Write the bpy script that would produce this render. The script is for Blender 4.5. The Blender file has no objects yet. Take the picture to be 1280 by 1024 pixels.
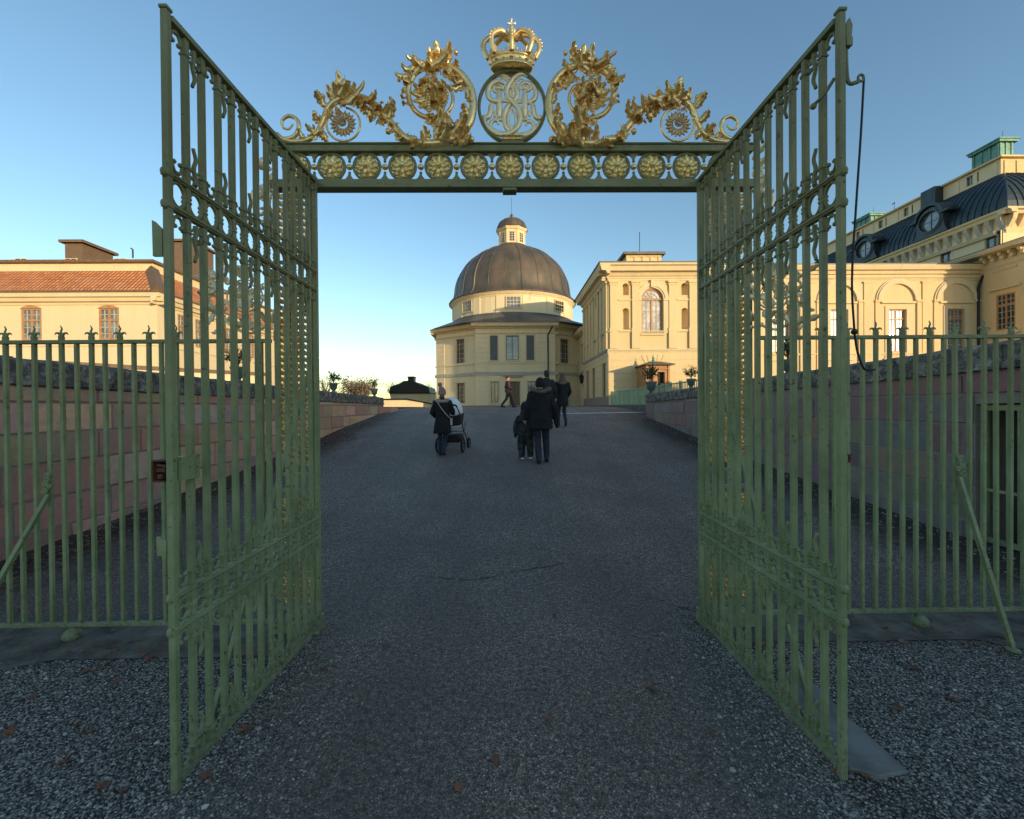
import bpy, math, random
from mathutils import Vector, Matrix
import numpy as np
random.seed(7)
S = bpy.context.scene
COL = S.collection
R = math.radians
sin, cos, pi = math.sin, math.cos, math.pi

# ------------------------------------------------------------------ camera
FPX, YAW, PITCH, ROLL, CY = 552.0, R(.81), R(-.416), R(.47), 513.0
CAMZ = 1.6
_F = Vector((sin(YAW)*cos(PITCH), cos(YAW)*cos(PITCH), sin(PITCH)))
_R0 = Vector((cos(YAW), -sin(YAW), 0)); _U0 = _R0.cross(_F)
_R = cos(ROLL)*_R0 - sin(ROLL)*_U0
_U = sin(ROLL)*_R0 + cos(ROLL)*_U0
cam_d = bpy.data.cameras.new('camera'); cam = bpy.data.objects.new('camera', cam_d); COL.objects.link(cam)
cam_d.sensor_width = 36; cam_d.lens = FPX/1280*36; cam_d.shift_y = (CY-512)/1280
cam_d.clip_start = .05; cam_d.clip_end = 3000
m = Matrix((_R, _U, -_F)).transposed().to_4x4(); m.translation = (0, 0, CAMZ)
cam.matrix_world = m
S.camera = cam
# ------------------------------------------------------------------ light
SUN_AZ, SUN_EL = 139.0, 6.5      # azimuth clockwise from +Y: behind the viewer, to the right
w = bpy.data.worlds.new('World'); S.world = w; w.use_nodes = True
nt = w.node_tree; bg = nt.nodes['Background']
sky = nt.nodes.new('ShaderNodeTexSky'); sky.sky_type = 'NISHITA'; sky.sun_disc = False
sky.sun_elevation = R(SUN_EL); sky.sun_rotation = R(SUN_AZ)
sky.air_density = 1.0; sky.dust_density = .25; sky.ozone_density = 1.8
hs = nt.nodes.new('ShaderNodeHueSaturation'); hs.inputs['Saturation'].default_value = 1.06; hs.inputs['Hue'].default_value = .498; hs.inputs['Value'].default_value = 1.08; nt.links.new(sky.outputs[0], hs.inputs['Color']); nt.links.new(hs.outputs[0], bg.inputs[0]); bg.inputs[1].default_value = .15
sd = bpy.data.lights.new('sun', 'SUN'); sun = bpy.data.objects.new('sun', sd); COL.objects.link(sun)
sd.energy = 2.25; sd.angle = R(.55); sd.color = (1, .80, .50)
sv = Vector((sin(R(SUN_AZ))*cos(R(SUN_EL)), cos(R(SUN_AZ))*cos(R(SUN_EL)), sin(R(SUN_EL))))
sun.rotation_euler = sv.to_track_quat('Z', 'Y').to_euler()
S.view_settings.view_transform = 'Standard'; S.view_settings.look = 'None'
S.view_settings.exposure = 1.0; S.view_settings.gamma = 1

# ------------------------------------------------------------------ pixel -> world
def ray(x, y):
    a = (x-640)/FPX; b = -(y-CY)/FPX
    return _F + a*_R + b*_U
def at(x, y, Y):
    d = ray(x, y); return Vector((0, 0, CAMZ)) + d*(Y/d.y)
def atx(x, y, X):
    d = ray(x, y); return Vector((0, 0, CAMZ)) + d*(X/d.x)
PROF = [(-500, 0), (4.4, 0), (7, .2), (10, .47), (12.6, .75), (14, .92), (17, 1.22), (19.2, 1.41), (21.5, 1.52), (24, 1.57), (30, 1.6), (50, 1.62), (600, 1.62)]
def gz(Y):
    for (a, za), (b, zb) in zip(PROF, PROF[1:]):
        if Y <= b:
            t = (Y-a)/(b-a); return za+(zb-za)*t
    return 1.62
_gz0 = gz
GYS = [-60, -20, -8, -2, 0, 1, 2, 3, 3.8, 4.4, 5.2, 6, 7, 8, 9, 10, 11, 12.6, 14, 15.5, 17, 18.2, 19.2, 20.4, 21.5, 22.7, 24, 27, 30, 40, 50, 100, 300, 900]
GZS = [(_gz0(y-.6)+_gz0(y)*2+_gz0(y+.6))/4 if 3.5 < y < 30 else _gz0(y) for y in GYS]
def gz(y): return float(np.interp(y, GYS, GZS))
def ong(x, y):                          # where a pixel's ray meets the ground
    d = ray(x, y); o = Vector((0, 0, CAMZ)); t = .5
    while t < 60:
        p = o+d*t
        if p.z <= gz(p.y): return p
        t += .005
    return o+d*t

# ------------------------------------------------------------------ materials
def newmat(name):
    m = bpy.data.materials.new(name); m.use_nodes = True
    return m, m.node_tree, m.node_tree.nodes['Principled BSDF']
def N(t, typ, **kw):
    n = t.nodes.new(typ)
    for k, v in kw.items():
        if k in n.inputs.keys() if isinstance(k, str) else False: n.inputs[k].default_value = v
        else: setattr(n, k, v)
    return n
def ramp(t, fac, stops):
    r = t.nodes.new('ShaderNodeValToRGB'); t.links.new(fac, r.inputs[0])
    e = r.color_ramp.elements
    while len(e) < len(stops): e.new(.5)
    for i, (p, c) in enumerate(stops):
        e[i].position = p; e[i].color = (*c, 1) if len(c) == 3 else c
    return r.outputs[0]
def noise(t, scale, detail=4, rough=.6, vec=None, dist=0):
    n = t.nodes.new('ShaderNodeTexNoise'); n.inputs['Scale'].default_value = scale
    n.inputs['Detail'].default_value = detail; n.inputs['Roughness'].default_value = rough; n.inputs['Distortion'].default_value = dist
    if vec: t.links.new(vec, n.inputs['Vector'])
    return n.outputs['Fac']
def coords(t, obj=True, scale=(1, 1, 1)):
    g = t.nodes.new('ShaderNodeTexCoord'); mp = t.nodes.new('ShaderNodeMapping'); mp.inputs['Scale'].default_value = scale
    if obj: t.links.new(g.outputs['Object'], mp.inputs[0])
    else:
        gg = t.nodes.new('ShaderNodeNewGeometry'); t.links.new(gg.outputs['Position'], mp.inputs[0])
    return mp.outputs[0]
def mixc(t, fac, a, b, mode='MIX'):
    n = t.nodes.new('ShaderNodeMix'); n.data_type = 'RGBA'; n.blend_type = mode
    for sock, v in ((n.inputs[0], fac), (n.inputs[6], a), (n.inputs[7], b)):
        if hasattr(v, 'links') or hasattr(v, 'is_linked'): t.links.new(v, sock)
        else: sock.default_value = v if not isinstance(v, tuple) else (*v, 1) if len(v) == 3 else v
    return n.outputs[2]
def bump(t, b, h, strength=.3, dist=.01):
    n = t.nodes.new('ShaderNodeBump'); n.inputs['Strength'].default_value = strength; n.inputs['Distance'].default_value = dist
    t.links.new(h, n.inputs['Height']); t.links.new(n.outputs[0], b.inputs['Normal']); return n
def simple(name, c1, c2=None, scale=8, rough=.6, metal=0, bs=.15, bd=.005, detail=5, spec=None, vscale=(1, 1, 1), lo=.35, hi=.65):
    m, t, b = newmat(name)
    c2 = c2 or tuple(x*.75 for x in c1)
    v = coords(t, False, vscale); n = noise(t, scale, detail, .6, v)
    t.links.new(ramp(t, n, [(lo, c2), (hi, c1)]), b.inputs['Base Color'])
    b.inputs['Roughness'].default_value = rough; b.inputs['Metallic'].default_value = metal
    if spec is not None: b.inputs['Specular IOR Level'].default_value = spec
    if bs: bump(t, b, noise(t, scale*6, 3, .6, v), bs, bd)
    return m
M = {}
# stucco with grime streaks
def stucco(name, c, dirt, streak=.5, big=.35):
    m, t, b = newmat(name)
    v = coords(t, False); vs = coords(t, False, (1.6, 1.6, .18))
    a = noise(t, big, 5, .65, v); s = noise(t, 1.3, 5, .7, vs)
    mx = mixc(t, ramp(t, s, [(.45, (0, 0, 0)), (.75, (streak,)*3)]), c, dirt)
    mx = mixc(t, ramp(t, a, [(.35, (.45,)*3), (.65, (0, 0, 0))]), mx, tuple(x*.86 for x in c))
    f = noise(t, 22, 3, .5, v)
    mx = mixc(t, .12, mx, ramp(t, f, [(.3, (0, 0, 0)), (.7, (1, 1, 1))]), 'OVERLAY')
    t.links.new(mx, b.inputs['Base Color']); b.inputs['Roughness'].default_value = .88
    b.inputs['Specular IOR Level'].default_value = .2
    bump(t, b, noise(t, 30, 4, .6, v), .25, .01); return m
M['yellow'] = stucco('yellow_stucco', (.74, .56, .31), (.52, .39, .23), .45)
M['cream'] = stucco('cream_stucco', (.78, .62, .38), (.58, .46, .30), .4)
M['trim'] = stucco('pale_stone_trim', (.72, .58, .36), (.46, .38, .27), .5)
M['church'] = stucco('church_stucco', (.80, .66, .42), (.58, .47, .32), .5)
M['string'] = stucco('grey_stone_band', (.46, .43, .36), (.34, .31, .26), .5)
M['plinth'] = stucco('stone_plinth', (.30, .24, .20), (.18, .15, .13), .5)
M['copper'] = simple('dark_copper_roof', (.045, .065, .07), (.02, .03, .036), .7, .45, .35, .2, .01, vscale=(2, 2, .3))
M['dome'] = simple('weathered_brown_copper', (.17, .125, .09), (.075, .075, .06), .55, .5, .25, .15, .01, vscale=(1.4, 1.4, .5))
M['verdigris'] = simple('verdigris_copper', (.16, .36, .29), (.09, .22, .18), 2, .6, .1, .2, .01)
M['leadroof'] = simple('grey_sheet_roof', (.16, .15, .13), (.08, .08, .075), .8, .55, .2, .1)
M['darkmetal'] = simple('dark_iron', (.035, .032, .03), (.02, .02, .02), 9, .5, .5, .1)
M['woodwin'] = simple('ochre_window_wood', (.50, .27, .12), (.36, .18, .08), 5, .55)
M['greywin'] = simple('grey_window_wood', (.20, .18, .14), (.12, .11, .09), 5, .55)
M['paleglaz'] = simple('pale_glazing_bars', (.6, .52, .4), (.45, .4, .3), 5, .55)
M['door'] = simple('brown_door_wood', (.20, .13, .08), (.12, .075, .045), 4, .6, vscale=(6, 6, .5))
M['hatch'] = simple('painted_hatch', (.12, .13, .14), (.08, .085, .09), 4, .6)
def glass(name, c, rough=.08):
    m, t, b = newmat(name); v = coords(t, False)
    t.links.new(ramp(t, noise(t, 1.7, 3, .6, v), [(.35, tuple(x*.35 for x in c)), (.65, c)]), b.inputs['Base Color'])
    b.inputs['Roughness'].default_value = rough; b.inputs['Specular IOR Level'].default_value = .9
    b.inputs['Coat Weight'].default_value = .6; b.inputs['Coat Roughness'].default_value = .03
    bump(t, b, noise(t, 2.5, 2, .5, v), .12, .05); return m
M['glass'] = glass('dark_window_glass', (.04, .05, .055))
M['curtain'] = glass('curtained_window_glass', (.62, .58, .54), .3)
M['skyglass'] = glass('painted_sky_glass', (.20, .23, .24), .12)  # pale base colour painted in for sky reflected in the panes
# tiles
def mk_tile():
    m, t, b = newmat('orange_pantiles')
    v = coords(t, True)
    br = t.nodes.new('ShaderNodeTexBrick'); t.links.new(v, br.inputs[0])
    br.inputs['Scale'].default_value = 1; br.inputs['Brick Width'].default_value = .24; br.inputs['Row Height'].default_value = .33
    br.inputs['Color1'].default_value = (.74, .27, .085, 1); br.inputs['Color2'].default_value = (.48, .15, .055, 1)
    br.inputs['Mortar'].default_value = (.10, .04, .02, 1); br.inputs['Mortar Size'].default_value = .022; br.offset = .0
    br.inputs['Bias'].default_value = -.1
    n = noise(t, 1.2, 4, .6, v); n2 = noise(t, 14, 3, .7, v)
    c = mixc(t, ramp(t, n, [(.4, (0, 0, 0)), (.7, (.6,)*3)]), br.outputs[0], (.52, .26, .13))
    c = mixc(t, ramp(t, n2, [(.5, (0, 0, 0)), (.7, (.55,)*3)]), c, (.17, .08, .05))
    t.links.new(c, b.inputs['Base Color']); b.inputs['Roughness'].default_value = .8
    wv = t.nodes.new('ShaderNodeTexWave'); wv.inputs['Scale'].default_value = 1.3; t.links.new(v, wv.inputs[0]); wv.bands_direction = 'X'
    bump(t, b, wv.outputs['Fac'], .8, .05); return m
M['tile'] = mk_tile()
# painted iron
def mk_green():
    m, t, b = newmat('green_gate_paint')
    v = coords(t, False); a = noise(t, 4, 5, .65, v); c = noise(t, 38, 4, .7, v); st = noise(t, 9, 5, .7, coords(t, False, (6, 6, .5)))
    col = ramp(t, a, [(.25, (.17, .21, .10)), (.5, (.27, .315, .155)), (.75, (.37, .40, .215))])
    g = t.nodes.new('ShaderNodeNewGeometry')
    sx = t.nodes.new('ShaderNodeSeparateXYZ'); t.links.new(g.outputs['Position'], sx.inputs[0])
    mr = t.nodes.new('ShaderNodeMapRange'); t.links.new(sx.outputs[2], mr.inputs[0]); mr.inputs[1].default_value = 1.3; mr.inputs[2].default_value = 2.7
    paint_col = mixc(t, mr.outputs[0], col, ramp(t, a, [(.3, (.19, .185, .085)), (.7, (.30, .28, .135))]))   # paint browner higher up
    paint_col = mixc(t, ramp(t, st, [(.5, (0, 0, 0)), (.72, (.3,)*3)]), paint_col, (.13, .15, .08))
    lowm = t.nodes.new('ShaderNodeMapRange'); t.links.new(sx.outputs[2], lowm.inputs[0]); lowm.inputs[1].default_value = .45; lowm.inputs[2].default_value = .05
    lm = mixc(t, 1.0, lowm.outputs[0], ramp(t, c, [(.4, (.1,)*3), (.65, (.75,)*3)]), 'MULTIPLY')
    paint_col = mixc(t, lm, paint_col, (.13, .12, .085))          # splashed dirt near the ground
    rust = ramp(t, c, [(.60, (0, 0, 0)), (.66, (1, 1, 1))])
    big = ramp(t, noise(t, 3.2, 3, .5, v), [(.44, (0, 0, 0)), (.56, (.95,)*3)])
    rm = mixc(t, 1.0, rust, big, 'MULTIPLY')
    t.links.new(mixc(t, rm, paint_col, (.13, .06, .03)), b.inputs['Base Color'])
    t.links.new(ramp(t, st, [(.35, (.28,)*3), (.7, (.6,)*3)]), b.inputs['Roughness']); b.inputs['Specular IOR Level'].default_value = .22
    bump(t, b, noise(t, 60, 4, .65, v), .3, .0015); return m
M['green'] = mk_green()
M['fencegreen'] = simple('pale_green_fence_paint', (.30, .42, .26), (.20, .30, .19), 3, .6)
M['palestone'] = simple('pale_gutter_stone', (.75, .72, .66), (.5, .48, .44), 5, .7)
M['rust'] = simple('rusty_iron', (.22, .08, .04), (.09, .035, .022), 30, .8, .2, .4, .003)
def mk_gold(name, c1, c2, rough, metal=.68):
    m, t, b = newmat(name)
    v = coords(t, False); a = noise(t, 16, 4, .65, v)
    t.links.new(ramp(t, a, [(.3, c2), (.7, c1)]), b.inputs['Base Color'])
    b.inputs['Metallic'].default_value = metal
    r = ramp(t, noise(t, 30, 3, .6, v), [(.3, (rough*.7,)*3), (.7, (rough*1.4,)*3)]); t.links.new(r, b.inputs['Roughness'])
    bump(t, b, noise(t, 90, 3, .6, v), .3, .0015); return m
M['gold'] = mk_gold('gilded_iron', (1.0, .78, .38), (.95, .58, .2), .26, .6)
M['goldpale'] = mk_gold('worn_pale_gilding', (1.0, .86, .56), (.95, .70, .36), .34, .4)
M['goldrosette'] = mk_gold('bright_rosette_gilding', (1.0, .80, .36), (.98, .66, .22), .3, .38)
# ashlar with per-block colour
def mk_ashlar(name, tint):
    m, t, b = newmat(name)
    at_ = t.nodes.new('ShaderNodeAttribute'); at_.attribute_name = 'Col'
    v = coords(t, False); n = noise(t, 3.5, 6, .7, v); s = noise(t, 1.5, 5, .7, coords(t, False, (3, 3, .35)))
    c = mixc(t, 1.0, at_.outputs[0], tint, 'MULTIPLY')
    c = mixc(t, ramp(t, n, [(.35, (.42,)*3), (.55, (0, 0, 0))]), c, tuple(x*.13 for x in tint))
    c = mixc(t, ramp(t, s, [(.58, (0, 0, 0)), (.75, (.5,)*3)]), c, (.42, .38, .34))
    t.links.new(c, b.inputs['Base Color']); b.inputs['Roughness'].default_value = .9; b.inputs['Specular IOR Level'].default_value = .2
    bump(t, b, noise(t, 14, 8, .75, v), .8, .03); return m
M['ashlar'] = mk_ashlar('pink_sandstone', (2.05, 1.72, 1.45))
M['ashlar_grey'] = mk_ashlar('grey_sandstone', (1.15, 1.02, .95))
def mk_lichen():
    m, t, b = newmat('lichened_coping_stone')
    v = coords(t, False); n = noise(t, 7, 6, .75, v, .6)
    vo = t.nodes.new('ShaderNodeTexVoronoi'); vo.inputs['Scale'].default_value = 13; t.links.new(v, vo.inputs[0])
    c = ramp(t, n, [(.35, (.04, .038, .035)), (.5, (.13, .115, .10)), (.6, (.30, .27, .22)), (.72, (.55, .51, .43))])
    c = mixc(t, ramp(t, vo.outputs['Distance'], [(.08, (.7,)*3), (.2, (0, 0, 0))]), c, (.34, .33, .28))
    t.links.new(c, b.inputs['Base Color']); b.inputs['Roughness'].default_value = .95
    bump(t, b, n, .7, .03); return m
M['lichen'] = mk_lichen()
# ground
def mk_ground():
    m, t, b = newmat('gravel_and_asphalt')
    v = coords(t, False)
    def vor(scale):
        vo = t.nodes.new('ShaderNodeTexVoronoi'); vo.inputs['Scale'].default_value = scale; t.links.new(v, vo.inputs[0])
        sp = t.nodes.new('ShaderNodeSeparateColor'); t.links.new(vo.outputs['Color'], sp.inputs[0]); return vo.outputs['Distance'], sp.outputs[0], sp.outputs[1]
    d1, r1, q1 = vor(105); d2, r2, q2 = vor(160)
    grav = ramp(t, r1, [(.0, (.03, .028, .026)), (.3, (.12, .115, .105)), (.6, (.28, .27, .25)), (.85, (.40, .38, .35)), (.97, (.55, .53, .49))])
    grav = mixc(t, ramp(t, d1, [(.35, (0, 0, 0)), (.65, (.85,)*3)]), grav, (.015, .015, .015))
    asp = ramp(t, r2, [(.0, (.05, .046, .04)), (.35, (.155, .144, .127)), (.75, (.28, .262, .235)), (.92, (.43, .41, .37)), (.99, (.75, .72, .67))])
    asp = mixc(t, ramp(t, d2, [(.4, (0, 0, 0)), (.7, (.45,)*3)]), asp, (.03, .028, .026))
    pat = noise(t, .9, 5, .6, v); asp = mixc(t, ramp(t, pat, [(.35, (.55,)*3), (.65, (0, 0, 0))]), asp, (.09, .087, .085))
    st = noise(t, 2.2, 4, .6, v, .5); asp = mixc(t, ramp(t, st, [(.64, (0, 0, 0)), (.74, (.45,)*3)]), asp, (.16, .09, .06))
    ruts = noise(t, 1.0, 4, .6, coords(t, False, (1.5, .10, 1)))
    asp = mixc(t, ramp(t, ruts, [(.42, (0, 0, 0)), (.62, (.45,)*3)]), asp, (.10, .095, .09))
    fine = noise(t, 22, 6, .85, v); asp = mixc(t, ramp(t, fine, [(.48, (0, 0, 0)), (.6, (.6,)*3)]), asp, (.06, .056, .05)); f3 = noise(t, 40, 4, .8, v); asp = mixc(t, ramp(t, f3, [(.60, (0, 0, 0)), (.68, (.7,)*3)]), asp, (.42, .40, .36))
    gr = noise(t, 34, 8, .9, v); asp = mixc(t, .85, asp, ramp(t, gr, [(.36, (.06,)*3), (.50, (.52,)*3), (.64, (1,)*3)]), 'OVERLAY')
    asp = mixc(t, 1.0, asp, (1.42, 1.16, 1.0), 'MULTIPLY')
    # mask: gravel to the sides in front of the gate
    g = t.nodes.new('ShaderNodeNewGeometry'); sx = t.nodes.new('ShaderNodeSeparateXYZ'); t.links.new(g.outputs['Position'], sx.inputs[0])
    ab = t.nodes.new('ShaderNodeMath'); ab.operation = 'ABSOLUTE'; t.links.new(sx.outputs[0], ab.inputs[0])
    yy = t.nodes.new('ShaderNodeMath'); yy.operation = 'MULTIPLY_ADD'; t.links.new(sx.outputs[1], yy.inputs[0]); yy.inputs[1].default_value = .12; yy.inputs[2].default_value = 0
    ad = t.nodes.new('ShaderNodeMath'); ad.operation = 'ADD'; t.links.new(ab.outputs[0], ad.inputs[0]); t.links.new(noise(t, 1.6, 5, .7, v), ad.inputs[1])
    mr = t.nodes.new('ShaderNodeMapRange'); t.links.new(ad.outputs[0], mr.inputs[0]); mr.inputs[1].default_value = 1.45; mr.inputs[2].default_value = 1.95
    my = t.nodes.new('ShaderNodeMapRange'); t.links.new(sx.outputs[1], my.inputs[0]); my.inputs[1].default_value = 3.9; my.inputs[2].default_value = 3.2
    mu = t.nodes.new('ShaderNodeMath'); mu.operation = 'MULTIPLY'; t.links.new(mr.outputs[0], mu.inputs[0]); t.links.new(my.outputs[0], mu.inputs[1])
    ed = t.nodes.new('ShaderNodeMapRange'); t.links.new(ad.outputs[0], ed.inputs[0]); ed.inputs[1].default_value = 4.6; ed.inputs[2].default_value = 5.3
    e2 = t.nodes.new('ShaderNodeMapRange'); t.links.new(sx.outputs[1], e2.inputs[0]); e2.inputs[1].default_value = 22; e2.inputs[2].default_value = 15
    em = t.nodes.new('ShaderNodeMath'); em.operation = 'MULTIPLY'; t.links.new(ed.outputs[0], em.inputs[0]); t.links.new(e2.outputs[0], em.inputs[1])
    asp = mixc(t, em.outputs[0], asp, ramp(t, r2, [(0, (.03, .022, .016)), (.6, (.07, .05, .036)), (1, (.14, .10, .075))]))   # bare earth by the walls
    grav = mixc(t, 1.0, grav, (1.15, 1.0, .88), 'MULTIPLY')
    t.links.new(mixc(t, mu.outputs[0], asp, grav), b.inputs['Base Color'])
    b.inputs['Roughness'].default_value = .7; b.inputs['Specular IOR Level'].default_value = .25
    hh = mixc(t, mu.outputs[0], d2, d1)
    bb = bump(t, b, hh, .75, .006); bb.invert = True
    b2 = t.nodes.new('ShaderNodeBump'); b2.inputs['Strength'].default_value = .5; b2.inputs['Distance'].default_value = .03
    t.links.new(noise(t, 18, 8, .85, v), b2.inputs['Height']); t.links.new(b2.outputs[0], bb.inputs['Normal']); return m
M['ground'] = mk_ground()
M['paving'] = simple('wet_stone_paving', (.22, .185, .145), (.04, .034, .027), 5, .8, 0, .8, .012, detail=8, lo=.3, hi=.7)
M['slab'] = simple('worn_concrete_slab', (.27, .25, .22), (.10, .095, .085), 3.4, .75, 0, .35, .006)
M['terrace'] = simple('terrace_gravel', (.13, .12, .10), (.08, .075, .065), 3, .95)
M['stone1'] = simple('blue_grey_pebble', (.15, .155, .165), (.05, .052, .056), 40, .75, 0, 0)
M['deadleaf'] = simple('fallen_brown_leaf', (.30, .13, .07), (.14, .06, .035), 25, .8, 0, .3)
M['leafgreen'] = simple('dark_evergreen_leaf', (.09, .12, .04), (.035, .055, .02), 6, .5, 0, 0)
M['leafbrown'] = simple('autumn_foliage', (.20, .145, .095), (.10, .075, .05), 1.5, .8, 0, 0)
M['bark'] = simple('bark', (.10, .08, .06), (.05, .04, .03), 5, .9)
M['urn'] = simple('lead_green_urn', (.13, .17, .13), (.07, .085, .07), 6, .6)
M['box'] = simple('ochre_boards', (.52, .26, .11), (.38, .17, .07), 3, .7)
M['skin'] = simple('skin', (.55, .33, .24), (.5, .29, .2), 6, .5, 0, 0)
M['black_cloth'] = simple('black_wool', (.012, .012, .014), (.007, .007, .008), 14, .9, 0, .4, .004)
M['char_cloth'] = simple('charcoal_cloth', (.022, .023, .026), (.012, .012, .014), 14, .85, 0, .4, .004)
M['jeans'] = simple('dark_denim', (.018, .032, .055), (.010, .018, .032), 12, .85, 0, .3)
M['greytrouser'] = simple('dark_grey_denim', (.026, .033, .043), (.015, .02, .027), 12, .85, 0, .3)
M['brownjacket'] = simple('dark_brown_jacket', (.06, .026, .026), (.03, .015, .016), 8, .8)
M['khaki'] = simple('dark_khaki_trousers', (.045, .038, .028), (.025, .022, .017), 8, .9)
M['snow'] = simple('camouflage_snowsuit', (.045, .05, .046), (.014, .016, .017), 9, .8, lo=.45, hi=.55)
M['knit'] = simple('beige_pink_knit', (.36, .24, .19), (.25, .16, .12), 40, .95, 0, .6, .01)
M['redknit'] = simple('dark_red_knit', (.13, .025, .022), (.07, .014, .013), 40, .95)
M['blackknit'] = simple('black_knit', (.012, .012, .014), (.007, .007, .008), 40, .95)
M['fur'] = simple('tan_fur', (.26, .19, .13), (.09, .06, .04), 55, 1, 0, .8, .02)
M['cream_fur'] = simple('cream_sheepskin', (.50, .42, .33), (.32, .26, .2), 30, 1, 0, .8, .02)
M['hair_brown'] = simple('brown_hair', (.15, .06, .03), (.06, .025, .014), 30, .5, 0, .4, vscale=(3, 3, .4))
M['hair_dark'] = simple('dark_hair', (.02, .014, .010), (.01, .007, .006), 30, .6, 0, .4, vscale=(3, 3, .4))
M['shoe'] = simple('black_leather', (.012, .011, .011), (.007, .007, .007), 9, .5)
M['white'] = simple('white_fabric', (.85, .82, .77), (.75, .72, .68), 9, .8)
M['strap'] = simple('pale_pink_strap', (.55, .42, .38), (.45, .34, .3), 9, .6)
M['pram_black'] = simple('black_pram_fabric', (.014, .014, .015), (.009, .009, .009), 9, .7)
M['alu'] = simple('dull_aluminium', (.22, .22, .23), (.14, .14, .15), 9, .4, .8, 0)
M['rubber'] = simple('tyre_rubber', (.012, .012, .012), (.008, .008, .008), 9, .85)

# ------------------------------------------------------------------ mesh helpers
class MB:
    def __init__(s): s.v = []; s.f = []
    def quad(s, a, b, c, d):
        n = len(s.v); s.v += [tuple(a), tuple(b), tuple(c), tuple(d)]; s.f.append((n, n+1, n+2, n+3))
    def poly(s, pts):
        n = len(s.v); s.v += [tuple(p) for p in pts]; s.f.append(tuple(range(n, n+len(pts))))
    def box(s, x0, x1, y0, y1, z0, z1, M_=None):
        if x0 > x1: x0, x1 = x1, x0
        if y0 > y1: y0, y1 = y1, y0
        if z0 > z1: z0, z1 = z1, z0
        n = len(s.v)
        p = [Vector((x, y, z)) for x in (x0, x1) for y in (y0, y1) for z in (z0, z1)]
        if M_: p = [M_ @ q for q in p]
        s.v += [tuple(q) for q in p]
        s.f += [tuple(n+i for i in f) for f in ((0, 1, 3, 2), (4, 6, 7, 5), (0, 4, 5, 1), (2, 3, 7, 6), (0, 2, 6, 4), (1, 5, 7, 3))]
    def prism(s, pts, ext):          # closed polygon pts (3D) extruded by vector ext
        n = len(s.v); k = len(pts); ext = Vector(ext)
        s.v += [tuple(p) for p in pts] + [tuple(Vector(p)+ext) for p in pts]
        s.f.append(tuple(range(n, n+k))[::-1]); s.f.append(tuple(range(n+k, n+2*k)))
        for i in range(k): j = (i+1) % k; s.f.append((n+i, n+j, n+k+j, n+k+i))
    def tube(s, pts, r, seg=8, closed=False, flat=None, caps=True):
        pts = [Vector(p) for p in pts]; k = len(pts)
        rs = r if isinstance(r, (list, tuple)) else [r]*k
        n0 = len(s.v); prev = None
        for i, p in enumerate(pts):
            a = pts[(i-1) % k] if (closed or i > 0) else p; b = pts[(i+1) % k] if (closed or i < k-1) else p
            t = (b-a).normalized() if (b-a).length > 1e-9 else Vector((0, 0, 1))
            if prev is None:
                up = Vector((0, 1, 0)) if abs(t.y) < .9 else Vector((1, 0, 0))
                x = (up - t*up.dot(t)).normalized()
            else: x = (prev - t*prev.dot(t)).normalized()
            prev = x; y = t.cross(x)
            fx = 1 if flat is None else flat
            for j in range(seg):
                a_ = 2*pi*j/seg + (pi/4 if seg == 4 else 0); s.v.append(tuple(p + x*cos(a_)*rs[i]*fx + y*sin(a_)*rs[i]))
        for i in range(k if closed else k-1):
            i2 = (i+1) % k
            for j in range(seg):
                j2 = (j+1) % seg; s.f.append((n0+i*seg+j, n0+i*seg+j2, n0+i2*seg+j2, n0+i2*seg+j))
        if not closed and caps:
            s.f.append(tuple(n0+j for j in range(seg))[::-1]); s.f.append(tuple(n0+(k-1)*seg+j for j in range(seg)))
    def lathe(s, prof, c=(0, 0, 0), seg=24, a0=0, axis='z', M_=None):
        n0 = len(s.v); c = Vector(c); k = len(prof)
        for (r, z) in prof:
            for j in range(seg):
                a = a0+2*pi*j/seg
                q = Vector((r*cos(a), r*sin(a), z)) if axis == 'z' else Vector((r*cos(a), z, r*sin(a)))
                if M_: q = M_ @ q
                s.v.append(tuple(q + c))
        for i in range(k-1):
            for j in range(seg):
                j2 = (j+1) % seg; s.f.append((n0+i*seg+j, n0+i*seg+j2, n0+(i+1)*seg+j2, n0+(i+1)*seg+j))
        s.f.append(tuple(n0+j for j in range(seg))[::-1]); s.f.append(tuple(n0+(k-1)*seg+j for j in range(seg)))
    def ball(s, c, r, seg=10, rings=6, sc=(1, 1, 1), M_=None):
        c = Vector(c); n0 = len(s.v)
        for i in range(1, rings):
            th = pi*i/rings
            for j in range(seg):
                a = 2*pi*j/seg; q = Vector((r*sc[0]*sin(th)*cos(a), r*sc[1]*sin(th)*sin(a), r*sc[2]*cos(th)))
                if M_: q = M_ @ q
                s.v.append(tuple(c+q))
        t = Vector((0, 0, r*sc[2])); 
        if M_: t = M_ @ t
        s.v.append(tuple(c+t)); s.v.append(tuple(c-t)); T = n0+(rings-1)*seg; B = T+1
        for j in range(seg):
            j2 = (j+1) % seg; s.f.append((T, n0+j, n0+j2)); s.f.append((B, n0+(rings-2)*seg+j2, n0+(rings-2)*seg+j))
        for i in range(rings-2):
            for j in range(seg):
                j2 = (j+1) % seg; s.f.append((n0+i*seg+j, n0+(i+1)*seg+j, n0+(i+1)*seg+j2, n0+i*seg+j2))
    def cap(s, a, b, ra, rb, seg=12):   # tapered capsule
        s.tube([a, b], [ra, rb], seg); s.ball(a, ra, seg, 6); s.ball(b, rb, seg, 6)
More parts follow.
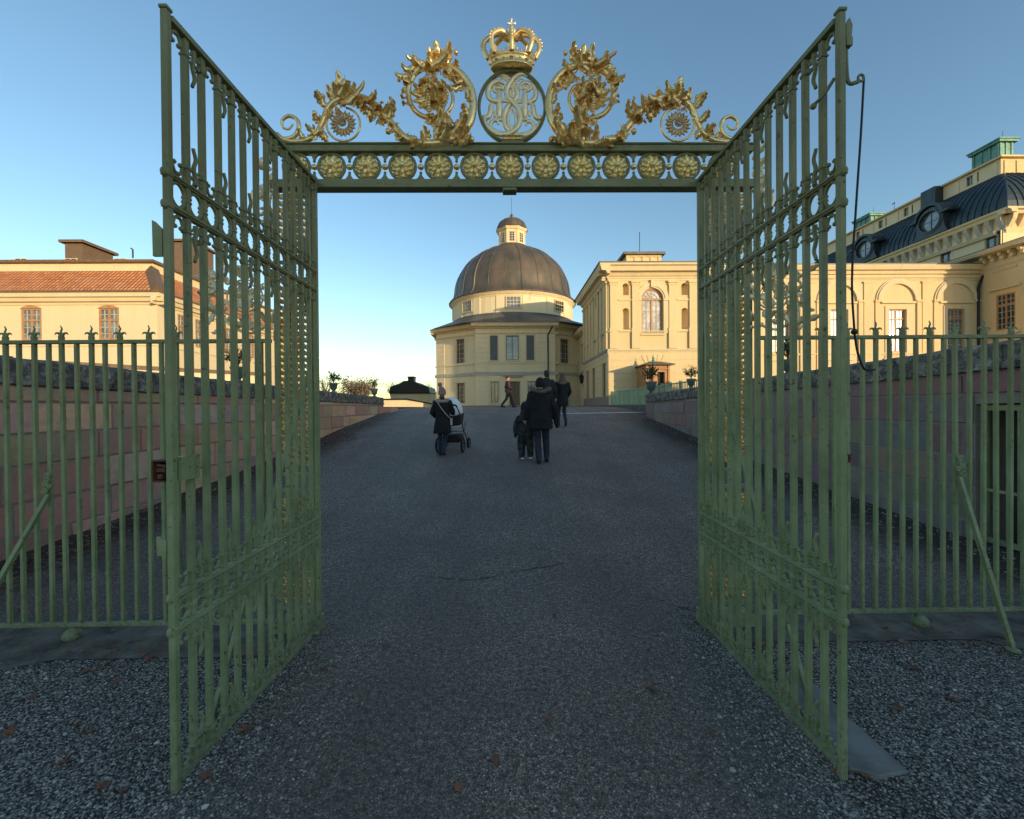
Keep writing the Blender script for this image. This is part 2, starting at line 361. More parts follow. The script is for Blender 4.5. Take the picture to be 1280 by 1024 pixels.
    def build(s, name, mat, parent=None, smooth=False, bevel=0, thick=0, fix=True, loc=None):
        me = bpy.data.meshes.new(name); me.from_pydata(s.v, [], s.f); me.update()
        if fix:
            import bmesh
            b = bmesh.new(); b.from_mesh(me); bmesh.ops.recalc_face_normals(b, faces=b.faces); b.to_mesh(me); b.free()
        o = bpy.data.objects.new(name, me); COL.objects.link(o)
        if mat: me.materials.append(M[mat] if isinstance(mat, str) else mat)
        if smooth: me.polygons.foreach_set('use_smooth', [True]*len(me.polygons))
        if bevel:
            md = o.modifiers.new('bevel', 'BEVEL'); md.width = bevel; md.segments = 1; md.limit_method = 'ANGLE'; md.angle_limit = R(50)
        if thick:
            md = o.modifiers.new('solid', 'SOLIDIFY'); md.thickness = thick; md.offset = 0
        if parent: o.parent = parent; o.matrix_parent_inverse = Matrix.Translation(-Vector(parent.location)) if parent.parent is None and parent.type == 'EMPTY' and not parent.get('local') else Matrix()
        return o
def link_copy(o, parent, loc=None):
    c = o.copy(); COL.objects.link(c); c.parent = parent
    if loc is not None: c.location = loc
    return c
def tag(o, label=None, cat=None, group=None, kind=None):
    if label: o['label'] = label
    if cat: o['category'] = cat
    if group: o['group'] = group
    if kind: o['kind'] = kind
    return o
def empty(name, loc, label, cat, group=None, local=False):
    o = bpy.data.objects.new(name, None); COL.objects.link(o); o.location = loc; o.empty_display_size = .2
    if local: o['local'] = 1
    return tag(o, label, cat, group)
def copy_tree(o, parent=None):
    c = o.copy(); COL.objects.link(c); c.parent = parent
    for ch in list(o.children): copy_tree(ch, c)
    return c
def spline(pts, n=8, closed=False):
    P = [Vector(p) for p in pts]; k = len(P); out = []
    rng = range(k) if closed else range(k-1)
    for i in rng:
        p1 = P[i]; p2 = P[(i+1) % k]
        p0 = P[(i-1) % k] if closed or i > 0 else p1*2-p2
        p3 = P[(i+2) % k] if closed or i < k-2 else p2*2-p1
        for j in range(n):
            t = j/n; out.append(.5*((2*p1)+(-p0+p2)*t+(2*p0-5*p1+4*p2-p3)*t*t+(-p0+3*p1-3*p2+p3)*t**3))
    if not closed: out.append(P[-1])
    return out

# ------------------------------------------------------------------ setting: ground
def build_ground():
    mb = MB()
    ys = GYS
    xs = [-900, -200, -60, -20, -8, -5.5, -4, -2.5, -1.3, 0, 1.3, 2.5, 4, 5.5, 8, 20, 60, 200, 900]
    n = len(xs)
    def zz(y):   # smoothed profile
        return gz(y)
    for y in ys:
        for x in xs: mb.v.append((x, y, zz(y)))
    for i in range(len(ys)-1):
        for j in range(n-1): mb.f.append((i*n+j, i*n+j+1, (i+1)*n+j+1, (i+1)*n+j))
    o = mb.build('ground', 'ground', smooth=True, fix=False); tag(o, 'dark gravelled ground with asphalt drive rising through the gate', kind='structure')
    for sx, nm in ((-1, 'terrace_left'), (1, 'terrace_right')):
        mb = MB(); mb.box(sx*5.72, sx*200, 3.6, 400, -.2, 1.66); o = mb.build(nm, 'terrace'); tag(o, 'raised gravel terrace behind the retaining wall', kind='structure')
    # stone paving strips under the railings and slab under the right gate leaf
    mb = MB(); p = at(0, 800, 3.1)
    mb.poly([(-1.42, 3.42, .006), (-1.42, 2.86, .006), (-2.9, 2.86, .006), (-3.4, 2.62, .006), (-4.3, 2.2, .006), (-5.3, 2.2, .006), (-5.3, 3.42, .006)][::-1])
    tag(mb.build('paving_left', 'paving', fix=False), 'wet dark stone paving under the left railing', kind='structure')
    mb = MB(); mb.poly([(1.46, 3.42, .006), (1.46, 2.93, .006), (3.15, 2.93, .006), (4.1, 2.28, .006), (5.3, 2.1, .006), (5.3, 3.42, .006)])
    tag(mb.build('paving_right', 'paving', fix=False), 'wet dark stone paving under the right railing', kind='structure')
    a = [ong(1066, 905), ong(1136, 968), ong(1100, 974), ong(1062, 964), ong(1005, 900), ong(985, 850), ong(1010, 850)]
    mb = MB(); mb.prism([(q.x, q.y, -.02) for q in a], (0, 0, .034)); tag(mb.build('stone_slab', 'slab', bevel=.004), 'pale worn stone slab half buried in gravel beside the right gate leaf', 'slab')
    # pale gutter line across the crest, crack in the asphalt
    mb = MB(); a = ong(686, 518); b_ = ong(806, 516)
    def strip(mb, pts, w, h):
        for p, q in zip(pts, pts[1:]):
            mb.quad((p[0], p[1]-w, gz(p[1]-w)+h), (q[0], q[1]-w, gz(q[1]-w)+h), (q[0], q[1]+w, gz(q[1]+w)+h), (p[0], p[1]+w, gz(p[1]+w)+h))
    strip(mb, [(a.x+(b_.x-a.x)*i/8, a.y+(b_.y-a.y)*i/8) for i in range(9)], .14, .02)
    tag(mb.build('gutter', 'palestone', fix=False), 'pale stone gutter crossing the top of the drive', kind='structure')
    mb = MB(); rnd = random.Random(3)
    for line in ([(545, 722), (590, 726), (618, 721), (640, 714), (668, 712), (690, 708), (703, 705)], [(800, 743), (822, 750), (850, 760), (880, 762)], [(600, 715), (612, 724)]):
        P = [ong(*q) for q in line]; Q = []
        for p, q in zip(P, P[1:]):
            for i in range(6): c = p.lerp(q, i/6); Q.append(c+Vector((rnd.uniform(-.006, .006), rnd.uniform(-.018, .018), 0)))
        for p, q in zip(Q, Q[1:]):
            ww = rnd.uniform(.002, .008)
            mb.quad((p.x, p.y-ww, gz(p.y)+.006), (q.x, q.y-ww, gz(q.y)+.006), (q.x, q.y+ww, gz(q.y)+.006), (p.x, p.y+ww, gz(p.y)+.006))
    tag(mb.build('asphalt_crack', 'rubber', fix=False), 'thin cracks across the asphalt drive', kind='structure')
build_ground()

def build_stones():
    rnd = random.Random(11); mb = MB()
    def stone(x, y, r, z=0):
        n = len(mb.v); h = r*rnd.uniform(.35, .7); a0 = rnd.uniform(0, 6.28); k = 5; e = rnd.uniform(.6, 1.0); th = rnd.uniform(0, 3.14)
        for j in range(k):
            a = a0+2*pi*j/k; rr = r*rnd.uniform(.75, 1.15); px = rr*cos(a); py = rr*sin(a)*e
            mb.v.append((x+px*cos(th)-py*sin(th), y+px*sin(th)+py*cos(th), z+h*rnd.uniform(.2, .5)))
        for j in range(k):
            mb.v.append((mb.v[n+j][0]*.45+x*.55, mb.v[n+j][1]*.45+y*.55, z+h*rnd.uniform(.85, 1.2)))
        for j in range(k): mb.v.append((mb.v[n+j][0], mb.v[n+j][1], z-.002))
        for j in range(k):
            j2 = (j+1) % k; mb.f.append((n+j, n+j2, n+k+j2, n+k+j)); mb.f.append((n+2*k+j, n+2*k+j2, n+j2, n+j))
        mb.f.append(tuple(n+k+j for j in range(k)))
    cnt = 0
    while cnt < 21000:
        sx = rnd.choice((-1, 1)); y = rnd.uniform(1.15, 3.1); x = sx*rnd.uniform(.75, min(3.6, y*1.22))
        if y > 2.86 and abs(x) > 1.42: continue
        if sx > 0 and y < 2.93 and abs(x) > 3.15 and y > 2.93-(abs(x)-3.15)*.68: continue
        ed = abs(x)-.0
        if ed < 1.35 and rnd.random() > max(0, (ed-.7)/.65)**1.6: continue
        if sx > 0 and 1.38 < x < 1.75 and 1.6 < y < 2.4 and rnd.random() < .8: continue
        stone(x, y, rnd.uniform(.003, .0078) if rnd.random() < .985 else rnd.uniform(.009, .015)); cnt += 1
    for i in range(7500):
        y = 1.15+rnd.random()**1.5*9; x = rnd.uniform(-y*1.1, y*1.1)
        if abs(x) > 1.6 and y > 2.8: continue
        stone(x, y, rnd.uniform(.002, .0045), gz(y))
    for i in range(2600):     # along the base of the ramp walls
        sx = rnd.choice((-1, 1)); y = rnd.uniform(3.6, 17); x = sx*(5.25-abs(rnd.gauss(0, .35)))
        stone(x, y, rnd.uniform(.006, .016), gz(y))
    o = mb.build('gravel', 'stone1', fix=False)
    m = M['stone1']; t = m.node_tree; b = t.nodes['Principled BSDF']
    g = t.nodes.new('ShaderNodeNewGeometry')
    t.links.new(ramp(t, g.outputs['Random Per Island'], [(0, (.055, .048, .04)), (.35, (.19, .168, .145)), (.7, (.36, .322, .28)), (.93, (.46, .415, .36)), (1, (.62, .57, .5))]), b.inputs['Base Color'])
    tag(o, 'loose blue grey gravel stones on the forecourt', kind='stuff')
build_stones()

# ---- fallen leaves
def leaf_mesh(rnd):
    mb = MB(); k = 22; P = []
    for i in range(k):
        a = 2*pi*i/k; lob = 1 if i % 4 == 0 else (.62 if i % 2 == 0 else .72)
        r = (.5+.5*lob)*(1.15 if 0 else 1)
        r = (1.0 if i % 4 == 0 else .55 if i % 4 == 2 else .72)*(1-.25*abs(sin(a/2-pi/2)))
        P.append(Vector((r*cos(a), r*sin(a)*.85, rnd.uniform(.05, .32))))
    n = len(mb.v); mb.v.append((0, 0, .08)); mb.v += [tuple(p) for p in P]
    for i in range(k): mb.f.append((n, n+1+i, n+1+(i+1) % k))
    mb.tube([(0, 0, .08), (-.9, .1, .12), (-1.4, .3, .2)], .03, 4); return mb
def build_leaves():
    rnd = random.Random(5); protos = []
    spots = [(455, 116, 'curled pale brown leaf at the edge of the paving left of the gate', 1.0), (520, 218, 'small tan leaf on the left gravel below the railing', .7), (125, 300, 'dark brown leaf on the gravel at the left edge', 1.2), (35, 440, 'long reddish brown leaf at the far left of the gravel', 1.5), (310, 412, 'brown leaf amid the left gravel', 1.1), (365, 435, 'grey leaf beside a brown one on the left gravel', 1.0), (545, 455, 'grey brown leaf near the left gate leaf foot', 1.0), (340, 195, 'brown leaf clump near the left paving', 1.2), (255, 560, 'flat grey leaf low on the left gravel', 1.2), (410, 660, 'rust brown leaf at the bottom left of the gravel', 1.5), (490, 675, 'small brown leaf left of the gate post foot', .9), (985, 430, 'orange brown leaf against the bottom rail of the left gate', 1.7), (820, 615, 'pinkish brown leaf just right of the left gate post foot', 1.4), (655, 110, 'brown leaf heap member beside the left gate post at paving edge', 1.2), (610, 140, 'flat dark red leaf on gravel by the left gate post', 1.1)]
    P = [(x/3.2, 780+y/3.2, l, s) for x, y, l, s in spots]
    P += [(880+x/3.2, 760+y/3.2, l, s) for x, y, l, s in [(838, 245, 'large pale orange leaf on the right gravel', 1.7), (985, 370, 'brown leaf with dark tip on the right gravel', 1.6), (775, 410, 'dark red leaf on the right gravel', 1.1), (520, 660, 'small round tan leaf at the foot of the right gate post', .9), (640, 675, 'brown leaf lying on the worn slab', 1.1), (30, 510, 'small red leaf on the drive right of centre', .8)]]
    P += [(400+x/2.667, y0+y/2.667, l, s) for x, y, y0, l, s in [(585, 405, 800, 'thin red brown leaf at the bottom of the drive', 1.3), (460, 495, 800, 'dark brown leaf low on the drive left of centre', 1.2), (760, 270, 800, 'brown leaf at the middle of the near drive', 1.1), (1105, 165, 800, 'dark brown leaf on the drive near the right gravel', 1.5), (215, 20, 800, 'brown leaf on the drive left of centre', 1.3), (10, 105, 800, 'pale pinkish leaf on the gravel beside the left gate bottom', 1.3), (780, 560, 560, 'reddish leaf below the crack in the drive', 1.1)]]
    for i in range(3):
        protos.append(leaf_mesh(rnd).build('fallen_leaf', 'deadleaf', fix=False).data)
    for o in [o for o in bpy.data.objects if o.name.startswith('fallen_leaf')]: bpy.data.objects.remove(o)
    for x, y, l, s in P:
        p = ong(x, y); o = bpy.data.objects.new('fallen_leaf', rnd.choice(protos)); COL.objects.link(o)
        o.location = (p.x, p.y, p.z+.006); r = .028*s; o.scale = (r, r, r); o.rotation_euler = (rnd.uniform(-.2, .2), rnd.uniform(-.2, .2), rnd.uniform(0, 6.28))
        tag(o, l, 'leaf', 'fallen leaves on the forecourt')
    mb = MB()
    for i in range(2600):
        sx = rnd.choice((-1, 1, -1)); y = rnd.uniform(3.5, 13); x = sx*(5.2-abs(rnd.gauss(0, .55)))
        z = gz(y)+rnd.uniform(.005, .03); r = rnd.uniform(.012, .035); a = rnd.uniform(0, 6.28)
        d = Vector((cos(a), sin(a), rnd.uniform(-.3, .5)))*r; e = Vector((-sin(a), cos(a), rnd.uniform(-.4, .4)))*r*.6; c = Vector((x, y, z))
        mb.poly([c-d, c-e*.8, c+d*.3-e*.9, c+d, c+d*.2+e, c-d*.4+e*.8])
    for i in range(230):
        sx = rnd.choice((-1, -1, 1)); x = sx*rnd.uniform(1.5, 4.2); y = 3.0+rnd.gauss(0, .16)-(.12 if sx < 0 else 0)
        z = rnd.uniform(.012, .03); r = rnd.uniform(.010, .028); a = rnd.uniform(0, 6.28)
        d = Vector((cos(a), sin(a), rnd.uniform(-.2, .5)))*r; e = Vector((-sin(a), cos(a), rnd.uniform(-.4, .4)))*r*.6; c = Vector((x, y, z))
        mb.poly([c-d, c-e*.8, c+d*.3-e*.9, c+d, c+d*.2+e, c-d*.4+e*.8])
    tag(mb.build('leaf_litter', 'deadleaf', fix=False), 'brown leaf litter drifted against the foot of the ramp walls', kind='stuff')
build_leaves()

# ------------------------------------------------------------------ retaining walls of the ramp
def ashlar_wall(name, sx, y0, y1, ztop0, ztop1, seed, matn, label, door=None, pal=None):
    """wall along Y at X = sx*5.3 whose inner face looks at the drive"""
    rnd = random.Random(seed); root = empty(name, (sx*5.5, (y0+y1)/2, 0), label, 'wall')
    X = sx*5.3; mb = MB(); cols = []
    def ztop(y): return ztop0+(ztop1-ztop0)*(y-y0)/(y1-y0)
    z = -.1; row = 0
    tmax = max(ztop0, ztop1)
    while z < tmax-.26:
        h = rnd.uniform(.30, .42); zt = z+h
        if zt > tmax-.36: zt = tmax-.30
        y = y0-rnd.uniform(0, .6)
        while y < y1:
            L = rnd.uniform(.55, 1.25); ya = max(y, y0); yb = min(y+L, y1); y += L
            if yb-ya < .05: continue
            if gz(ya) > zt+.1: continue
            if door and ya < door[0] and z < door[1]-.05:
                if yb <= door[0]+.01: continue
                ya = door[0]
            ze = min(zt, min(ztop(ya), ztop(yb))-.30)
            if ze-z < .04: continue
            off = rnd.uniform(-.012, .016); g = .006; n = len(mb.v)
            xa = X-sx*off; xb = X+sx*.03; i = .012
            mb.v += [(xb, ya+g, z+g), (xb, yb-g, z+g), (xb, yb-g, ze-g), (xb, ya+g, ze-g), (xa, ya+g+i, z+g+i), (xa, yb-g-i, z+g+i), (xa, yb-g-i, ze-g-i), (xa, ya+g+i, ze-g-i)]
            fs = [(4, 5, 6, 7), (0, 1, 5, 4), (1, 2, 6, 5), (2, 3, 7, 6), (3, 0, 4, 7)]
            mb.f += [tuple(n+q for q in f) for f in fs]
            c = rnd.choice(pal); c = tuple(q*rnd.uniform(.8, 1.15) for q in c); cols += [c]*5
        z = zt; row += 1
        if zt >= tmax-.301: break
    o = mb.build('stone_facing', matn, root, fix=False)
    ca = o.data.color_attributes.new('Col', 'FLOAT_COLOR', 'CORNER')
    for p, c in zip(o.data.polygons, cols):
        for li in p.loop_indices: ca.data[li].color = (*c, 1)
    core = MB()
    ys = [door[0], y1] if door else [y0, y1]
    for a, b_ in ((ys[0], ys[1]),):
        core.prism([(X+sx*.012, a, -.3), (X+sx*.45, a, -.3), (X+sx*.45, a, ztop(a)-.3), (X+sx*.012, a, ztop(a)-.3)], (0, b_-a, ztop(b_)-ztop(a)))
    if door: core.prism([(X+sx*.012, y0, door[1]), (X+sx*.45, y0, door[1]), (X+sx*.45, y0, ztop(y0)-.3), (X+sx*.012, y0, ztop(y0)-.3)], (0, door[0]-y0, ztop(door[0])-ztop(y0)))
    core.build('rubble_core', 'plinth', root)
    # string course + coping stones
    c = MB()
    seg = 1.2; y = y0
    while y < y1-.01:
        yb = min(y+seg*rnd.uniform(.8, 1.2), y1)
        t0, t1 = ztop(y), ztop(yb); ym = yb-.008
        prof = lambda zt: [(X-sx*.045, zt-.298), (X-sx*.045, zt-.235), (X-sx*.02, zt-.225), (X-sx*.03, zt-.04), (X+sx*.03, zt), (X+sx*.42, zt), (X+sx*.48, zt-.05), (X+sx*.48, zt-.298)]
        n = len(c.v); pa = prof(t0+rnd.uniform(-.006, .006)); pb = prof(t1+rnd.uniform(-.006, .006)); k = len(pa); nd = 6
        for q in range(nd+1):
            f = q/nd
            for (xa, za), (xb, zb) in zip(pa, pb): c.v.append((xa+rnd.uniform(-.007, .007), y+(ym-y)*f, za+(zb-za)*f+rnd.uniform(-.009, .009)))
        for q in range(nd):
            for j in range(k): j2 = (j+1) % k; c.f.append((n+q*k+j, n+q*k+j2, n+(q+1)*k+j2, n+(q+1)*k+j))
        c.f.append(tuple(n+j for j in range(k))); c.f.append(tuple(n+nd*k+j for j in range(k)))
        y = yb
    c.build('coping', 'lichen', root)
    # end face
    e = MB(); zt = ztop(y1); zz = gz(y1)-.1
    while zz < zt-.32:
        z2 = min(zz+.32, zt-.30)
        if z2-zz > .03: e.box(X-sx*.004, X+sx*.46, y1+.001, y1+.03, zz+.004, z2-.004)
        zz = z2
    oo = e.build('end_stones', matn, root, bevel=.006)
    ca = oo.data.color_attributes.new('Col', 'FLOAT_COLOR', 'CORNER')
    for p in oo.data.polygons:
        cc = rnd.choice(pal)
        for li in p.loop_indices: ca.data[li].color = (*cc, 1)
    return root
pinks = [(.28, .19, .15), (.31, .215, .17), (.34, .24, .185), (.30, .225, .18), (.36, .27, .21), (.25, .17, .14), (.27, .18, .14), (.30, .205, .16)]
ashlar_wall('stone_wall', -1, 3.45, 19.2, 2.2, 2.06, 4, 'ashlar', 'pink sandstone ramp wall with dark lichened coping left of the drive', pal=pinks)
greys = [(.27, .225, .20), (.25, .21, .19), (.29, .24, .21), (.26, .20, .18), (.27, .23, .21)]
ashlar_wall('stone_wall', 1, 3.45, 16.6, 2.28, 2.04, 9, 'ashlar_grey', 'grey stone ramp wall with rough coping right of the drive', door=(4.92, 1.62), pal=greys)
def build_side_gate():
    root = empty('wall_gate', (5.35, 4.3, 0), 'green barred iron gate in the doorway of the right ramp wall', 'gate')
    mb = MB(); mb.box(5.36, 5.40, 3.5, 4.9, 1.52, 1.58); mb.box(5.36, 5.40, 3.5, 4.9, .05, .11); mb.box(5.36, 5.40, 4.85, 4.9, .11, 1.52); mb.box(5.36, 5.40, 3.5, 4.85, .62, .65)
    mb.build('frame', 'green', root)
    b0 = None
    for i in range(12):
        y = 3.58+i*.107
        mb = MB(); mb.box(5.365, 5.39, y-.012, y+.012, .11, 1.52); mb.build('bar', 'green', root)
    mb = MB(); mb.box(5.335, 5.36, 4.05, 4.15, .95, 1.2); mb.build('lock_plate', 'rust', root)
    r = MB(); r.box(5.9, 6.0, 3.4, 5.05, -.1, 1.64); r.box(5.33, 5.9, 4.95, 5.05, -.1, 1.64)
    r.build('doorway_recess', 'darkmetal', root)  # lining coloured near black to stand for the shade in the recess
build_side_gate()
# low step beyond the left wall
mb = MB(); mb.box(-5.45, -4.95, 19.25, 20.4, 1.2, 1.62); tag(mb.build('wall_stub', 'ashlar', bevel=.02), 'low pink stone stub at the far end of the left ramp wall', 'stone stub')
oo = bpy.data.objects['wall_stub']; ca = oo.data.color_attributes.new('Col', 'FLOAT_COLOR', 'CORNER')
for d in ca.data: d.color = (.3, .2, .16, 1)

# ------------------------------------------------------------------ gate ironwork
GD = 3.143; XL, XR = -1.335, 1.395; ZB, ZT = .06, 3.203; LD = 1.825
def collar(mb, x, y, z, r, h=.012): mb.box(x-r, x+r, y-r, y+r, z-h/2, z+h/2)
def volute(c, r, start, turns, ux, uz, n=18, grow=.12, y=0):
    """spiral in the plane spanned by ux, uz about c; from outside in"""
    out = []
    for i in range(n+1):
        t = i/n; rr = r*(1-t*(1-grow)); a = start+turns*2*pi*t
        out.append(Vector(c)+Vector(ux)*rr*cos(a)+Vector(uz)*rr*sin(a))
    return out
def bar_profile(z0, z1, hw, d):
    mb = MB(); mb.box(-hw, hw, -d, d, z0, z1); return mb
def ornaments(mb, A, ya, yb, z, up, kind):
    """scroll work in one bay between bars at ya, yb at height z growing up (+1) or down (-1); A maps (s, z) to a point"""
    w_ = yb-ya; c = (ya+yb)/2
    if kind == 0:      # pair of C scrolls leaning on the bars
        for s_, yy in ((1, ya), (-1, yb)):
            pts = [A(yy+s_*(.012), z+up*.052), A(yy+s_*.014, z+up*.038), A(yy+s_*.022, z+up*.020), A(yy+s_*.036, z+up*.010)]
            pts = spline(pts, 4); mb.tube(pts, .0065, 6)
            mb.ball(A(yy+s_*.021, z+up*.056), .010, 8, 5); mb.ball(A(yy+s_*.041, z+up*.014), .009, 8, 5)
    else:              # flame tongue with double volutes
        pts = [A(c+.008*sin(i*.9)*(i/12)**.3, z+up*(.01+.0135*i)) for i in range(13)]
        mb.tube(pts, [.011-.0003*i for i in range(13)], 6)
        for s_ in (-1, 1):
            for zz, rr in ((.028, .016), (.064, .014)):
                pts = [A(c+s_*(.014+rr*.9)+rr*cos(a)*s_*(1-q*.06), z+up*(zz+rr*sin(a)*(1-q*.06))) for q, a in enumerate([pi-.5*k for k in range(10)])]
                mb.tube(pts, .0055, 5)
def gate_leaf(X, side, label):
    root = empty('gate_leaf', (X, GD, 0), label, 'gate leaf', 'open leaves of the wrought iron gate')
    L = GD-LD; n = 13; d = L/n
    A = lambda s, z: Vector((X, s, z))
    # frame: stiles and rails
    mb = MB(); mb.box(X-.015, X+.015, GD-.015, GD+.015, ZB, ZT+.02); mb.box(X-.02, X+.02, GD-.02, GD+.02, ZB+.02, ZB+.05); mb.build('hinge_stile', 'green', root, bevel=.003)
    mb = MB(); mb.box(X-.014, X+.014, LD-.014, LD+.014, ZB-.03, ZT+.02); mb.box(X-.018, X+.018, LD-.018, LD+.018, ZT+.02, ZT+.035)
    for z in (2.563, 2.434, .833, .694): mb.ball((X, LD-.016, z), .016, 8, 6, (1, 1, 1.3)); mb.box(X-.017, X+.017, LD-.02, LD+.017, z-.013, z+.013)
    mb.build('meeting_stile', 'green', root, bevel=.003)
    def rail(nm, z, h, wdt, mould=False):
        mb = MB(); mb.box(X-wdt, X+wdt, LD+.0142, GD-.0152, z-h, z+h)
        if mould: mb.box(X-wdt-.006, X+wdt+.006, LD+.0145, GD-.0155, z-h*.35, z+h*.35)
        mb.build(nm, 'green', root, bevel=.002)
    rail('top_rail', ZT, .013, .02); rail('bottom_rail', ZB+.014, .013, .017)
    for z in (2.563, 2.434, .833, .694): rail('band_rail', z, .012, .014, True)
    # bars, each its own mesh
    bz = [(ZB+.028, .681), (.707, .82), (.846, 2.421), (2.447, 2.55), (2.576, ZT-.014)]
    proto = None
    for i in range(1, n):
        y = LD+d*i
        if proto is None:
            mb = MB()
            for a, b in bz: mb.box(-.0125, .0125, -.0125, .0125, a, b)
            for z in (2.49, 2.508, .755, .772): mb.box(-.015, .015, -.015, .015, z-.006, z+.006)
            mb.ball((0, 0, .7635), .022, 8, 6); mb.ball((0, 0, 2.499), .017, 8, 6)
            for z in (2.576+.06, 2.421-.06, ZT-.014-.07, .846+.06, .681-.06, ZB+.028+.06): mb.box(-.0165, .0165, -.0165, .0165, z-.005, z+.005)
            proto = mb.build('bar', 'green', root, bevel=.002); proto.matrix_parent_inverse = Matrix()
            proto.location = (0, y-GD, 0)
        else: link_copy(proto, root, (0, y-GD, 0)).rotation_euler = (random.uniform(-.0016, .0016), random.uniform(-.0016, .0016), random.uniform(-.06, .06))
    # rings between the band rails
    for i in range(n):
        c = LD+d*(i+.5)
        mb = MB()
        pts = [A(c+.040*cos(a), 2.4985+.050*sin(a)) for a in [2*pi*k/20 for k in range(20)]]; mb.tube(pts, .0085, 6, closed=True)
        mb.build('ring', 'green', root, smooth=True)
        mb = MB()      # S scroll in the lower band
        pts = spline([A(c-.034, .80), A(c-.040, .78), A(c-.028, .765), A(c-.006, .775), A(c+.008, .765), A(c+.030, .752), A(c+.038, .735), A(c+.026, .722), A(c+.016, .732)], 4); mb.tube(pts, .008, 6)
        pts = spline([A(c-.014, .79), A(c-.020, .805), A(c-.036, .81)], 4); mb.tube(pts, .007, 6)
        pts = [A(c+.034*cos(a), .7635+.044*sin(a)) for a in [2*pi*k/18 for k in range(18)]]; mb.tube(pts, .0065, 6, closed=True)
        mb.build('scroll', 'green', root, smooth=True)
    # C scrolls and flames
    for z, up in ((ZT-.014, -1), (2.576, 1), (2.421, -1), (.846, 1), (.681, -1), (ZB+.028, 1)):
        mb = MB()
        for i in range(n):
            a = LD+d*i+.0125; b = LD+d*(i+1)-.0125
            ornaments(mb, A, a, b, z, up, 0 if i % 2 == 0 else 1)
        mb.build('scrollwork', 'green', root, smooth=True)
    return root
gl = gate_leaf(XL, -1, 'left green wrought iron gate leaf swung open toward the viewer with rusty lock')
gr = gate_leaf(XR, 1, 'right green wrought iron gate leaf swung open with a long hanging bolt rod')
gl.rotation_euler.z = R(-1.48); gr.rotation_euler.z = R(.3)
# lock of the left leaf
mb = MB(); mb.box(XL-.085, XL-.019, LD-.03, LD+.03, 1.30, 1.38); 
mb = MB()
mb.box(XL-.012, XL+.03, LD+.02, LD+.12, 1.305, 1.405); mb.box(XL+.031, XL+.034, LD+.095, LD+.10, 1.29, 1.42); mb.build('lock_plate', 'green', gl, bevel=.002)
mb = MB()
x0, x1, y0, y1, z0, z1 = XL-.075, XL-.02, LD-.012, LD+.05, 1.305, 1.395
mb.box(x0, x1, y1-.006, y1, z0, z1); mb.box(x0, x1, y0, y1-.006, z0, z0+.006); mb.box(x0, x1, y0, y1-.006, z1-.006, z1); mb.box(x0, x0+.006, y0, y1-.006, z0+.006, z1-.006)
mb.box(x0+.012, x1-.008, y0+.01, y1-.01, 1.345, 1.362); mb.box(x0+.02, x0+.04, y0+.005, y1-.01, 1.318, 1.338); mb.tube([(x0+.02, y0+.01, 1.375), (x1, y0+.01, 1.368)], .007, 6)
mb.build('lock_case', 'rust', gl)
for zc, zh in ((2.30, .075), (1.045, .04)):
    mb = MB(); mb.prism([(XL-.019, LD-.01, zc-zh), (XL-.058, LD-.01, zc-zh*1.0), (XL-.060, LD-.01, zc+zh*.95), (XL-.052, LD-.01, zc+zh*.9), (XL-.019, LD-.01, zc+zh*.45)], (0, .012, 0)); mb.build('strike_plate', 'green', gl)
# bolt rod of the right leaf
a = at(1048, 70, LD); b = at(1079, 93, LD-.02)
mb = MB()
mb.tube(spline([(XR+.03, LD+.01, 3.16), (XR+.033, LD+.01, 3.0), (XR+.036, LD, 2.935), (b.x-.01, LD, b.z-.015)], 4), .008, 6); mb.box(XR+.019, XR+.045, LD-.01, LD+.02, 3.085, 3.12)
mb.prism([(XR+.019, LD-.008, 3.12), (XR+.042, LD-.008, 3.12), (XR+.046, LD-.008, 3.17), (XR+.034, LD-.008, 3.20), (XR+.019, LD-.008, 3.17)], (0, .012, 0))
ring = [Vector((b.x+.012*cos(t_), LD, b.z+.014*sin(t_))) for t_ in [2*pi*k/12 for k in range(12)]]; mb.tube(ring, .005, 6, closed=True)
mb.tube(spline([(XR-.01, LD+.02, 2.97), (XR-.035, LD+.05, 2.92), (XR-.05, LD+.09, 2.905)], 4), .007, 6); mb.ball((XR-.05, LD+.09, 2.9), .014, 8, 6)
mb.build('bolt_arm', 'green', gr, smooth=False)
mb = MB(); q = [at(1078, 97, LD), at(1074, 170, LD), at(1068, 260, LD), at(1063, 350, LD), at(1066, 415, LD)]
mb.tube(spline(q, 5), .0042, 6); mb.ball(q[-1], .013, 8, 6)
q2 = [q[-1], at(1070, 440, LD), at(1077, 459, LD), at(1084, 463, LD), at(1092, 462, LD)]; mb.tube(spline(q2, 5), .0045, 6)
mb.build('bolt_rod', 'darkmetal', gr, smooth=True)
c = at(1067, 573, LD); mb = MB()
for dz in (-.018, .014): mb.box(XR+.019, XR+.036, LD-.006, LD+.006, c.z+dz, c.z+dz+.004)
mb.box(XR+.032, XR+.036, LD-.006, LD+.006, c.z-.014, c.z+.014); mb.build('keeper', 'rust', gr)

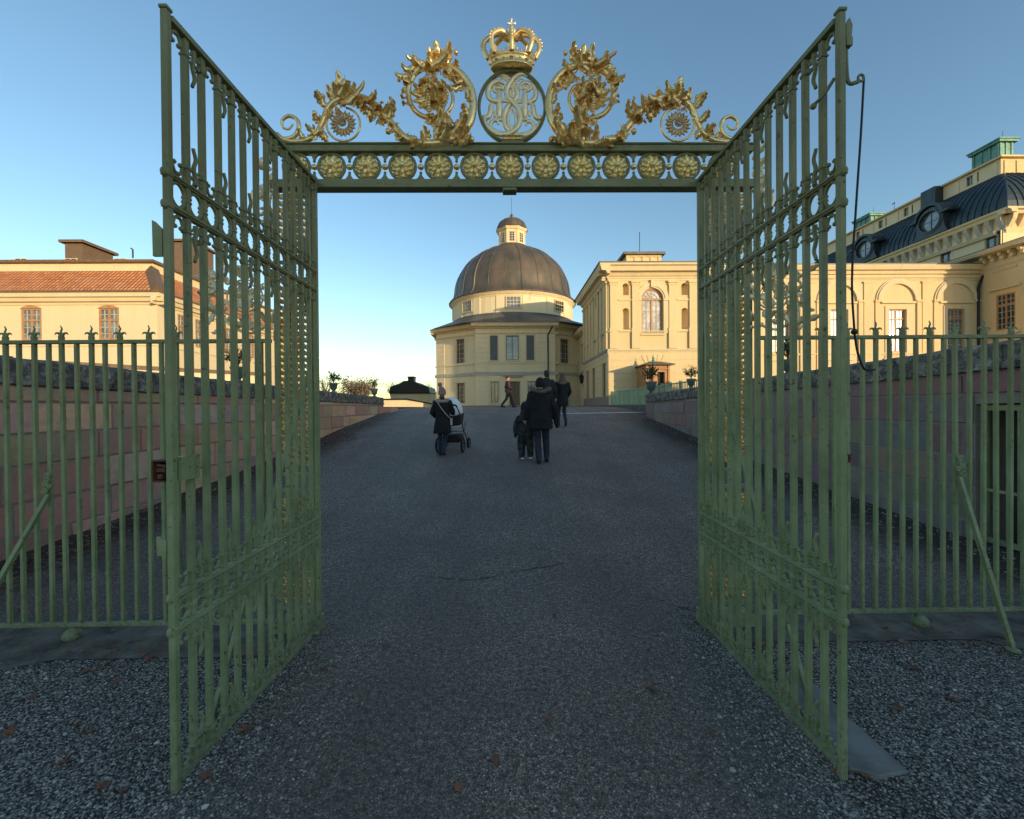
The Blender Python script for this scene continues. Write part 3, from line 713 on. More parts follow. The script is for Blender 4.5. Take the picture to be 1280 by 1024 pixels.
# ---- portal: piers, overhead rosette beam and gilded crest
YB = 3.20
portal = empty('gate_portal', (0.03, YB, 0), 'green iron portal frame with gilded rosette beam, crown and scrolls over the drive', 'gate portal')
zt0 = at(640, 184, YB).z; zt1 = at(640, 192, YB).z; zb0 = at(640, 226, YB).z; zb1 = at(640, 238, YB).z; zc = (zt1+zb0)/2
PXL = at(345, 215, YB).x; PXR = at(936, 215, YB).x
mb = MB(); mb.box(PXL-.02, PXR+.02, YB-.035, YB+.035, zt1, zt0); mb.box(PXL-.03, PXR+.03, YB-.045, YB+.045, zt0, zt0+.012)
mb.build('top_rail', 'green', portal, bevel=.003)
mb = MB(); mb.box(PXL-.02, PXR+.02, YB-.03, YB+.03, zb0-.035, zb0); mb.box(PXL-.018, PXR+.018, YB-.05, YB+.04, zb1, zb0-.035)
c_ = at(637, 242, YB); mb.box(c_.x-.05, c_.x+.05, YB-.045, YB+.035, zb1-.02, zb1); mb.build('bottom_rail', 'green', portal, bevel=.003)
def acanthus(mb, p, d, nrm, L, W, curl=.6, lobes=4, n=16, cup=.25, hook=0):
    """a serrated curling leaf growing from p along d; nrm is its face"""
    p = Vector(p); d = Vector(d).normalized(); nrm = Vector(nrm).normalized(); s = d.cross(nrm).normalized()
    n0 = len(mb.v)
    pos = p.copy(); ang = 0; st = L/n
    for i in range(n+1):
        t = i/n; env = sin(pi*min(1, .16+t*.86))**.8
        ser = .62+.38*abs(sin(pi*lobes*t+.2))
        wd = W*env*ser if i < n else .0008
        ang = curl*t*t*2.2
        dd = d*cos(ang)+nrm*sin(ang); nn = nrm*cos(ang)-d*sin(ang)
        sh = st*(1.1 if i < n else 0)*abs(sin(pi*lobes*t+.2))*.6
        for k_ in (-1, -.5, 0, .5, 1):
            q = pos + s*wd*k_*(1) + nn*(-cup*wd*abs(k_)**1.5 + (.18*W if k_ == 0 else -.05*W*abs(k_)))
            if abs(k_) == 1: q = q+dd*sh*1.8
            mb.v.append(tuple(q))
        pos = pos + dd*st + s*hook*st*t
    for i in range(n):
        for k_ in range(4): a_ = n0+i*5+k_; mb.f.append((a_, a_+1, a_+6, a_+5))
    return pos
def rosette_mesh(rad):
    mb = MB()
    for lay, (k, rr, ww, y) in enumerate(((10, 1.08, .36, .0), (10, .86, .30, -.012), (8, .58, .24, -.022))):
        for j in range(k):
            a = 2*pi*(j+.5*lay)/k; d = Vector((cos(a), 0, sin(a)))
            acanthus(mb, d*rad*.12+Vector((0, y, 0)), d+Vector((0, .05, 0)), (0, -1, 0), rad*rr*.92, rad*ww, curl=-.25+.25*lay, lobes=3, n=9, cup=.5)
    mb.ball((0, -.03, 0), rad*.2, 10, 6)
    for j in range(8):
        a = 2*pi*j/8; mb.ball((rad*.24*cos(a), -.022, rad*.24*sin(a)), rad*.07, 6, 4)
    return mb
cx = [371, 415, 459, 503.5, 548.5, 593, 637, 682, 726.5, 770, 814, 858, 902]
proto = None; ringp = None
hr = (zt1-zb0)/2
for i, x in enumerate(cx):
    c = at(x, 209, YB); X = c.x
    if proto is None:
        proto = rosette_mesh(hr-.008).build('rosette', 'goldrosette', portal, thick=.003, smooth=True); proto.matrix_parent_inverse = Matrix(); proto.location = (X-portal.location.x, -.005, zc)
        rb = MB(); rb.tube([Vector(((hr-.004)*cos(a), 0, (hr-.004)*sin(a))) for a in [2*pi*k/28 for k in range(28)]], .011, 6, closed=True); rb.ball((0, .012, 0), .03, 8, 6, (1, .4, 1))
        rb.box(-.004, .004, .008, .014, -hr+.01, hr-.01); rb.box(-hr+.01, hr-.01, .0145, .02, -.004, .004)
        ringp = rb.build('ring', 'green', proto, smooth=False); ringp.matrix_parent_inverse = Matrix()
        r0 = proto
    else:
        r0 = link_copy(proto, portal, (X-portal.location.x, -.005, zc)); r0.rotation_euler = (0, random.uniform(-.3, .3), 0)
        link_copy(ringp, r0)
    if i < len(cx)-1:
        Xm = (X+at(cx[i+1], 209, YB).x)/2
        b_ = MB(); b_.ball((Xm, YB, zc), .021, 12, 8, (1.15, 1, .95)); b_.build('bead', 'gold', portal, smooth=True)
        mb = MB()
        for sgn, z in ((1, zb0), (-1, zt1)):
            pr = [(Xm-.055, z), (Xm-.03, z+sgn*.010), (Xm-.014, z+sgn*.028), (Xm-.006, z+sgn*.048), (Xm+.006, z+sgn*.048), (Xm+.014, z+sgn*.028), (Xm+.03, z+sgn*.010), (Xm+.055, z)]
            mb.prism([(q[0], YB-.008, q[1]) for q in pr], (0, .016, 0)); mb.ball((Xm, YB, z+sgn*.056), .011, 8, 6)
        mb.build('cusp', 'green', portal, smooth=False)
# piers
for s_, xp, xg in ((-1, PXL, XL-.04), (1, PXR, XR+.04)):
    xs = [xp, xp+(xg-xp)*.36, xp+(xg-xp)*.66, xg]
    for x in xs:
        mb = MB(); mb.box(x-.014, x+.014, YB-.016, YB+.016, 0.0, zb1-.001); mb.box(x-.02, x+.02, YB-.022, YB+.022, .1, .14); mb.build('pier_post', 'green', portal, bevel=.002)
    mb = MB()
    for z in (.15, 1.0, 1.12, 2.52, 2.64): 
        for a, b in zip(xs, xs[1:]): mb.box(min(a, b)+.0145, max(a, b)-.0145, YB-.012, YB+.012, z, z+.022)
    mb.box(min(xp, xg)-.03, max(xp, xg)+.03, YB-.06, YB+.06, -.05, .0985); mb.build('pier_rail', 'green', portal)
    for a, b, wd in ((xs[0], xs[1], .030), (xs[1], xs[2], .040), (xs[2], xs[3], .026)):
        cxx = (a+b)/2
        for z0, z1 in ((.2, .96), (1.18, 2.48), (2.7, zb1-.03)):
            mb = MB(); k = max(3, int((z1-z0)/.045))
            mb.tube([(cxx+.008*sin(j*.9), YB, z0+(z1-z0)*j/(k*2)) for j in range(k*2+1)], .006, 5)
            for j in range(k):
                z = z0+(z1-z0)*(j+.3)/k
                for q in (-1, 1):
                    acanthus(mb, (cxx, YB-.004, z), (q*.75, -.35, .8), (q*.1, -1, -.1), .055, .020, curl=.9, lobes=2, n=6)
                if j % 3 == 0: mb.ball((cxx, YB-.012, z), .011, 8, 5)
            mb.build('foliage_strip', 'gold', portal, thick=.0025, smooth=True)
    # stay of the pier, toward the viewer
    fx = ong(1018, 897) if s_ > 0 else ong(262, 905)
    tx = Vector((xg+(.02 if s_ > 0 else -.02), YB-.02, 2.12 if s_ > 0 else 1.9))
    fp = Vector((fx.x, fx.y, -.01)); mb = MB(); mb.tube([tx, fp], .016, 4); mb.ball(fp+Vector((0, 0, .012)), .03, 8, 5, (1.2, 1.2, .6)); mb.build('stay', 'green', portal)

# medallion, monogram, crown
mc = at(640, 134, YB); mrx, mrz = .238, .258
mb = MB(); mb.tube([Vector((mc.x+mrx*cos(a), YB, mc.z+mrz*sin(a))) for a in [2*pi*k/56 for k in range(56)]], .013, 6, closed=True, flat=1.6)
mb.box(mc.x-.075, mc.x+.075, YB-.03, YB+.03, zt0+.012, zt0+.04); mb.build('medallion_ring', 'green', portal)
mb = MB()
for k in range(-5, 6): acanthus(mb, (mc.x+k*.012, YB-.032, zt0+.036), (k*.05, -.2, 1), (0, -1, .3), .028, .012, .9, 2, 6)
mb.build('medallion_foot', 'gold', portal, thick=.003, smooth=True)
def MP(x, y, dy=0):   # monogram sketch units about the medallion centre
    return Vector((mc.x+(x-340)/250*mrx, YB+dy, mc.z-(y-650)/268*mrz))
strokes = [
    ([(462, 424), (420, 408), (372, 425), (325, 475), (300, 530), (308, 580), (345, 618), (385, 665), (402, 730), (385, 795), (330, 845), (250, 858), (185, 830), (140, 775), (130, 720)], .0135, -.006),
    ([(430, 440), (395, 440), (355, 480), (330, 535), (338, 585)], .007, .004),
    ([(330, 660), (362, 700), (370, 760), (345, 810), (300, 835)], .008, .004),
    ([(437, 520), (437, 620), (437, 738)], .0155, .0),
    ([(415, 528), (405, 500), (430, 478), (470, 480), (482, 510), (460, 535), (437, 528)], .0085, -.006),
    ([(395, 480), (440, 462), (490, 482), (520, 530), (512, 585), (470, 610), (410, 606), (350, 618)], .0125, .005),
    ([(470, 612), (497, 640), (504, 690), (520, 725), (550, 730), (556, 712)], .013, .0),
    ([(504, 700), (488, 682), (470, 690), (470, 714), (484, 720)], .007, -.003),
    ([(446, 785), (448, 762), (472, 752), (500, 775), (498, 815), (450, 838), (390, 845)], .010, .006),
    ([(412, 740), (437, 744), (462, 740)], .009, 0), ([(408, 516), (437, 508), (466, 516)], .009, 0)]
mb = MB()
for pts, r, dy in strokes:
    for sg in (1, -1):
        P = [MP(340+sg*(x-340), y, dy*sg) for x, y in pts]
        k = len(spline(P, 6)); mb.tube(spline(P, 6), [1.55*r*(.45+.55*min(1, 4*min(i, k-1-i)/k)) for i in range(k)], 7, flat=.7)
mb.box(mc.x-.016, mc.x+.016, YB-.014, YB-.004, MP(340, 618).z-.016, MP(340, 618).z+.016, )
mb.build('monogram', 'goldpale', portal, smooth=True)
def crown():
    base = at(640, 86, YB).z; cxx = mc.x; rb, rt = .145, .165; H = at(640, 44, YB).z-base
    C = Vector((cxx, YB, 0))
    prof = [(rb-.006, base-.01), (rb+.008, base-.006), (rb+.010, base+.006), (rb, base+.012), (rb+.004, base+.03), (rb+.012, base+.05), (rb+.022, base+.056), (rb+.022, base+.066), (rb+.01, base+.068), (rb+.0, base+.064), (rb-.012, base+.01)]
    mb = MB(); mb.lathe(prof, C, 40)
    for j in range(16):
        a = 2*pi*j/16; mb.ball(C+Vector(((rb+.005)*cos(a), (rb+.005)*sin(a), base+.03)), .010 if j % 2 else .013, 8, 5, (1, 1, .7) if j % 2 else (1.5, 1.5, .6))
    for j in range(32):
        a = 2*pi*j/32; mb.ball(C+Vector(((rb+.023)*cos(a), (rb+.023)*sin(a), base+.074)), .007, 6, 4)
    o = mb.build('crown', 'gold', portal, smooth=True)
    mb = MB()
    for j in range(8):
        a = 2*pi*j/8+pi/8*0+pi/2; d = Vector((cos(a), sin(a), 0))
        z0 = base+.066
        for q in (-.5, 0, .5):
            dd = Vector((cos(a+q), sin(a+q), 0)); acanthus(mb, C+d*(rb+.02)+Vector((0, 0, z0)), (dd+Vector((0, 0, 1.6)))-d*.6, d, .06, .02, .5, 2, 7)
        pts = spline([C+d*(rb+.02)+Vector((0, 0, z0)), C+d*(rt+.035)+Vector((0, 0, z0+H*.3)), C+d*(rt+.022)+Vector((0, 0, z0+H*.55)), C+d*(rt*.62)+Vector((0, 0, z0+H*.74)), C+d*.05+Vector((0, 0, z0+H*.66)), C+Vector((0, 0, z0+H*.60))], 5)
        mb.tube(pts, [.019]*(len(pts)-3)+[.013]*3, 6, flat=1.2)
        for k_, p in enumerate(pts[2:-6:2]): mb.ball(p+d*.016+Vector((0, 0, .010)), .0105, 6, 4)
    mb.build('arches', 'gold', o, smooth=True).matrix_parent_inverse = Matrix()
    mb = MB(); t = base+.066+H*.66
    mb.lathe([(.012, t), (.03, t+.01), (.034, t+.03), (.03, t+.05), (.012, t+.062), (.008, t+.07)], C, 16); mb.ball(C+Vector((0, 0, t+.035)), .035, 14, 8)
    tc = t+.07
    for k_ in range(1): pass
    def arm(dx, dz):
        e = C+Vector((dx*.032, 0, tc+.03+dz*.032)); mb.tube([C+Vector((0, 0, tc+.03)), C+Vector((dx*.018, 0, tc+.03+dz*.018)), e], [.005, .006, .012], 6)
    for q in ((1, 0), (-1, 0), (0, 1), (0, -1)): arm(*q)
    mb.build('orb_and_cross', 'goldpale', o, smooth=True).matrix_parent_inverse = Matrix()
    mb = MB()
    for j in range(8):
        a = 2*pi*(j+.5)/8; mb.ball(C+Vector((cos(a), sin(a), 0))*.10+Vector((0, 0, base+.11)), .01, 6, 4)
    mb.build('pearl', 'goldpale', o, smooth=True).matrix_parent_inverse = Matrix()
crown()
for nm in ('crown', 'arches', 'orb_and_cross', 'pearl'):
    for v in bpy.data.objects[nm].data.vertices: v.co.y = YB+(v.co.y-YB)*.5
# rinceau scrolls on either side (sketched in photo units for the left one; the right one is its mirror)
def rinceau(sg):
    rnd = random.Random(21+sg)
    q0 = at(639, 150, YB)
    ppm = 552/YB
    def P(x, y, dy=0): return Vector((q0.x+sg*(x-639)/ppm*-1*-1 if sg > 0 else q0.x-(x-639)/ppm, YB+dy-.03, q0.z-(y-150)/ppm+.006))
    # sg=1: left as sketched, sg=-1: mirrored
    stem = [(372, 160), (366, 166), (359, 163), (359, 155), (367, 150), (376, 154), (379, 164), (373, 175), (360, 178), (352, 172)]
    mb = MB(); pts = spline([P(*p) for p in stem], 6); k = len(pts)
    mb.tube(pts, [.006+.010*min(1, i/k*1.6) for i in range(k)], 8)
    main = [(346, 168), (356, 176), (368, 181), (386, 180), (400, 172), (408, 157), (414, 142), (424, 132), (440, 127), (456, 128), (470, 135), (482, 147), (494, 162), (506, 175), (520, 182), (540, 184), (560, 181), (577, 173), (588, 158), (592, 138), (590, 118), (581, 102), (566, 91), (549, 86), (532, 90), (519, 100), (513, 116), (515, 134), (525, 147), (542, 153), (558, 148), (567, 134), (565, 119), (554, 110), (542, 112)]
    pts = spline([P(*p) for p in main], 5); k = len(pts)
    mb.tube(pts, [.013+.016*sin(pi*min(1, i/k*1.1)) for i in range(k)], 8)
    circ = [P(433+20.5*cos(a), 160+20.5*sin(a)) for a in [R(200-i*14) for i in range(21)]]
    mb.tube(circ, .0085, 7)
    mb.build('scroll_stem', 'gold', portal, smooth=True)
    mb = MB()
    # leaves: (x, y, direction deg (photo sense, 0=right, 90=up), length px, width px, curl)
    L = [(352, 174, 150, 14, 5, .5), (385, 178, 130, 18, 5, -.6), (392, 178, 60, 16, 5, .5), (402, 170, 165, 16, 5, .8), (404, 166, 300, 16, 6, -.5), (399, 173, 250, 10, 5, .5), (408, 158, 150, 15, 6, .8), (410, 150, 20, 14, 5, .4), (413, 140, 130, 20, 6, .9), (420, 132, 100, 16, 5, .6),
         (424, 134, 60, 24, 8, .4), (430, 130, 88, 26, 9, .3), (438, 129, 45, 20, 7, .4), (436, 128, 120, 16, 6, .5), (428, 132, 10, 42, 11, .2), (440, 130, -8, 36, 9, .3), (446, 131, -35, 26, 8, .5), (452, 133, -50, 26, 7, -.4), (460, 132, 8, 22, 6, .6), (432, 134, -60, 14, 6, .5), (424, 138, -80, 12, 5, .5),
         (470, 138, -70, 28, 8, .6), (468, 140, -100, 18, 7, -.5), (476, 142, 5, 26, 7, .7), (480, 146, -95, 26, 7, .6), (484, 152, 30, 22, 6, .9), (488, 156, 60, 20, 6, .7), (490, 160, -20, 14, 6, .4), (498, 168, -60, 20, 7, .5), (503, 172, -100, 14, 6, .3), (506, 176, -20, 22, 6, .2), (516, 182, -80, 10, 5, .4),
         (545, 184, 60, 40, 11, .4), (552, 184, 35, 44, 11, .4), (550, 184, 85, 36, 10, .5), (560, 182, 20, 34, 9, .5), (565, 182, 0, 28, 8, .6), (556, 183, 110, 22, 8, .5), (575, 178, -10, 16, 7, .3), (540, 184, 165, 22, 6, .3), (536, 183, 95, 18, 6, .5), (570, 180, 50, 26, 8, .6),
         (587, 160, 150, 16, 5, .9), (586, 150, 120, 14, 5, .9), (591, 135, 140, 12, 4, .8), (588, 115, 230, 18, 6, .6), (583, 105, 215, 26, 8, .5), (575, 98, 230, 24, 8, .4), (566, 92, 240, 22, 8, .4), (560, 90, 75, 24, 6, .8), (556, 88, 95, 14, 6, .5), (566, 92, 40, 14, 5, .7),
         (549, 86, 92, 22, 9, .3), (545, 87, 110, 20, 7, .3), (553, 87, 60, 18, 7, .4), (542, 88, 260, 16, 8, .5), (552, 88, 285, 18, 8, .5), (536, 90, 255, 16, 7, .6), (530, 90, 140, 26, 6, -.5), (528, 92, 160, 20, 6, -.6), (522, 98, 200, 26, 7, .5), (518, 104, 215, 22, 6, .9), (520, 100, 230, 18, 7, .5), (513, 118, 250, 18, 5, .8), (514, 128, 260, 22, 6, .7), (540, 87, 175, 30, 7, .2), (530, 92, 10, 36, 8, .3),
         (526, 110, -50, 24, 9, .7), (532, 106, -20, 22, 9, .7), (540, 112, -90, 30, 9, .5), (548, 112, -70, 34, 9, .4), (556, 116, -110, 26, 9, .5), (520, 120, -10, 24, 9, .5), (524, 132, 20, 24, 9, .5), (534, 142, 60, 22, 8, .6), (552, 146, 100, 28, 9, .5), (560, 136, 150, 22, 8, .6), (562, 122, 190, 20, 8, .6), (545, 150, -75, 22, 8, .4), (552, 152, -95, 24, 8, .4), (540, 150, -110, 14, 6, .4), (558, 152, -60, 24, 8, .4)]
    for (x, y, a, l, wd, cu) in L:
        a = R(a); dx = cos(a)*(1 if sg > 0 else -1); ty = rnd.uniform(-.45, .15)
        e = acanthus(mb, P(x, y, rnd.uniform(-.022, .012)), (dx, ty, sin(a)), (rnd.uniform(-.3, .3), -1, rnd.uniform(-.1, .5)), l/ppm*1.02, wd/ppm*.92, cu*1.2, 4, 18, cup=.45)
        for k_ in range(1): acanthus(mb, P(x+rnd.uniform(-3, 3), y+rnd.uniform(-2, 2), rnd.uniform(-.035, .0)), (dx+rnd.uniform(-.5, .5), rnd.uniform(-.6, 0), sin(a)+rnd.uniform(-.5, .5)), (rnd.uniform(-.5, .5), -1, rnd.uniform(-.3, .5)), l/ppm*rnd.uniform(.4, .7), wd/ppm*.7, rnd.uniform(.5, 1.6), 3, 12, cup=.5)
    for (x, y, r) in ((409, 128, 3.2), (404, 130, 2.2), (399, 148, 3), (514, 96, 3.4), (519, 93, 3.2), (590, 180, 3.6), (583, 180, 2.4), (572, 74, 2.8), (488, 170, 3.4), (494, 133, 2.6), (502, 107, 2.4)):
        mb.ball(P(x, y, -.012), r/ppm, 8, 6)
    mb.build('acanthus', 'gold', portal, thick=.003, smooth=True)
    # sunflower rosette in the small ring, cone and seed head in the large one
    mb = MB(); c = P(433, 160, -.004)
    for j in range(18):
        a = 2*pi*j/18; d = Vector((cos(a), -.12, sin(a))); acanthus(mb, c+d*.035, d, (0, -1, 0), .062, .013, -.3, 1, 7, cup=.6)
    for j in range(12):
        a = 2*pi*j/12; mb.ball(c+Vector((.026*cos(a), -.02, .026*sin(a))), .006, 6, 4)
    mb.ball(c+Vector((0, -.012, 0)), .024, 12, 6, (1, .3, 1))
    for j in range(7): a = 2*pi*j/7; mb.ball(c+Vector((.013*cos(a), -.022, .013*sin(a))), .005, 6, 4); mb.build('flower', 'goldpale', portal, thick=.0025, smooth=True)
    mb = MB(); c = P(540, 128, -.01)
    for j in range(13):
        a = 2*pi*j/13+.2; d = Vector((cos(a), -.15, sin(a))); acanthus(mb, c+d*.012, d, (0, -1, 0), .115+.02*rnd.random(), .026, .5, 3, 10, cup=.5)
    e = P(541, 158, -.10); cc = P(538, 124, -.03); n_ = 9
    for j in range(n_): mb.ball(cc.lerp(e, j/(n_-1)), .016-.0006*j, 10, 6, (1, .8, .7))
    mb.build('seed_head', 'gold', portal, thick=.003, smooth=True)
rinceau(1); rinceau(-1)

# ---- railings either side
def railing(sg, x0, x1, label, brace_top, brace_foot, foot_px):
    """x0 = pier side, x1 = outer end (world X)"""
    root = empty('railing', ((x0+x1)/2, GD, 0), label, 'railing', 'green iron railings beside the gate')
    zb, zt = .096+(.012 if sg > 0 else 0), 2.082; a, b = min(x0, x1), max(x0, x1)
    mb = MB(); mb.box(a, b, GD-.016, GD+.016, zb-.014, zb+.014); mb.build('bottom_rail', 'green', root, bevel=.003)
    mb = MB(); mb.box(a, b, GD-.018, GD+.018, zt-.014, zt+.012); mb.build('top_rail', 'green', root, bevel=.003)
    n = int((b-a)/.0985); proto = {}; crest0, crest1 = 2.44 if sg > 0 else -1.36, 0
    for i in range(n+1):
        x = x0+sg*.07+sg*i*.0985
        if abs(x) > abs(x1): break
        u = (x/GD)*552+632
        tall = i % 2 == 0 and not (235 < u < 345 or 925 < u < 1010)
        key = tall
        if key not in proto:
            mb = MB(); mb.box(-.0118, .0118, -.0118, .0118, zb+.014, zt-.014)
            if tall:
                mb.box(-.013, .013, -.013, .013, zt+.012, zt+.04)
                for s_ in (-1, 1):
                    mb.tube(spline([(0, 0, zt+.03), (s_*.016, 0, zt+.058), (s_*.034, 0, zt+.062), (s_*.044, 0, zt+.05)], 4), [.012, .012, .011, .010, .010, .009, .008, .008, .007, .006, .005, .004, .003], 5, flat=.8)
                mb.tube([(0.004*sin(k*1.3), 0, zt+.04+k*.0085) for k in range(10)], [.011, .010, .008, .007, .0065, .006, .0055, .005, .004, .002], 6)
            proto[key] = mb.build('bar', 'green', root, bevel=.002); proto[key].matrix_parent_inverse = Matrix(); proto[key].location = (x-root.location.x, 0, 0)
        else: link_copy(proto[key], root, (x-root.location.x, 0, 0)).rotation_euler = (random.uniform(-.003, .003), random.uniform(-.003, .003), random.uniform(-.06, .06))
    # brace with scroll head
    mb = MB(); t = Vector(brace_top); f = Vector(brace_foot); mb.tube([t, f], .018, 4); mb.ball(f, .03, 8, 5, (1.3, 1.3, .5)); mb.build('brace', 'green', root)
    mb = MB()
    for k, (dx, dz, rr) in enumerate(((0, .13, .024), (.012, .075, .02), (-.016, .06, .018), (.016, .028, .022))):
        c = t+Vector((dx*sg, -.012, dz)); mb.tube([c+Vector((rr*(1-.05*q)*cos(.6*q+k), 0, rr*(1-.05*q)*sin(.6*q+k))) for q in range(14)], .007, 6)
    mb.tube(spline([t+Vector((0, 0, -.02)), t+Vector((.018*sg, -.01, .05)), t+Vector((-.012*sg, -.01, .11)), t+Vector((.01*sg, -.01, .15))], 5), .008, 6)
    mb.build('brace_scroll', 'green', root, smooth=True)
    p = at(foot_px, 770 if sg > 0 else 788, GD-.03); mb = MB(); mb.lathe([(.012, zb-.014), (.036, zb-.03), (.052, zb-.05), (.055, zb-.07), (.045, .0)], (p.x, GD-.02, 0), 18); mb.build('foot', 'green', root, smooth=True)
    # gilded crest on the rail
    cc = at(963 if sg > 0 else 306, 368 if sg > 0 else 372, GD); ppm = 552/GD
    cr = MB(); r = .125
    for rr in (r, r-.022): cr.tube([cc+Vector((rr*cos(a_), 0, rr*sin(a_))) for a_ in [2*pi*k/30 for k in range(30)]], .006, 6, closed=True)
    cr.tube(spline([cc+Vector((-.17, 0, -.06)), cc+Vector((-.14, 0, -.15)), cc+Vector((-.06, 0, -.22)), cc+Vector((.02, 0, -.25)), cc+Vector((.08, 0, -.24)), cc+Vector((.16, 0, -.18)), cc+Vector((.22, 0, -.06)), cc+Vector((.24, 0, .04)), cc+Vector((.19, 0, .12))], 5), .010, 7)
    cr.tube([cc+Vector((0, .01, -.12)), cc+Vector((0, .01, zt-cc.z))], .012, 6); cr.tube([cc+Vector((.2, .01, -.12)), Vector((cc.x+.2, GD+.01, zt))], .008, 6); cr.tube([cc+Vector((-.15, .01, -.12)), Vector((cc.x-.15, GD+.01, zt))], .008, 6)
    o = cr.build('crest', 'goldpale', root, smooth=True)
    rnd = random.Random(8+sg); cr = MB()
    for k in range(26):
        a_ = 2*pi*k/26; d = Vector((cos(a_), rnd.uniform(-.4, 0), sin(a_)))
        s0 = r*.2 if k % 2 else r*1.0; st = cc+d*s0; tl = .085 if k % 2 else rnd.uniform(.07, .12)
        acanthus(cr, st, d+Vector((rnd.uniform(-.9, .9), 0, rnd.uniform(-.9, .9)))*(.6), (rnd.uniform(-.3, .3), -1, 0), tl, .026, rnd.uniform(.2, .9), 3, 9)
    for k in range(16):
        st = cc+Vector((sg*rnd.uniform(.14, .25), 0, rnd.uniform(-.2, .2))); acanthus(cr, st, (rnd.uniform(-.6, .6), -.2, rnd.uniform(-1, 1)), (0, -1, 0), rnd.uniform(.07, .13), .025, rnd.uniform(-.6, .9), 3, 9)
    for k in range(12):
        st = cc+Vector((rnd.uniform(-.16, .22), 0, -.16-rnd.uniform(0, .09))); acanthus(cr, st, (rnd.uniform(-1, 1), -.2, rnd.uniform(-.4, .7)), (0, -1, 0), rnd.uniform(.05, .1), .022, rnd.uniform(.2, .9), 3, 8)
    if True:
        for k in range(7): acanthus(cr, cc+Vector((0, 0, r)), (-.9+.3*k, -.15, 1), (0, -1, 0), .10, .022, .4, 3, 8)
    x_ = cr.build('acanthus', 'goldpale', o, thick=.003, smooth=True); x_.matrix_parent_inverse = Matrix()
    # console scroll running up to the beam end
    cs = MB(); e = PXR if sg > 0 else PXL; s_ = sg
    K = lambda dx, z: Vector((e+s_*dx, YB, z))
    top = at(945 if sg > 0 else 330, 195, YB).z; bot = at(945, 285, YB).z
    cs.tube(spline([K(.03, top-.02), K(.06, top+.0), K(.07, top-.08), K(.045, top-.22), K(.06, top-.36), K(.12, top-.42), K(.17, top-.34), K(.16, top-.25), K(.11, top-.24), K(.09, top-.30)], 6), .011, 7)
    cs.tube([K(.02, top-.5), K(.05, top-.42)], .01, 6)
    for k in range(20):
        z = top-.46*k/19; acanthus(cs, K(.045+.02*sin(k), z), (s_*rnd.uniform(-.2, 1), -.3, rnd.uniform(-1, .5)), (0, -1, 0), rnd.uniform(.07, .12), .026, rnd.uniform(.1, .9), 3, 9)
    cs.build('console_scroll', 'goldpale', portal, thick=.003, smooth=True)
    return root
bt = at(62, 618, GD-.02); bf = ong(-12, 775)
railing(-1, PXL-.02, -5.25, 'green iron railing with wavy spikes left of the gate before the pink wall', (bt.x, GD-.025, bt.z), (at(-6, 800, 3.0).x, 2.75, .02), 88)
bt = at(1198, 596, GD-.02); bf = ong(1266, 816)
railing(1, PXR+.02, 5.25, 'green iron railing with wavy spikes right of the gate before the grey wall', (bt.x, GD-.025, bt.z), (bf.x, bf.y, .02), 1151)
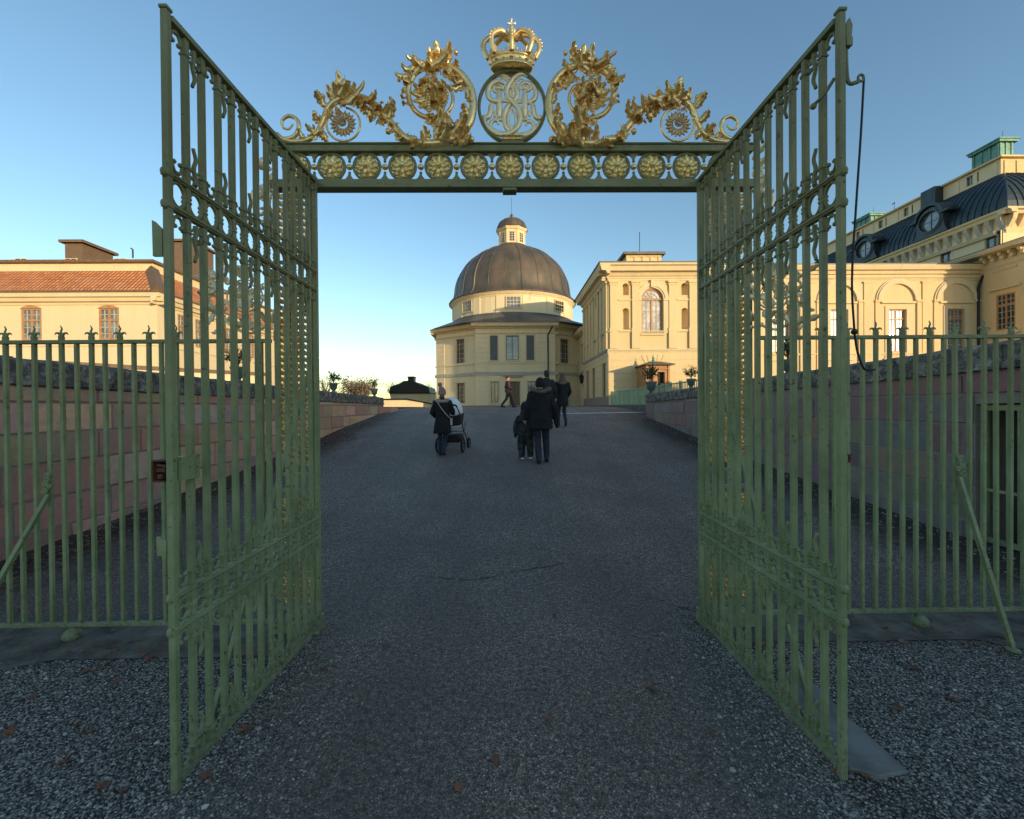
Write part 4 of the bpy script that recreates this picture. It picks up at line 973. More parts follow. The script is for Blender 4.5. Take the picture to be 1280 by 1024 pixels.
#@@BUILDINGS
# ------------------------------------------------------------------ buildings
class Fac:
    """a facade frame: u along the wall, z up, n out of the wall"""
    def __init__(s, O, u, n): s.O = Vector(O); s.u = Vector(u).normalized(); s.n = Vector(n).normalized()
    def p(s, u, z, n=0): return s.O + s.u*u + s.n*n + Vector((0, 0, z))
    def box(s, mb, u0, u1, z0, z1, n0, n1):
        mb.prism([s.p(u0, z0, n0), s.p(u1, z0, n0), s.p(u1, z1, n0), s.p(u0, z1, n0)], s.n*(n1-n0))
    def pxu(s, x, y):     # intersect a photo ray with the facade plane -> (u, z)
        d = ray(x, y); o = Vector((0, 0, CAMZ)); t = (s.O-o).dot(s.n)/d.dot(s.n); q = o+d*t
        return (q-s.O).dot(s.u), q.z
def wall(F, parent, mat, u0, u1, z0, z1, holes=(), depth=.22, thick=.4, name='wall'):
    """holes: (u, z, w, h, arch) with u the centre, z the sill; arch = True adds a half circle on top of h"""
    u0 += .004; u1 -= .004
    mb = MB(); us = {u0, u1}; zs = {z0, z1}
    H = []
    for (u, z, w_, h, a) in holes:
        ht = h+(w_/2 if a else 0); H.append((u-w_/2, u+w_/2, z, z+ht)); us |= {u-w_/2, u+w_/2}; zs |= {z, z+ht}
    us = sorted(us); zs = sorted(zs)
    for a, b in zip(us, us[1:]):
        for c, d in zip(zs, zs[1:]):
            um, zm = (a+b)/2, (c+d)/2
            if any(h[0] < um < h[1] and h[2] < zm < h[3] for h in H): continue
            mb.quad(F.p(a, c), F.p(b, c), F.p(b, d), F.p(a, d))
    for (u, z, w_, h, a), hh in zip(holes, H):
        l, r = hh[0], hh[1]; t = z+h
        mb.quad(F.p(l, z), F.p(r, z), F.p(r, z, -depth), F.p(l, z, -depth))
        mb.quad(F.p(l, z), F.p(l, t), F.p(l, t, -depth), F.p(l, z, -depth)); mb.quad(F.p(r, z), F.p(r, t), F.p(r, t, -depth), F.p(r, z, -depth))
        if not a: mb.quad(F.p(l, t), F.p(r, t), F.p(r, t, -depth), F.p(l, t, -depth))
        else:
            k = 16; A = [(u+w_/2*cos(pi*i/k), t+w_/2*sin(pi*i/k)) for i in range(k+1)]
            for (x0, y0), (x1, y1) in zip(A, A[1:]):
                mb.quad(F.p(x0, y0), F.p(x1, y1), F.p(x1, y1, -depth), F.p(x0, y0, -depth))
                mb.quad(F.p(x0, y0), F.p(x0, hh[3]), F.p(x1, hh[3]), F.p(x1, y1)) if abs(x0-x1) > 1e-6 else None
    # back and rim give the wall its thickness
    mb.quad(F.p(u0, z0, -thick), F.p(u1, z0, -thick), F.p(u1, z1, -thick), F.p(u0, z1, -thick))
    for a, b in (((u0, z0), (u1, z0)), ((u1, z0), (u1, z1)), ((u1, z1), (u0, z1)), ((u0, z1), (u0, z0))):
        mb.quad(F.p(*a), F.p(*b), F.p(*b, -thick), F.p(*a, -thick))
    return mb.build(name, mat, parent, fix=False)
def window(F, parent, u, z, w_, h, nx=2, nz=4, arch=False, frame='woodwin', pane='glass', depth=.2, fw=.08, bar='paleglaz', transom=None, name='window'):
    mb = MB(); l, r, t = u-w_/2, u+w_/2, z+h; n0, n1 = -depth+.01, -depth+.09
    F.box(mb, l, l+fw, z, t, n0, n1); F.box(mb, r-fw, r, z, t, n0, n1); F.box(mb, l+fw, r-fw, z, z+fw, n0, n1)
    if not arch: F.box(mb, l+fw, r-fw, t-fw, t, n0, n1)
    F.box(mb, u-fw*.55, u+fw*.55, z+fw, t-(0 if arch else fw), n0, n1-.01)
    if transom or arch:
        tz = z+h*transom if transom else t; F.box(mb, l+fw, r-fw, tz-fw*.6, tz+fw*.6, n0+.005, n1+.01)
    if arch:
        k = 14
        for i in range(k):
            a, b = pi*i/k, pi*(i+1)/k
            ps = [(u+rr*cos(q), t+rr*sin(q)) for rr, q in ((w_/2, a), (w_/2, b), (w_/2-fw, b), (w_/2-fw, a))]
            mb.prism([F.p(p[0], p[1], n0) for p in ps], F.n*(n1-n0))
    o = mb.build(name, frame, parent)
    g = MB(); bw = .018 if w_ < 2 else .022; m0, m1 = n0+.02, n1-.025
    for s_ in (-1, 1):
        a, b = (l+fw, u-fw*.55) if s_ < 0 else (u+fw*.55, r-fw)
        for i in range(1, nx): x = a+(b-a)*i/nx; F.box(g, x-bw, x+bw, z+fw, t-fw*.5, m0, m1)
        for i in range(1, nz): y = z+h*i/nz; F.box(g, a, b, y-bw, y+bw, m0+.003, m1-.003)
    if arch:
        for i in range(1, 6):
            a = pi*i/6; g.tube([F.p(u+.12*cos(a), t+.12*sin(a), (m0+m1)/2), F.p(u+(w_/2-fw)*cos(a), t+(w_/2-fw)*sin(a), (m0+m1)/2)], bw, 4)
        g.tube([F.p(u+w_*.27*cos(pi*i/12), t+w_*.27*sin(pi*i/12), (m0+m1)/2) for i in range(13)], bw, 4)
    q = g.build('glazing_bars', bar, o); q.matrix_parent_inverse = Matrix()
    p = MB()
    if arch: p.poly([F.p(l, z, n0+.012), F.p(r, z, n0+.012)]+[F.p(u+w_/2*cos(pi*i/14), t+w_/2*sin(pi*i/14), n0+.012) for i in range(15)])
    else: p.quad(F.p(l, z, n0+.012), F.p(r, z, n0+.012), F.p(r, t, n0+.012), F.p(l, t, n0+.012))
    q = p.build('pane', pane, o, fix=False); q.matrix_parent_inverse = Matrix()
    o.matrix_parent_inverse = Matrix.Translation(-parent.location)
    return o
def mould(F, parent, mat, u0, u1, prof, name='cornice', ends=True):
    """prof: list of (z, n) outline of the section, closed against the wall"""
    mb = MB(); n = len(prof); mb.v += [tuple(F.p(u0, z, q)) for z, q in prof]+[tuple(F.p(u1, z, q)) for z, q in prof]
    for i in range(n): j = (i+1) % n; mb.f.append((i, j, n+j, n+i))
    mb.f.append(tuple(range(n))); mb.f.append(tuple(range(n, 2*n)))
    return mb.build(name, mat, parent)
def cornice_prof(z, h, out): return [(z, .003), (z, out*.18), (z+h*.25, out*.22), (z+h*.32, out*.45), (z+h*.55, out*.55), (z+h*.62, out*.92), (z+h*.88, out), (z+h, out*.96), (z+h, .003)]
def arch_mould(F, mb, u, z, r0, r1, n0, n1, k=18):
    for i in range(k):
        a, b = pi*i/k, pi*(i+1)/k
        mb.prism([F.p(u+r_*cos(q), z+r_*sin(q), n0) for r_, q in ((r0, a), (r0, b), (r1, b), (r1, a))], F.n*(n1-n0))
def grooves(F, parent, mat, u0, u1, z0, z1, step, proud=.03, name='rusticated_pilaster'):
    mb = MB(); z = z0
    while z < z1-.02: t = min(z+step-.035, z1); F.box(mb, u0, u1, z, t, .002, proud+.02); z += step
    return mb.build(name, mat, parent, bevel=.006)

# ================= pavilion with the tall arched window
PY = 33.0
def build_pavilion():
    F = Fac((0, PY, 0), (1, 0, 0), (0, -1, 0))
    u0 = F.pxu(760, 420)[0]; u1 = F.pxu(876, 420)[0]; zt = F.pxu(800, 333)[1]; zb = 1.5
    root = empty('pavilion', ((u0+u1)/2, PY, zb), 'sunlit yellow pavilion with tall arched window between pilasters and niches', 'palace wing')
    U = lambda x: F.pxu(x, 420)[0]; Z = lambda y: F.pxu(810, y)[1]
    wu = U(815.5); ww = U(829)-U(802); wz = Z(417); wt = Z(374)
    dz = Z(456)
    holes = [(wu, wz, ww, wt-wz, True)]
    nic = []
    for xa in (782.5, 856):
        nu = U(xa)
        nic.append((nu, Z(412), U(787)-U(779), Z(389)-Z(412), True)); nic.append((nu, Z(369), U(787)-U(779), Z(358)-Z(369), True))
    wall(F, root, 'yellow', u0, u1, zb, zt-.35, holes+nic, depth=.22)
    # niche backs (curved)
    for (nu, nz, nw, nh, _) in nic:
        mb = MB(); k = 8
        for i in range(k):
            a, b = pi*i/k, pi*(i+1)/k
            mb.quad(F.p(nu+nw/2*cos(a), nz, -.2-nw/2*sin(a)*.9), F.p(nu+nw/2*cos(b), nz, -.2-nw/2*sin(b)*.9), F.p(nu+nw/2*cos(b), nz+nh+nw/2, -.2-nw/2*sin(b)*.9), F.p(nu+nw/2*cos(a), nz+nh+nw/2, -.2-nw/2*sin(a)*.9))
        mb.quad(F.p(nu-nw/2, nz, -.2), F.p(nu+nw/2, nz, -.2), F.p(nu+nw/2, nz, -.8), F.p(nu-nw/2, nz, -.8))
        mb.quad(F.p(nu-nw/2, nz+nh+nw/2, -.2), F.p(nu+nw/2, nz+nh+nw/2, -.2), F.p(nu+nw/2, nz+nh+nw/2, -.8), F.p(nu-nw/2, nz+nh+nw/2, -.8))
        mb.build('niche', 'yellow', root, fix=False)
    window(F, root, wu, wz, ww, wt-wz, 2, 6, True, 'woodwin', 'curtain', .22, .13, 'paleglaz')
    mb = MB(); arch_mould(F, mb, wu, wt, ww/2+.14, ww/2+.42, .002, .10); arch_mould(F, mb, wu, wt, ww/2+.02, ww/2+.14, .002, .05)
    for s_ in (-1, 1): F.box(mb, wu+s_*(ww/2+.02), wu+s_*(ww/2+.40), wz, wt, .002, .07); F.box(mb, wu+s_*(ww/2+.0), wu+s_*(ww/2+.46), wt-.12, wt, .0725, .137)
    F.box(mb, wu-.14, wu+.14, wt+ww/2+.05, wt+ww/2+.62, .1005, .2); F.box(mb, wu-ww/2-.1, wu+ww/2+.1, wz-.14, wz-.002, .002, .14); mb.build('arch_surround', 'trim', root)
    # pilasters with plinth blocks
    for xa, xb in ((762.5, 771), (790, 799), (836, 845), (861.5, 874.5)):
        a, b = U(xa), U(xb); mb = MB()
        F.box(mb, a, b, Z(414), Z(352), .002, .12); F.box(mb, a-.06, b+.06, Z(414)-.02, Z(414)+.22, .002, .16); F.box(mb, a-.05, b+.05, Z(352)-.28, Z(352)-.16, .002, .15)
        F.box(mb, a-.09, b+.09, Z(352)-.12, Z(352)+.05, .002, .19); F.box(mb, a-.04, b+.04, Z(436), Z(414)-.021, .002, .15); mb.build('pilaster', 'yellow', root)
    for (za, h_, o_) in ((Z(441), .28, .14), (Z(416), .14, .12)):
        mould(F, root, 'trim', u0-.05, u1, cornice_prof(za, h_, o_), 'string_course')
    for xa in (782.5, 856):
        nu = U(xa); mb = MB(); F.box(mb, nu-.55, nu+.5, Z(376), Z(374), .002, .06); F.box(mb, nu-.55, nu+.5, Z(414), Z(412)-.01, .002, .08); mb.build('niche_sill', 'trim', root)
    mould(F, root, 'trim', u0-.45, u1+.1, cornice_prof(Z(352)+.06, .5, .2), 'architrave')
    mould(F, root, 'trim', u0-.75, u1+.2, [(zt-.75, .003), (zt-.75, .2), (zt-.55, .3), (zt-.5, .62), (zt-.2, .7), (zt-.12, .85), (zt+.02, .85), (zt+.02, .003)], 'cornice')
    mb = MB(); F.box(mb, u0-.82, u1+.2, zt+.023, zt+.10, -11.5, .9); F.box(mb, u0-.3, u1, zt+.1, zt+.28, -11, .3); mb.build('roof_edge', 'leadroof', root)
    # rusticated ground floor joints + fan voussoirs
    mb = MB(); z = zb+.05
    while z < Z(442): F.box(mb, u0+.02, u1-.02, z, z+.46, .002, .028); z += .5
    for k in (-2, -1, 0, 1, 2): mb.prism([F.p(wu+.10+k*.25-.1, Z(457), .029), F.p(wu+.10+k*.25+.1, Z(457), .029), F.p(wu+.10+k*.42+.13, Z(444), .029), F.p(wu+.10+k*.42-.13, Z(444), .029)], F.n*.03)
    mb.build('rustication', 'yellow', root, bevel=.006)
    # left side wall, facing -X
    x0 = u0; G = Fac((x0, 0, 0), (0, 1, 0), (-1, 0, 0)); y1 = 43.2; sz = zt-.35
    sh = []; zgr = F.pxu(765, 498)[1]
    for xx in (755, 742, 734.5):
        yy = G.pxu(xx, 480)[0]; sh.append((yy, 2.35, 1.15, 2.6, False))
    up = G.pxu(748.5, 400)[0]; sh.append((up, Z(417), 1.7, 3.0, True))
    wall(G, root, 'yellow', PY, y1, zb, sz, sh, depth=.22)
    for q in sh[:3]: window(G, root, q[0], q[1], q[2], q[3], 2, 5, False, 'greywin', 'glass', .2, .07)
    window(G, root, sh[3][0], sh[3][1], 1.7, 3.0, 2, 6, True, 'greywin', 'glass', .2, .1)
    mb = MB(); arch_mould(G, mb, up, sh[3][1]+3.0, .95, 1.2, .002, .1); mb.build('arch_surround', 'trim', root)
    for yy in (33.35, 35.2, 36.3, 38.4, 39.6, 41.2, 42.8):
        mb = MB(); G.box(mb, yy-.3, yy+.3, Z(414), Z(352), .002, .12); G.box(mb, yy-.38, yy+.38, Z(352)-.12, Z(352)+.05, .002, .19); G.box(mb, yy-.36, yy+.36, Z(414)-.02, Z(414)+.2, .002, .16); G.box(mb, yy-.34, yy+.34, Z(436), Z(414)-.021, .002, .15); mb.build('pilaster', 'yellow', root)
    for (za, h_, o_) in ((Z(441), .28, .14), (Z(416), .14, .12)): mould(G, root, 'string', PY, y1, cornice_prof(za, h_, o_), 'string_course')
    mould(G, root, 'trim', PY-.2, y1, cornice_prof(Z(352)+.06, .5, .2), 'architrave')
    mould(G, root, 'trim', PY-.84, y1+.2, [(zt-.75, .003), (zt-.75, .2), (zt-.55, .3), (zt-.5, .62), (zt-.2, .7), (zt-.12, .74), (zt+.02, .74), (zt+.02, .003)], 'cornice')
    mb = MB(); z = zb+.9
    while z < Z(442): 
        yy = PY
        for (uc, zc_, w_, h_, _) in sorted(sh[:3]):
            if zc_-.4 < z < zc_+h_+.1: G.box(mb, yy+.01, uc-w_/2-.1, z, z+.46, .002, .026); yy = uc+w_/2+.1
        G.box(mb, yy+.01, y1, z, z+.46, .002, .026); z += .5
    mb.build('rustication', 'yellow', root, bevel=.006)
    mb = MB(); G.box(mb, PY-.03, y1, zb-.1, zb+.85, .002, .06); mb.build('plinth', 'plinth', root)
    # rear + other side + attic box and chimney
    mb = MB(); mb.box(u0+.42, u1, y1-.4, y1, zb, sz); mb.build('rear_wall', 'yellow', root)
    A = Fac((0, PY+2.2, 0), (1, 0, 0), (0, -1, 0)); a0 = A.pxu(783, 318)[0]; a1 = A.pxu(826, 318)[0]; az = A.pxu(800, 316)[1]
    mb = MB(); mb.box(a0, a1, PY+2.2, PY+9, zt+.1, az-.2)
    for i in range(5): x = a0+.1+(a1-a0-.2)*i/4; A.box(mb, x-.12, x+.12, zt+.3, az-.35, .002, .06)
    A.box(mb, a0-.05, a1+.05, az-.35, az-.25, .002, .1); mb.build('attic', 'yellow', root)
    mb = MB(); mb.box(a0-.28, a1+.28, PY+1.9, PY+9.3, az-.2, az); mb.build('attic_roof', 'leadroof', root)
    c0 = A.pxu(833, 326)[0]; c1 = A.pxu(846, 326)[0]; mb = MB(); mb.box(c0, c1, PY+3, PY+3.8, zt+.2, zt+.85); mb.box(c0-.08, c1+.08, PY+2.9, PY+3.9, zt+.85, zt+.98); mb.build('chimney', 'copper', root)
    p = at(799.5, 316, PY+4); q = at(799.5, 290, PY+4); mb = MB(); mb.tube([p, q], .03, 5); mb.build('flagpole', 'darkmetal', root)
    p = U(875); mb = MB(); mb.tube([F.p(p, zb, .12), F.p(p, Z(345), .12), F.p(p-.1, zt-.3, .3)], .07, 8); mb.build('downpipe', 'box', root)
    mb = MB(); mb.box(u1-.01, u1+2.5, PY+.45, y1, zb, zt-.4); mb.build('inner_wall', 'yellow', root)
    return u1, zt
PU1, PZT = build_pavilion()

# ================= arcade wing to the right
def build_arcade():
    F = Fac((0, PY+.4, 0), (1, 0, 0), (0, -1, 0)); Z = lambda y: F.pxu(1100, y)[1]; U = lambda x: F.pxu(x, 400)[0]
    u0, u1 = PU1+.02, U(1226); zt = Z(333); zb = 1.5
    root = empty('arcade_wing', ((u0+u1)/2, PY+.4, zb), 'long low yellow palace wing with blind arches over its windows, right of the gate', 'palace wing')
    cs = [U(1195-73*k) for k in range(0, 5)]; cs = [c for c in cs if c > u0+1.2]
    zs = Z(378); ww = U(1130)-U(1109); wt = Z(387); wb = Z(440); R1 = (U(1145)-U(1099))/2
    holes = [(c, wb, ww, wt-wb, False) for c in cs]
    wall(F, root, 'yellow', u0, u1, zb, zt-.3, holes, depth=.22)
    for i, c in enumerate(cs):
        window(F, root, c, wb, ww, wt-wb, 2, 6, False, 'woodwin', 'curtain' if i != 0 else 'skyglass', .22, .09, 'paleglaz', transom=.78)
        mb = MB(); arch_mould(F, mb, c, zs+.08, R1-.12, R1+.18, .002, .14); arch_mould(F, mb, c, zs+.08, R1+.18, R1+.30, .002, .08)
        F.box(mb, c-R1+.1, c+R1-.1, zs-.10, zs+.04, .002, .16); mb.build('arch_surround', 'trim', root)
        mb = MB()
        for s_ in (-1, 1): F.box(mb, c+s_*(ww/2+.02), c+s_*(ww/2+.34), wb-.5, wt+.25, .002, .05)
        F.box(mb, c-ww/2-.02, c+ww/2+.02, wt+.02, wt+.25, .002, .045); F.box(mb, c-ww/2-.45, c+ww/2+.45, wb-.65, wb-.5, .002, .12); mb.build('window_surround', 'trim', root)
        for s_ in (-1, 1):
            mb = MB(); a = c+s_*(R1+.02); b = c+s_*(R1+.36); F.box(mb, a, b, zb, zs+.0, .002, .10); F.box(mb, a-s_*.08, b+s_*.06, zs+.001, zs+.14, .002, .18); mb.build('pier', 'yellow', root)
    for a, b in zip(cs, cs[1:]):
        c = (a+b)/2; mb = MB(); F.box(mb, c-.38, c+.38, zb, Z(352), .002, .07); F.box(mb, c-.44, c+.44, Z(352)-.14, Z(352), .0705, .11); mb.build('pilaster', 'yellow', root)
    mould(F, root, 'trim', u0, u1, cornice_prof(Z(351), .3, .16), 'architrave'); mould(F, root, 'trim', u0, u1, cornice_prof(Z(430)-.9, .2, .12), 'string_course')
    mould(F, root, 'trim', u0, u1, [(zt-.62, .003), (zt-.62, .14), (zt-.4, .2), (zt-.36, .4), (zt-.1, .5), (zt, .5), (zt, .003)], 'cornice')
    mb = MB(); F.box(mb, u0, u1+.3, zt+.003, zt+.07, -10, .54); mb.build('roof_edge', 'leadroof', root)
    mb = MB(); mb.box(u0, u1, PY+.85, PY+10, zb, zt-.35); mb.build('core', 'yellow', root)
    mb = MB(); p = F.p(u1-.35, 0, .15); mb.tube([(p.x, p.y, zb), (p.x, p.y, zt-1.8), (p.x+.15, p.y-.05, zt-1.2), (p.x+.5, p.y-.2, zt-.2)], .09, 8); mb.build('downpipe', 'darkmetal', root)
build_arcade()

# ================= near right wing (side wall toward the drive)
def build_right_wing():
    X = atx(1221, 330, 1).x; X = Fac((0, PY+.4, 0), (1, 0, 0), (0, -1, 0)).pxu(1224, 400)[0]
    G = Fac((X, 0, 0), (0, 1, 0), (-1, 0, 0)); y0 = 30.2; y1 = PY+12; zt = G.pxu(1260, 308)[1]; zb = 1.5
    root = empty('right_wing', (X, 31, zb), 'shaded ochre wing with bracketed cornice and brown windows at the right edge', 'palace wing')
    wy = G.pxu(1257, 400)[0]; wz0 = G.pxu(1257, 412)[1]; wz1 = G.pxu(1257, 367)[1]; w_ = abs(G.pxu(1245, 400)[0]-G.pxu(1269, 400)[0])
    wall(G, root, 'yellow', y0, y1, zb, zt-.3, [(wy, wz0, w_, wz1-wz0, False)], depth=.2)
    window(G, root, wy, wz0, w_, wz1-wz0, 2, 6, False, 'woodwin', 'glass', .12, .1, 'paleglaz', transom=.7)
    mb = MB(); G.box(mb, wy-w_/2-.35, wy+w_/2+.35, wz1+.35, wz1+.5, .002, .2); G.box(mb, wy-w_/2-.1, wy+w_/2+.2, wz1+1.75, wz1+1.85, .002, .08); G.box(mb, wy-w_/2-.3, wy+w_/2+.3, wz0-.35, wz0-.2, .002, .18); mb.build('window_hood', 'trim', root)
    mould(G, root, 'trim', y0-.6, y1, [(zt-.35, .003), (zt-.35, .55), (zt-.3, .9), (zt-.12, 1.0), (zt, 1.0), (zt, .003)], 'cornice')
    mould(G, root, 'trim', y0-.1, y1, cornice_prof(zt-1.35, .2, .12), 'architrave')
    mould(G, root, 'trim', y0-.1, y1, cornice_prof(G.pxu(1257, 416)[1]-.4, .2, .12), 'string_course')
    for i in range(7):
        y = y0+.2+i*.62
        if y > PY+.3: break
        mb = MB(); G.box(mb, y-.12, y+.12, zt-.85, zt-.352, .002, .3); G.box(mb, y-.11, y+.11, zt-.6, zt-.353, .301, .5); mb.build('bracket', 'trim', root, bevel=.03)
    F = Fac((0, y0, 0), (1, 0, 0), (0, -1, 0)); wall(F, root, 'yellow', X+.001, X+14, zb, zt-.3, [(X+3, wz0, 1.8, wz1-wz0, False), (X+7, wz0, 1.8, wz1-wz0, False)])
    for k in (3, 7): window(F, root, X+k, wz0, 1.8, wz1-wz0, 2, 6, False, 'woodwin', 'curtain', .2, .1)
    mould(F, root, 'trim', X-.98, X+14, [(zt-.35, .003), (zt-.35, .55), (zt-.3, .55), (zt-.12, .6), (zt, .6), (zt, .003)], 'cornice')
    mb = MB(); mb.v += [(X-1.08, y0-.7, zt+.01), (X+14, y0-.7, zt+.01), (X+14, y1, zt+.01), (X-1.08, y1, zt+.01), (X+3, y0+2, zt+1.2), (X+12, y0+2, zt+1.2), (X+12, y1, zt+1.2), (X+3, y1, zt+1.2)]
    mb.f += [(0, 1, 5, 4), (1, 2, 6, 5), (2, 3, 7, 6), (3, 0, 4, 7), (4, 5, 6, 7), (0, 3, 2, 1)]; mb.build('roof', 'copper', root)
    return X
RX = build_right_wing()

# ================= main palace behind
def build_palace():
    root = empty('palace', (46, 41, 1.6), 'tall palace block with dark copper mansard roof, oval dormers and green turrets', 'palace')
    X = 45.0; G = Fac((X, 0, 0), (0, 1, 0), (-1, 0, 0)); y0 = G.pxu(1258, 262)[0]; y1 = 66; ze = G.pxu(1200, 286)[1]; F = Fac((0, y0, 0), (1, 0, 0), (0, -1, 0))
    wh = [(y, ze-3.0, 1.3, 1.5, False) for y in np.arange(y0+2.2, y1-1, 3.3)]
    wall(G, root, 'church', y0, y1, 1.5, ze-.3, wh)
    for h in wh: window(G, root, h[0], h[1], h[2], h[3], 2, 3, False, 'greywin', 'glass')
    wall(F, root, 'yellow', X+.001, X+22, 1.5, ze-.3, [(X+2.6+3.4*k, ze-3.0, 1.3, 1.5, False) for k in range(3)])
    for k in range(3): window(F, root, X+2.6+3.4*k, ze-3.0, 1.3, 1.5, 2, 3, False, 'greywin', 'glass')
    cp = [(ze-.45, .003), (ze-.45, .5), (ze-.2, .6), (ze-.15, .85), (ze, .9), (ze, .003)]
    mould(G, root, 'trim', y0-.9, y1, cp, 'cornice'); mould(F, root, 'trim', X-.88, X+22, cp, 'cornice')
    for y in np.arange(y0+.3, y1, .95):
        mb = MB(); mb.prism([G.p(y-.2, ze-1.5, .002), G.p(y-.2, ze-1.2, .2), G.p(y-.2, ze-.8, .42), G.p(y-.2, ze-.452, .5), G.p(y-.2, ze-.452, .002)], (0, .4, 0)); mb.build('bracket', 'string', root)
    for x in np.arange(X+.3, X+10, .95):
        mb = MB(); mb.prism([F.p(x-.2, ze-1.5, .002), F.p(x-.2, ze-1.2, .2), F.p(x-.2, ze-.8, .42), F.p(x-.2, ze-.452, .5), F.p(x-.2, ze-.452, .002)], (.4, 0, 0)); mb.build('bracket', 'trim', root)
    mould(G, root, 'string', y0, y1, cornice_prof(ze-1.75, .2, .15), 'architrave')
    # attic storey
    XA = 48.0; A = Fac((XA, 0, 0), (0, 1, 0), (-1, 0, 0)); ya = A.pxu(1251, 205)[0]; za0 = A.pxu(1251, 218)[1]; za1 = A.pxu(1251, 198)[1]
    # concave roof
    mb = MB(); k = 10
    prof = [((X-.75)+(XA-X+.75)*(.42*t+.58*t**2.1)**1, ze+.02+(za0-ze)*(t**.62)) for t in [i/k for i in range(k+1)]]
    prof = [(X-.75+(XA-X+.75)*(t**1.7), ze+.02+(za0-ze)*(1-(1-t)**1.25)) for t in [i/k for i in range(k+1)]]
    for (xa, za), (xb, zb_) in zip(prof, prof[1:]):
        ia = xa-X; ib = xb-X
        mb.quad((xa, y0+ia, za), (xa, y1, za), (xb, y1, zb_), (xb, y0+ib, zb_)); mb.quad((xa, y0+ia, za), (X+24, y0+ia, za), (X+24, y0+ib, zb_), (xb, y0+ib, zb_))
    rf = mb.build('roof', 'copper', root, smooth=True)
    mb = MB()      # standing seams
    for y in np.arange(y0+.2, y1, .62):
        pts = [(xx-.03, y, zz_+.02) for xx, zz_ in prof if xx-X < y-y0+.01]
        if len(pts) > 1: mb.tube(pts, .035, 4)
    for x in np.arange(X+.2, X+10, .62):
        pts = [(x, y0+xx-X-.03, zz_+.02) for xx, zz_ in prof if xx-X < x-X+.01]
        if len(pts) > 1: mb.tube(pts, .035, 4)
    q = mb.build('seams', 'copper', rf); q.matrix_parent_inverse = Matrix()
    aw = [(y, za0+.35, 1.2, .95, False) for y in np.arange(ya+2.6, y1-1, 3.6)]
    wall(A, root, 'church', ya, y1, za0-.3, za1, aw, name='attic_wall')
    for h in aw: window(A, root, h[0], h[1], h[2], h[3], 2, 2, False, 'greywin', 'skyglass')
    FA = Fac((0, ya, 0), (1, 0, 0), (0, -1, 0)); wall(FA, root, 'yellow', XA+.001, XA+20, za0-.3, za1, [(XA+3.2, za0+.35, 1.4, .95, False)], name='attic_wall'); window(FA, root, XA+3.2, za0+.35, 1.4, .95, 2, 2, False, 'greywin', 'skyglass')
    for i in range(12):
        y = ya+.5+i*1.8
        for dy in (0,):
            mb = MB(); A.box(mb, y-.2, y+.2, za0-.2, za1-.2, .002, .07); mb.build('attic_pilaster', 'church', root)
    for x in (.3, 1.5, 5.2): mb = MB(); FA.box(mb, XA+x, XA+x+.5, za0-.2, za1-.2, .002, .07); mb.build('attic_pilaster', 'yellow', root)
    mb = MB(); mb.box(XA-.35, XA+20, ya-.35, y1, za1, za1+.16); mb.build('attic_cornice', 'trim', root)
    mb = MB(); mb.box(XA-.25, XA+20, ya-.25, y1, za1+.161, za1+.22); mb.build('attic_roof', 'copper', root)
    # green turrets
    for (xf0, xf1, yt, yb, Yf) in ((1248, 1267, 174, 196, 44.6), (1087, 1101, 267, 289, 60.5)):
        a = at(xf0, yb, Yf); b = at(xf1, yt, Yf); w_ = b.x-a.x; zt = b.z; zb_ = za1+.2; L = 2.6
        tr = MB(); tr.box(a.x+.12, b.x-.12, Yf, Yf+L, zb_+.35, zt-.35); tr.prism([(a.x-.1, Yf-.2, zb_-.1), (b.x+.1, Yf-.2, zb_-.1), (b.x-.1, Yf-.05, zb_+.35), (a.x+.1, Yf-.05, zb_+.35)], (0, L+.2, 0))
        for k in range(3): x = a.x+.2+(w_-.4)*k/2; tr.box(x-.09, x+.09, Yf-.07, Yf-.002, zb_+.36, zt-.36)
        for k in range(4): y = Yf+.1+(L-.2)*k/3; tr.box(a.x+.03, a.x+.119, y-.1, y+.1, zb_+.36, zt-.36)
        t_ = tr.build('turret', 'verdigris', root)
        cp_ = MB(); cp_.box(a.x-.2, b.x+.2, Yf-.3, Yf+L+.2, zt-.35, zt-.12); cp_.box(a.x-.3, b.x+.3, Yf-.4, Yf+L+.3, zt-.12, zt); q = cp_.build('cap', 'verdigris', t_); q.matrix_parent_inverse = Matrix()
        r_ = MB(); r_.tube([((a.x+b.x)/2, Yf+.3, zt), ((a.x+b.x)/2, Yf+.3, zt+1.0)], .02, 5); q = r_.build('rod', 'darkmetal', t_); q.matrix_parent_inverse = Matrix()
    # oval dormers
    for (x, y) in ((1162, 277), (1080, 312)):
        DX = X-1.0; c = atx(x, y, DX); rz, ry = .98, 1.1; W_ = 1.55
        D = Fac((DX, c.y, 0), (0, 1, 0), (-1, 0, 0)); mb = MB()
        out = [(-W_-.3, c.z-1.55), (-W_, c.z-1.1), (-W_+.1, c.z-.1), (-W_+.05, c.z+.3)]+[(1.3*cos(a_), c.z+.25+1.15*sin(a_)) for a_ in [pi-pi*i/12 for i in range(1, 12)]]+[(W_-.05, c.z+.3), (W_-.1, c.z-.1), (W_, c.z-1.1), (W_+.3, c.z-1.55)]
        # face with an oval opening: ring of quads from opening to outline resampled by angle
        import bisect
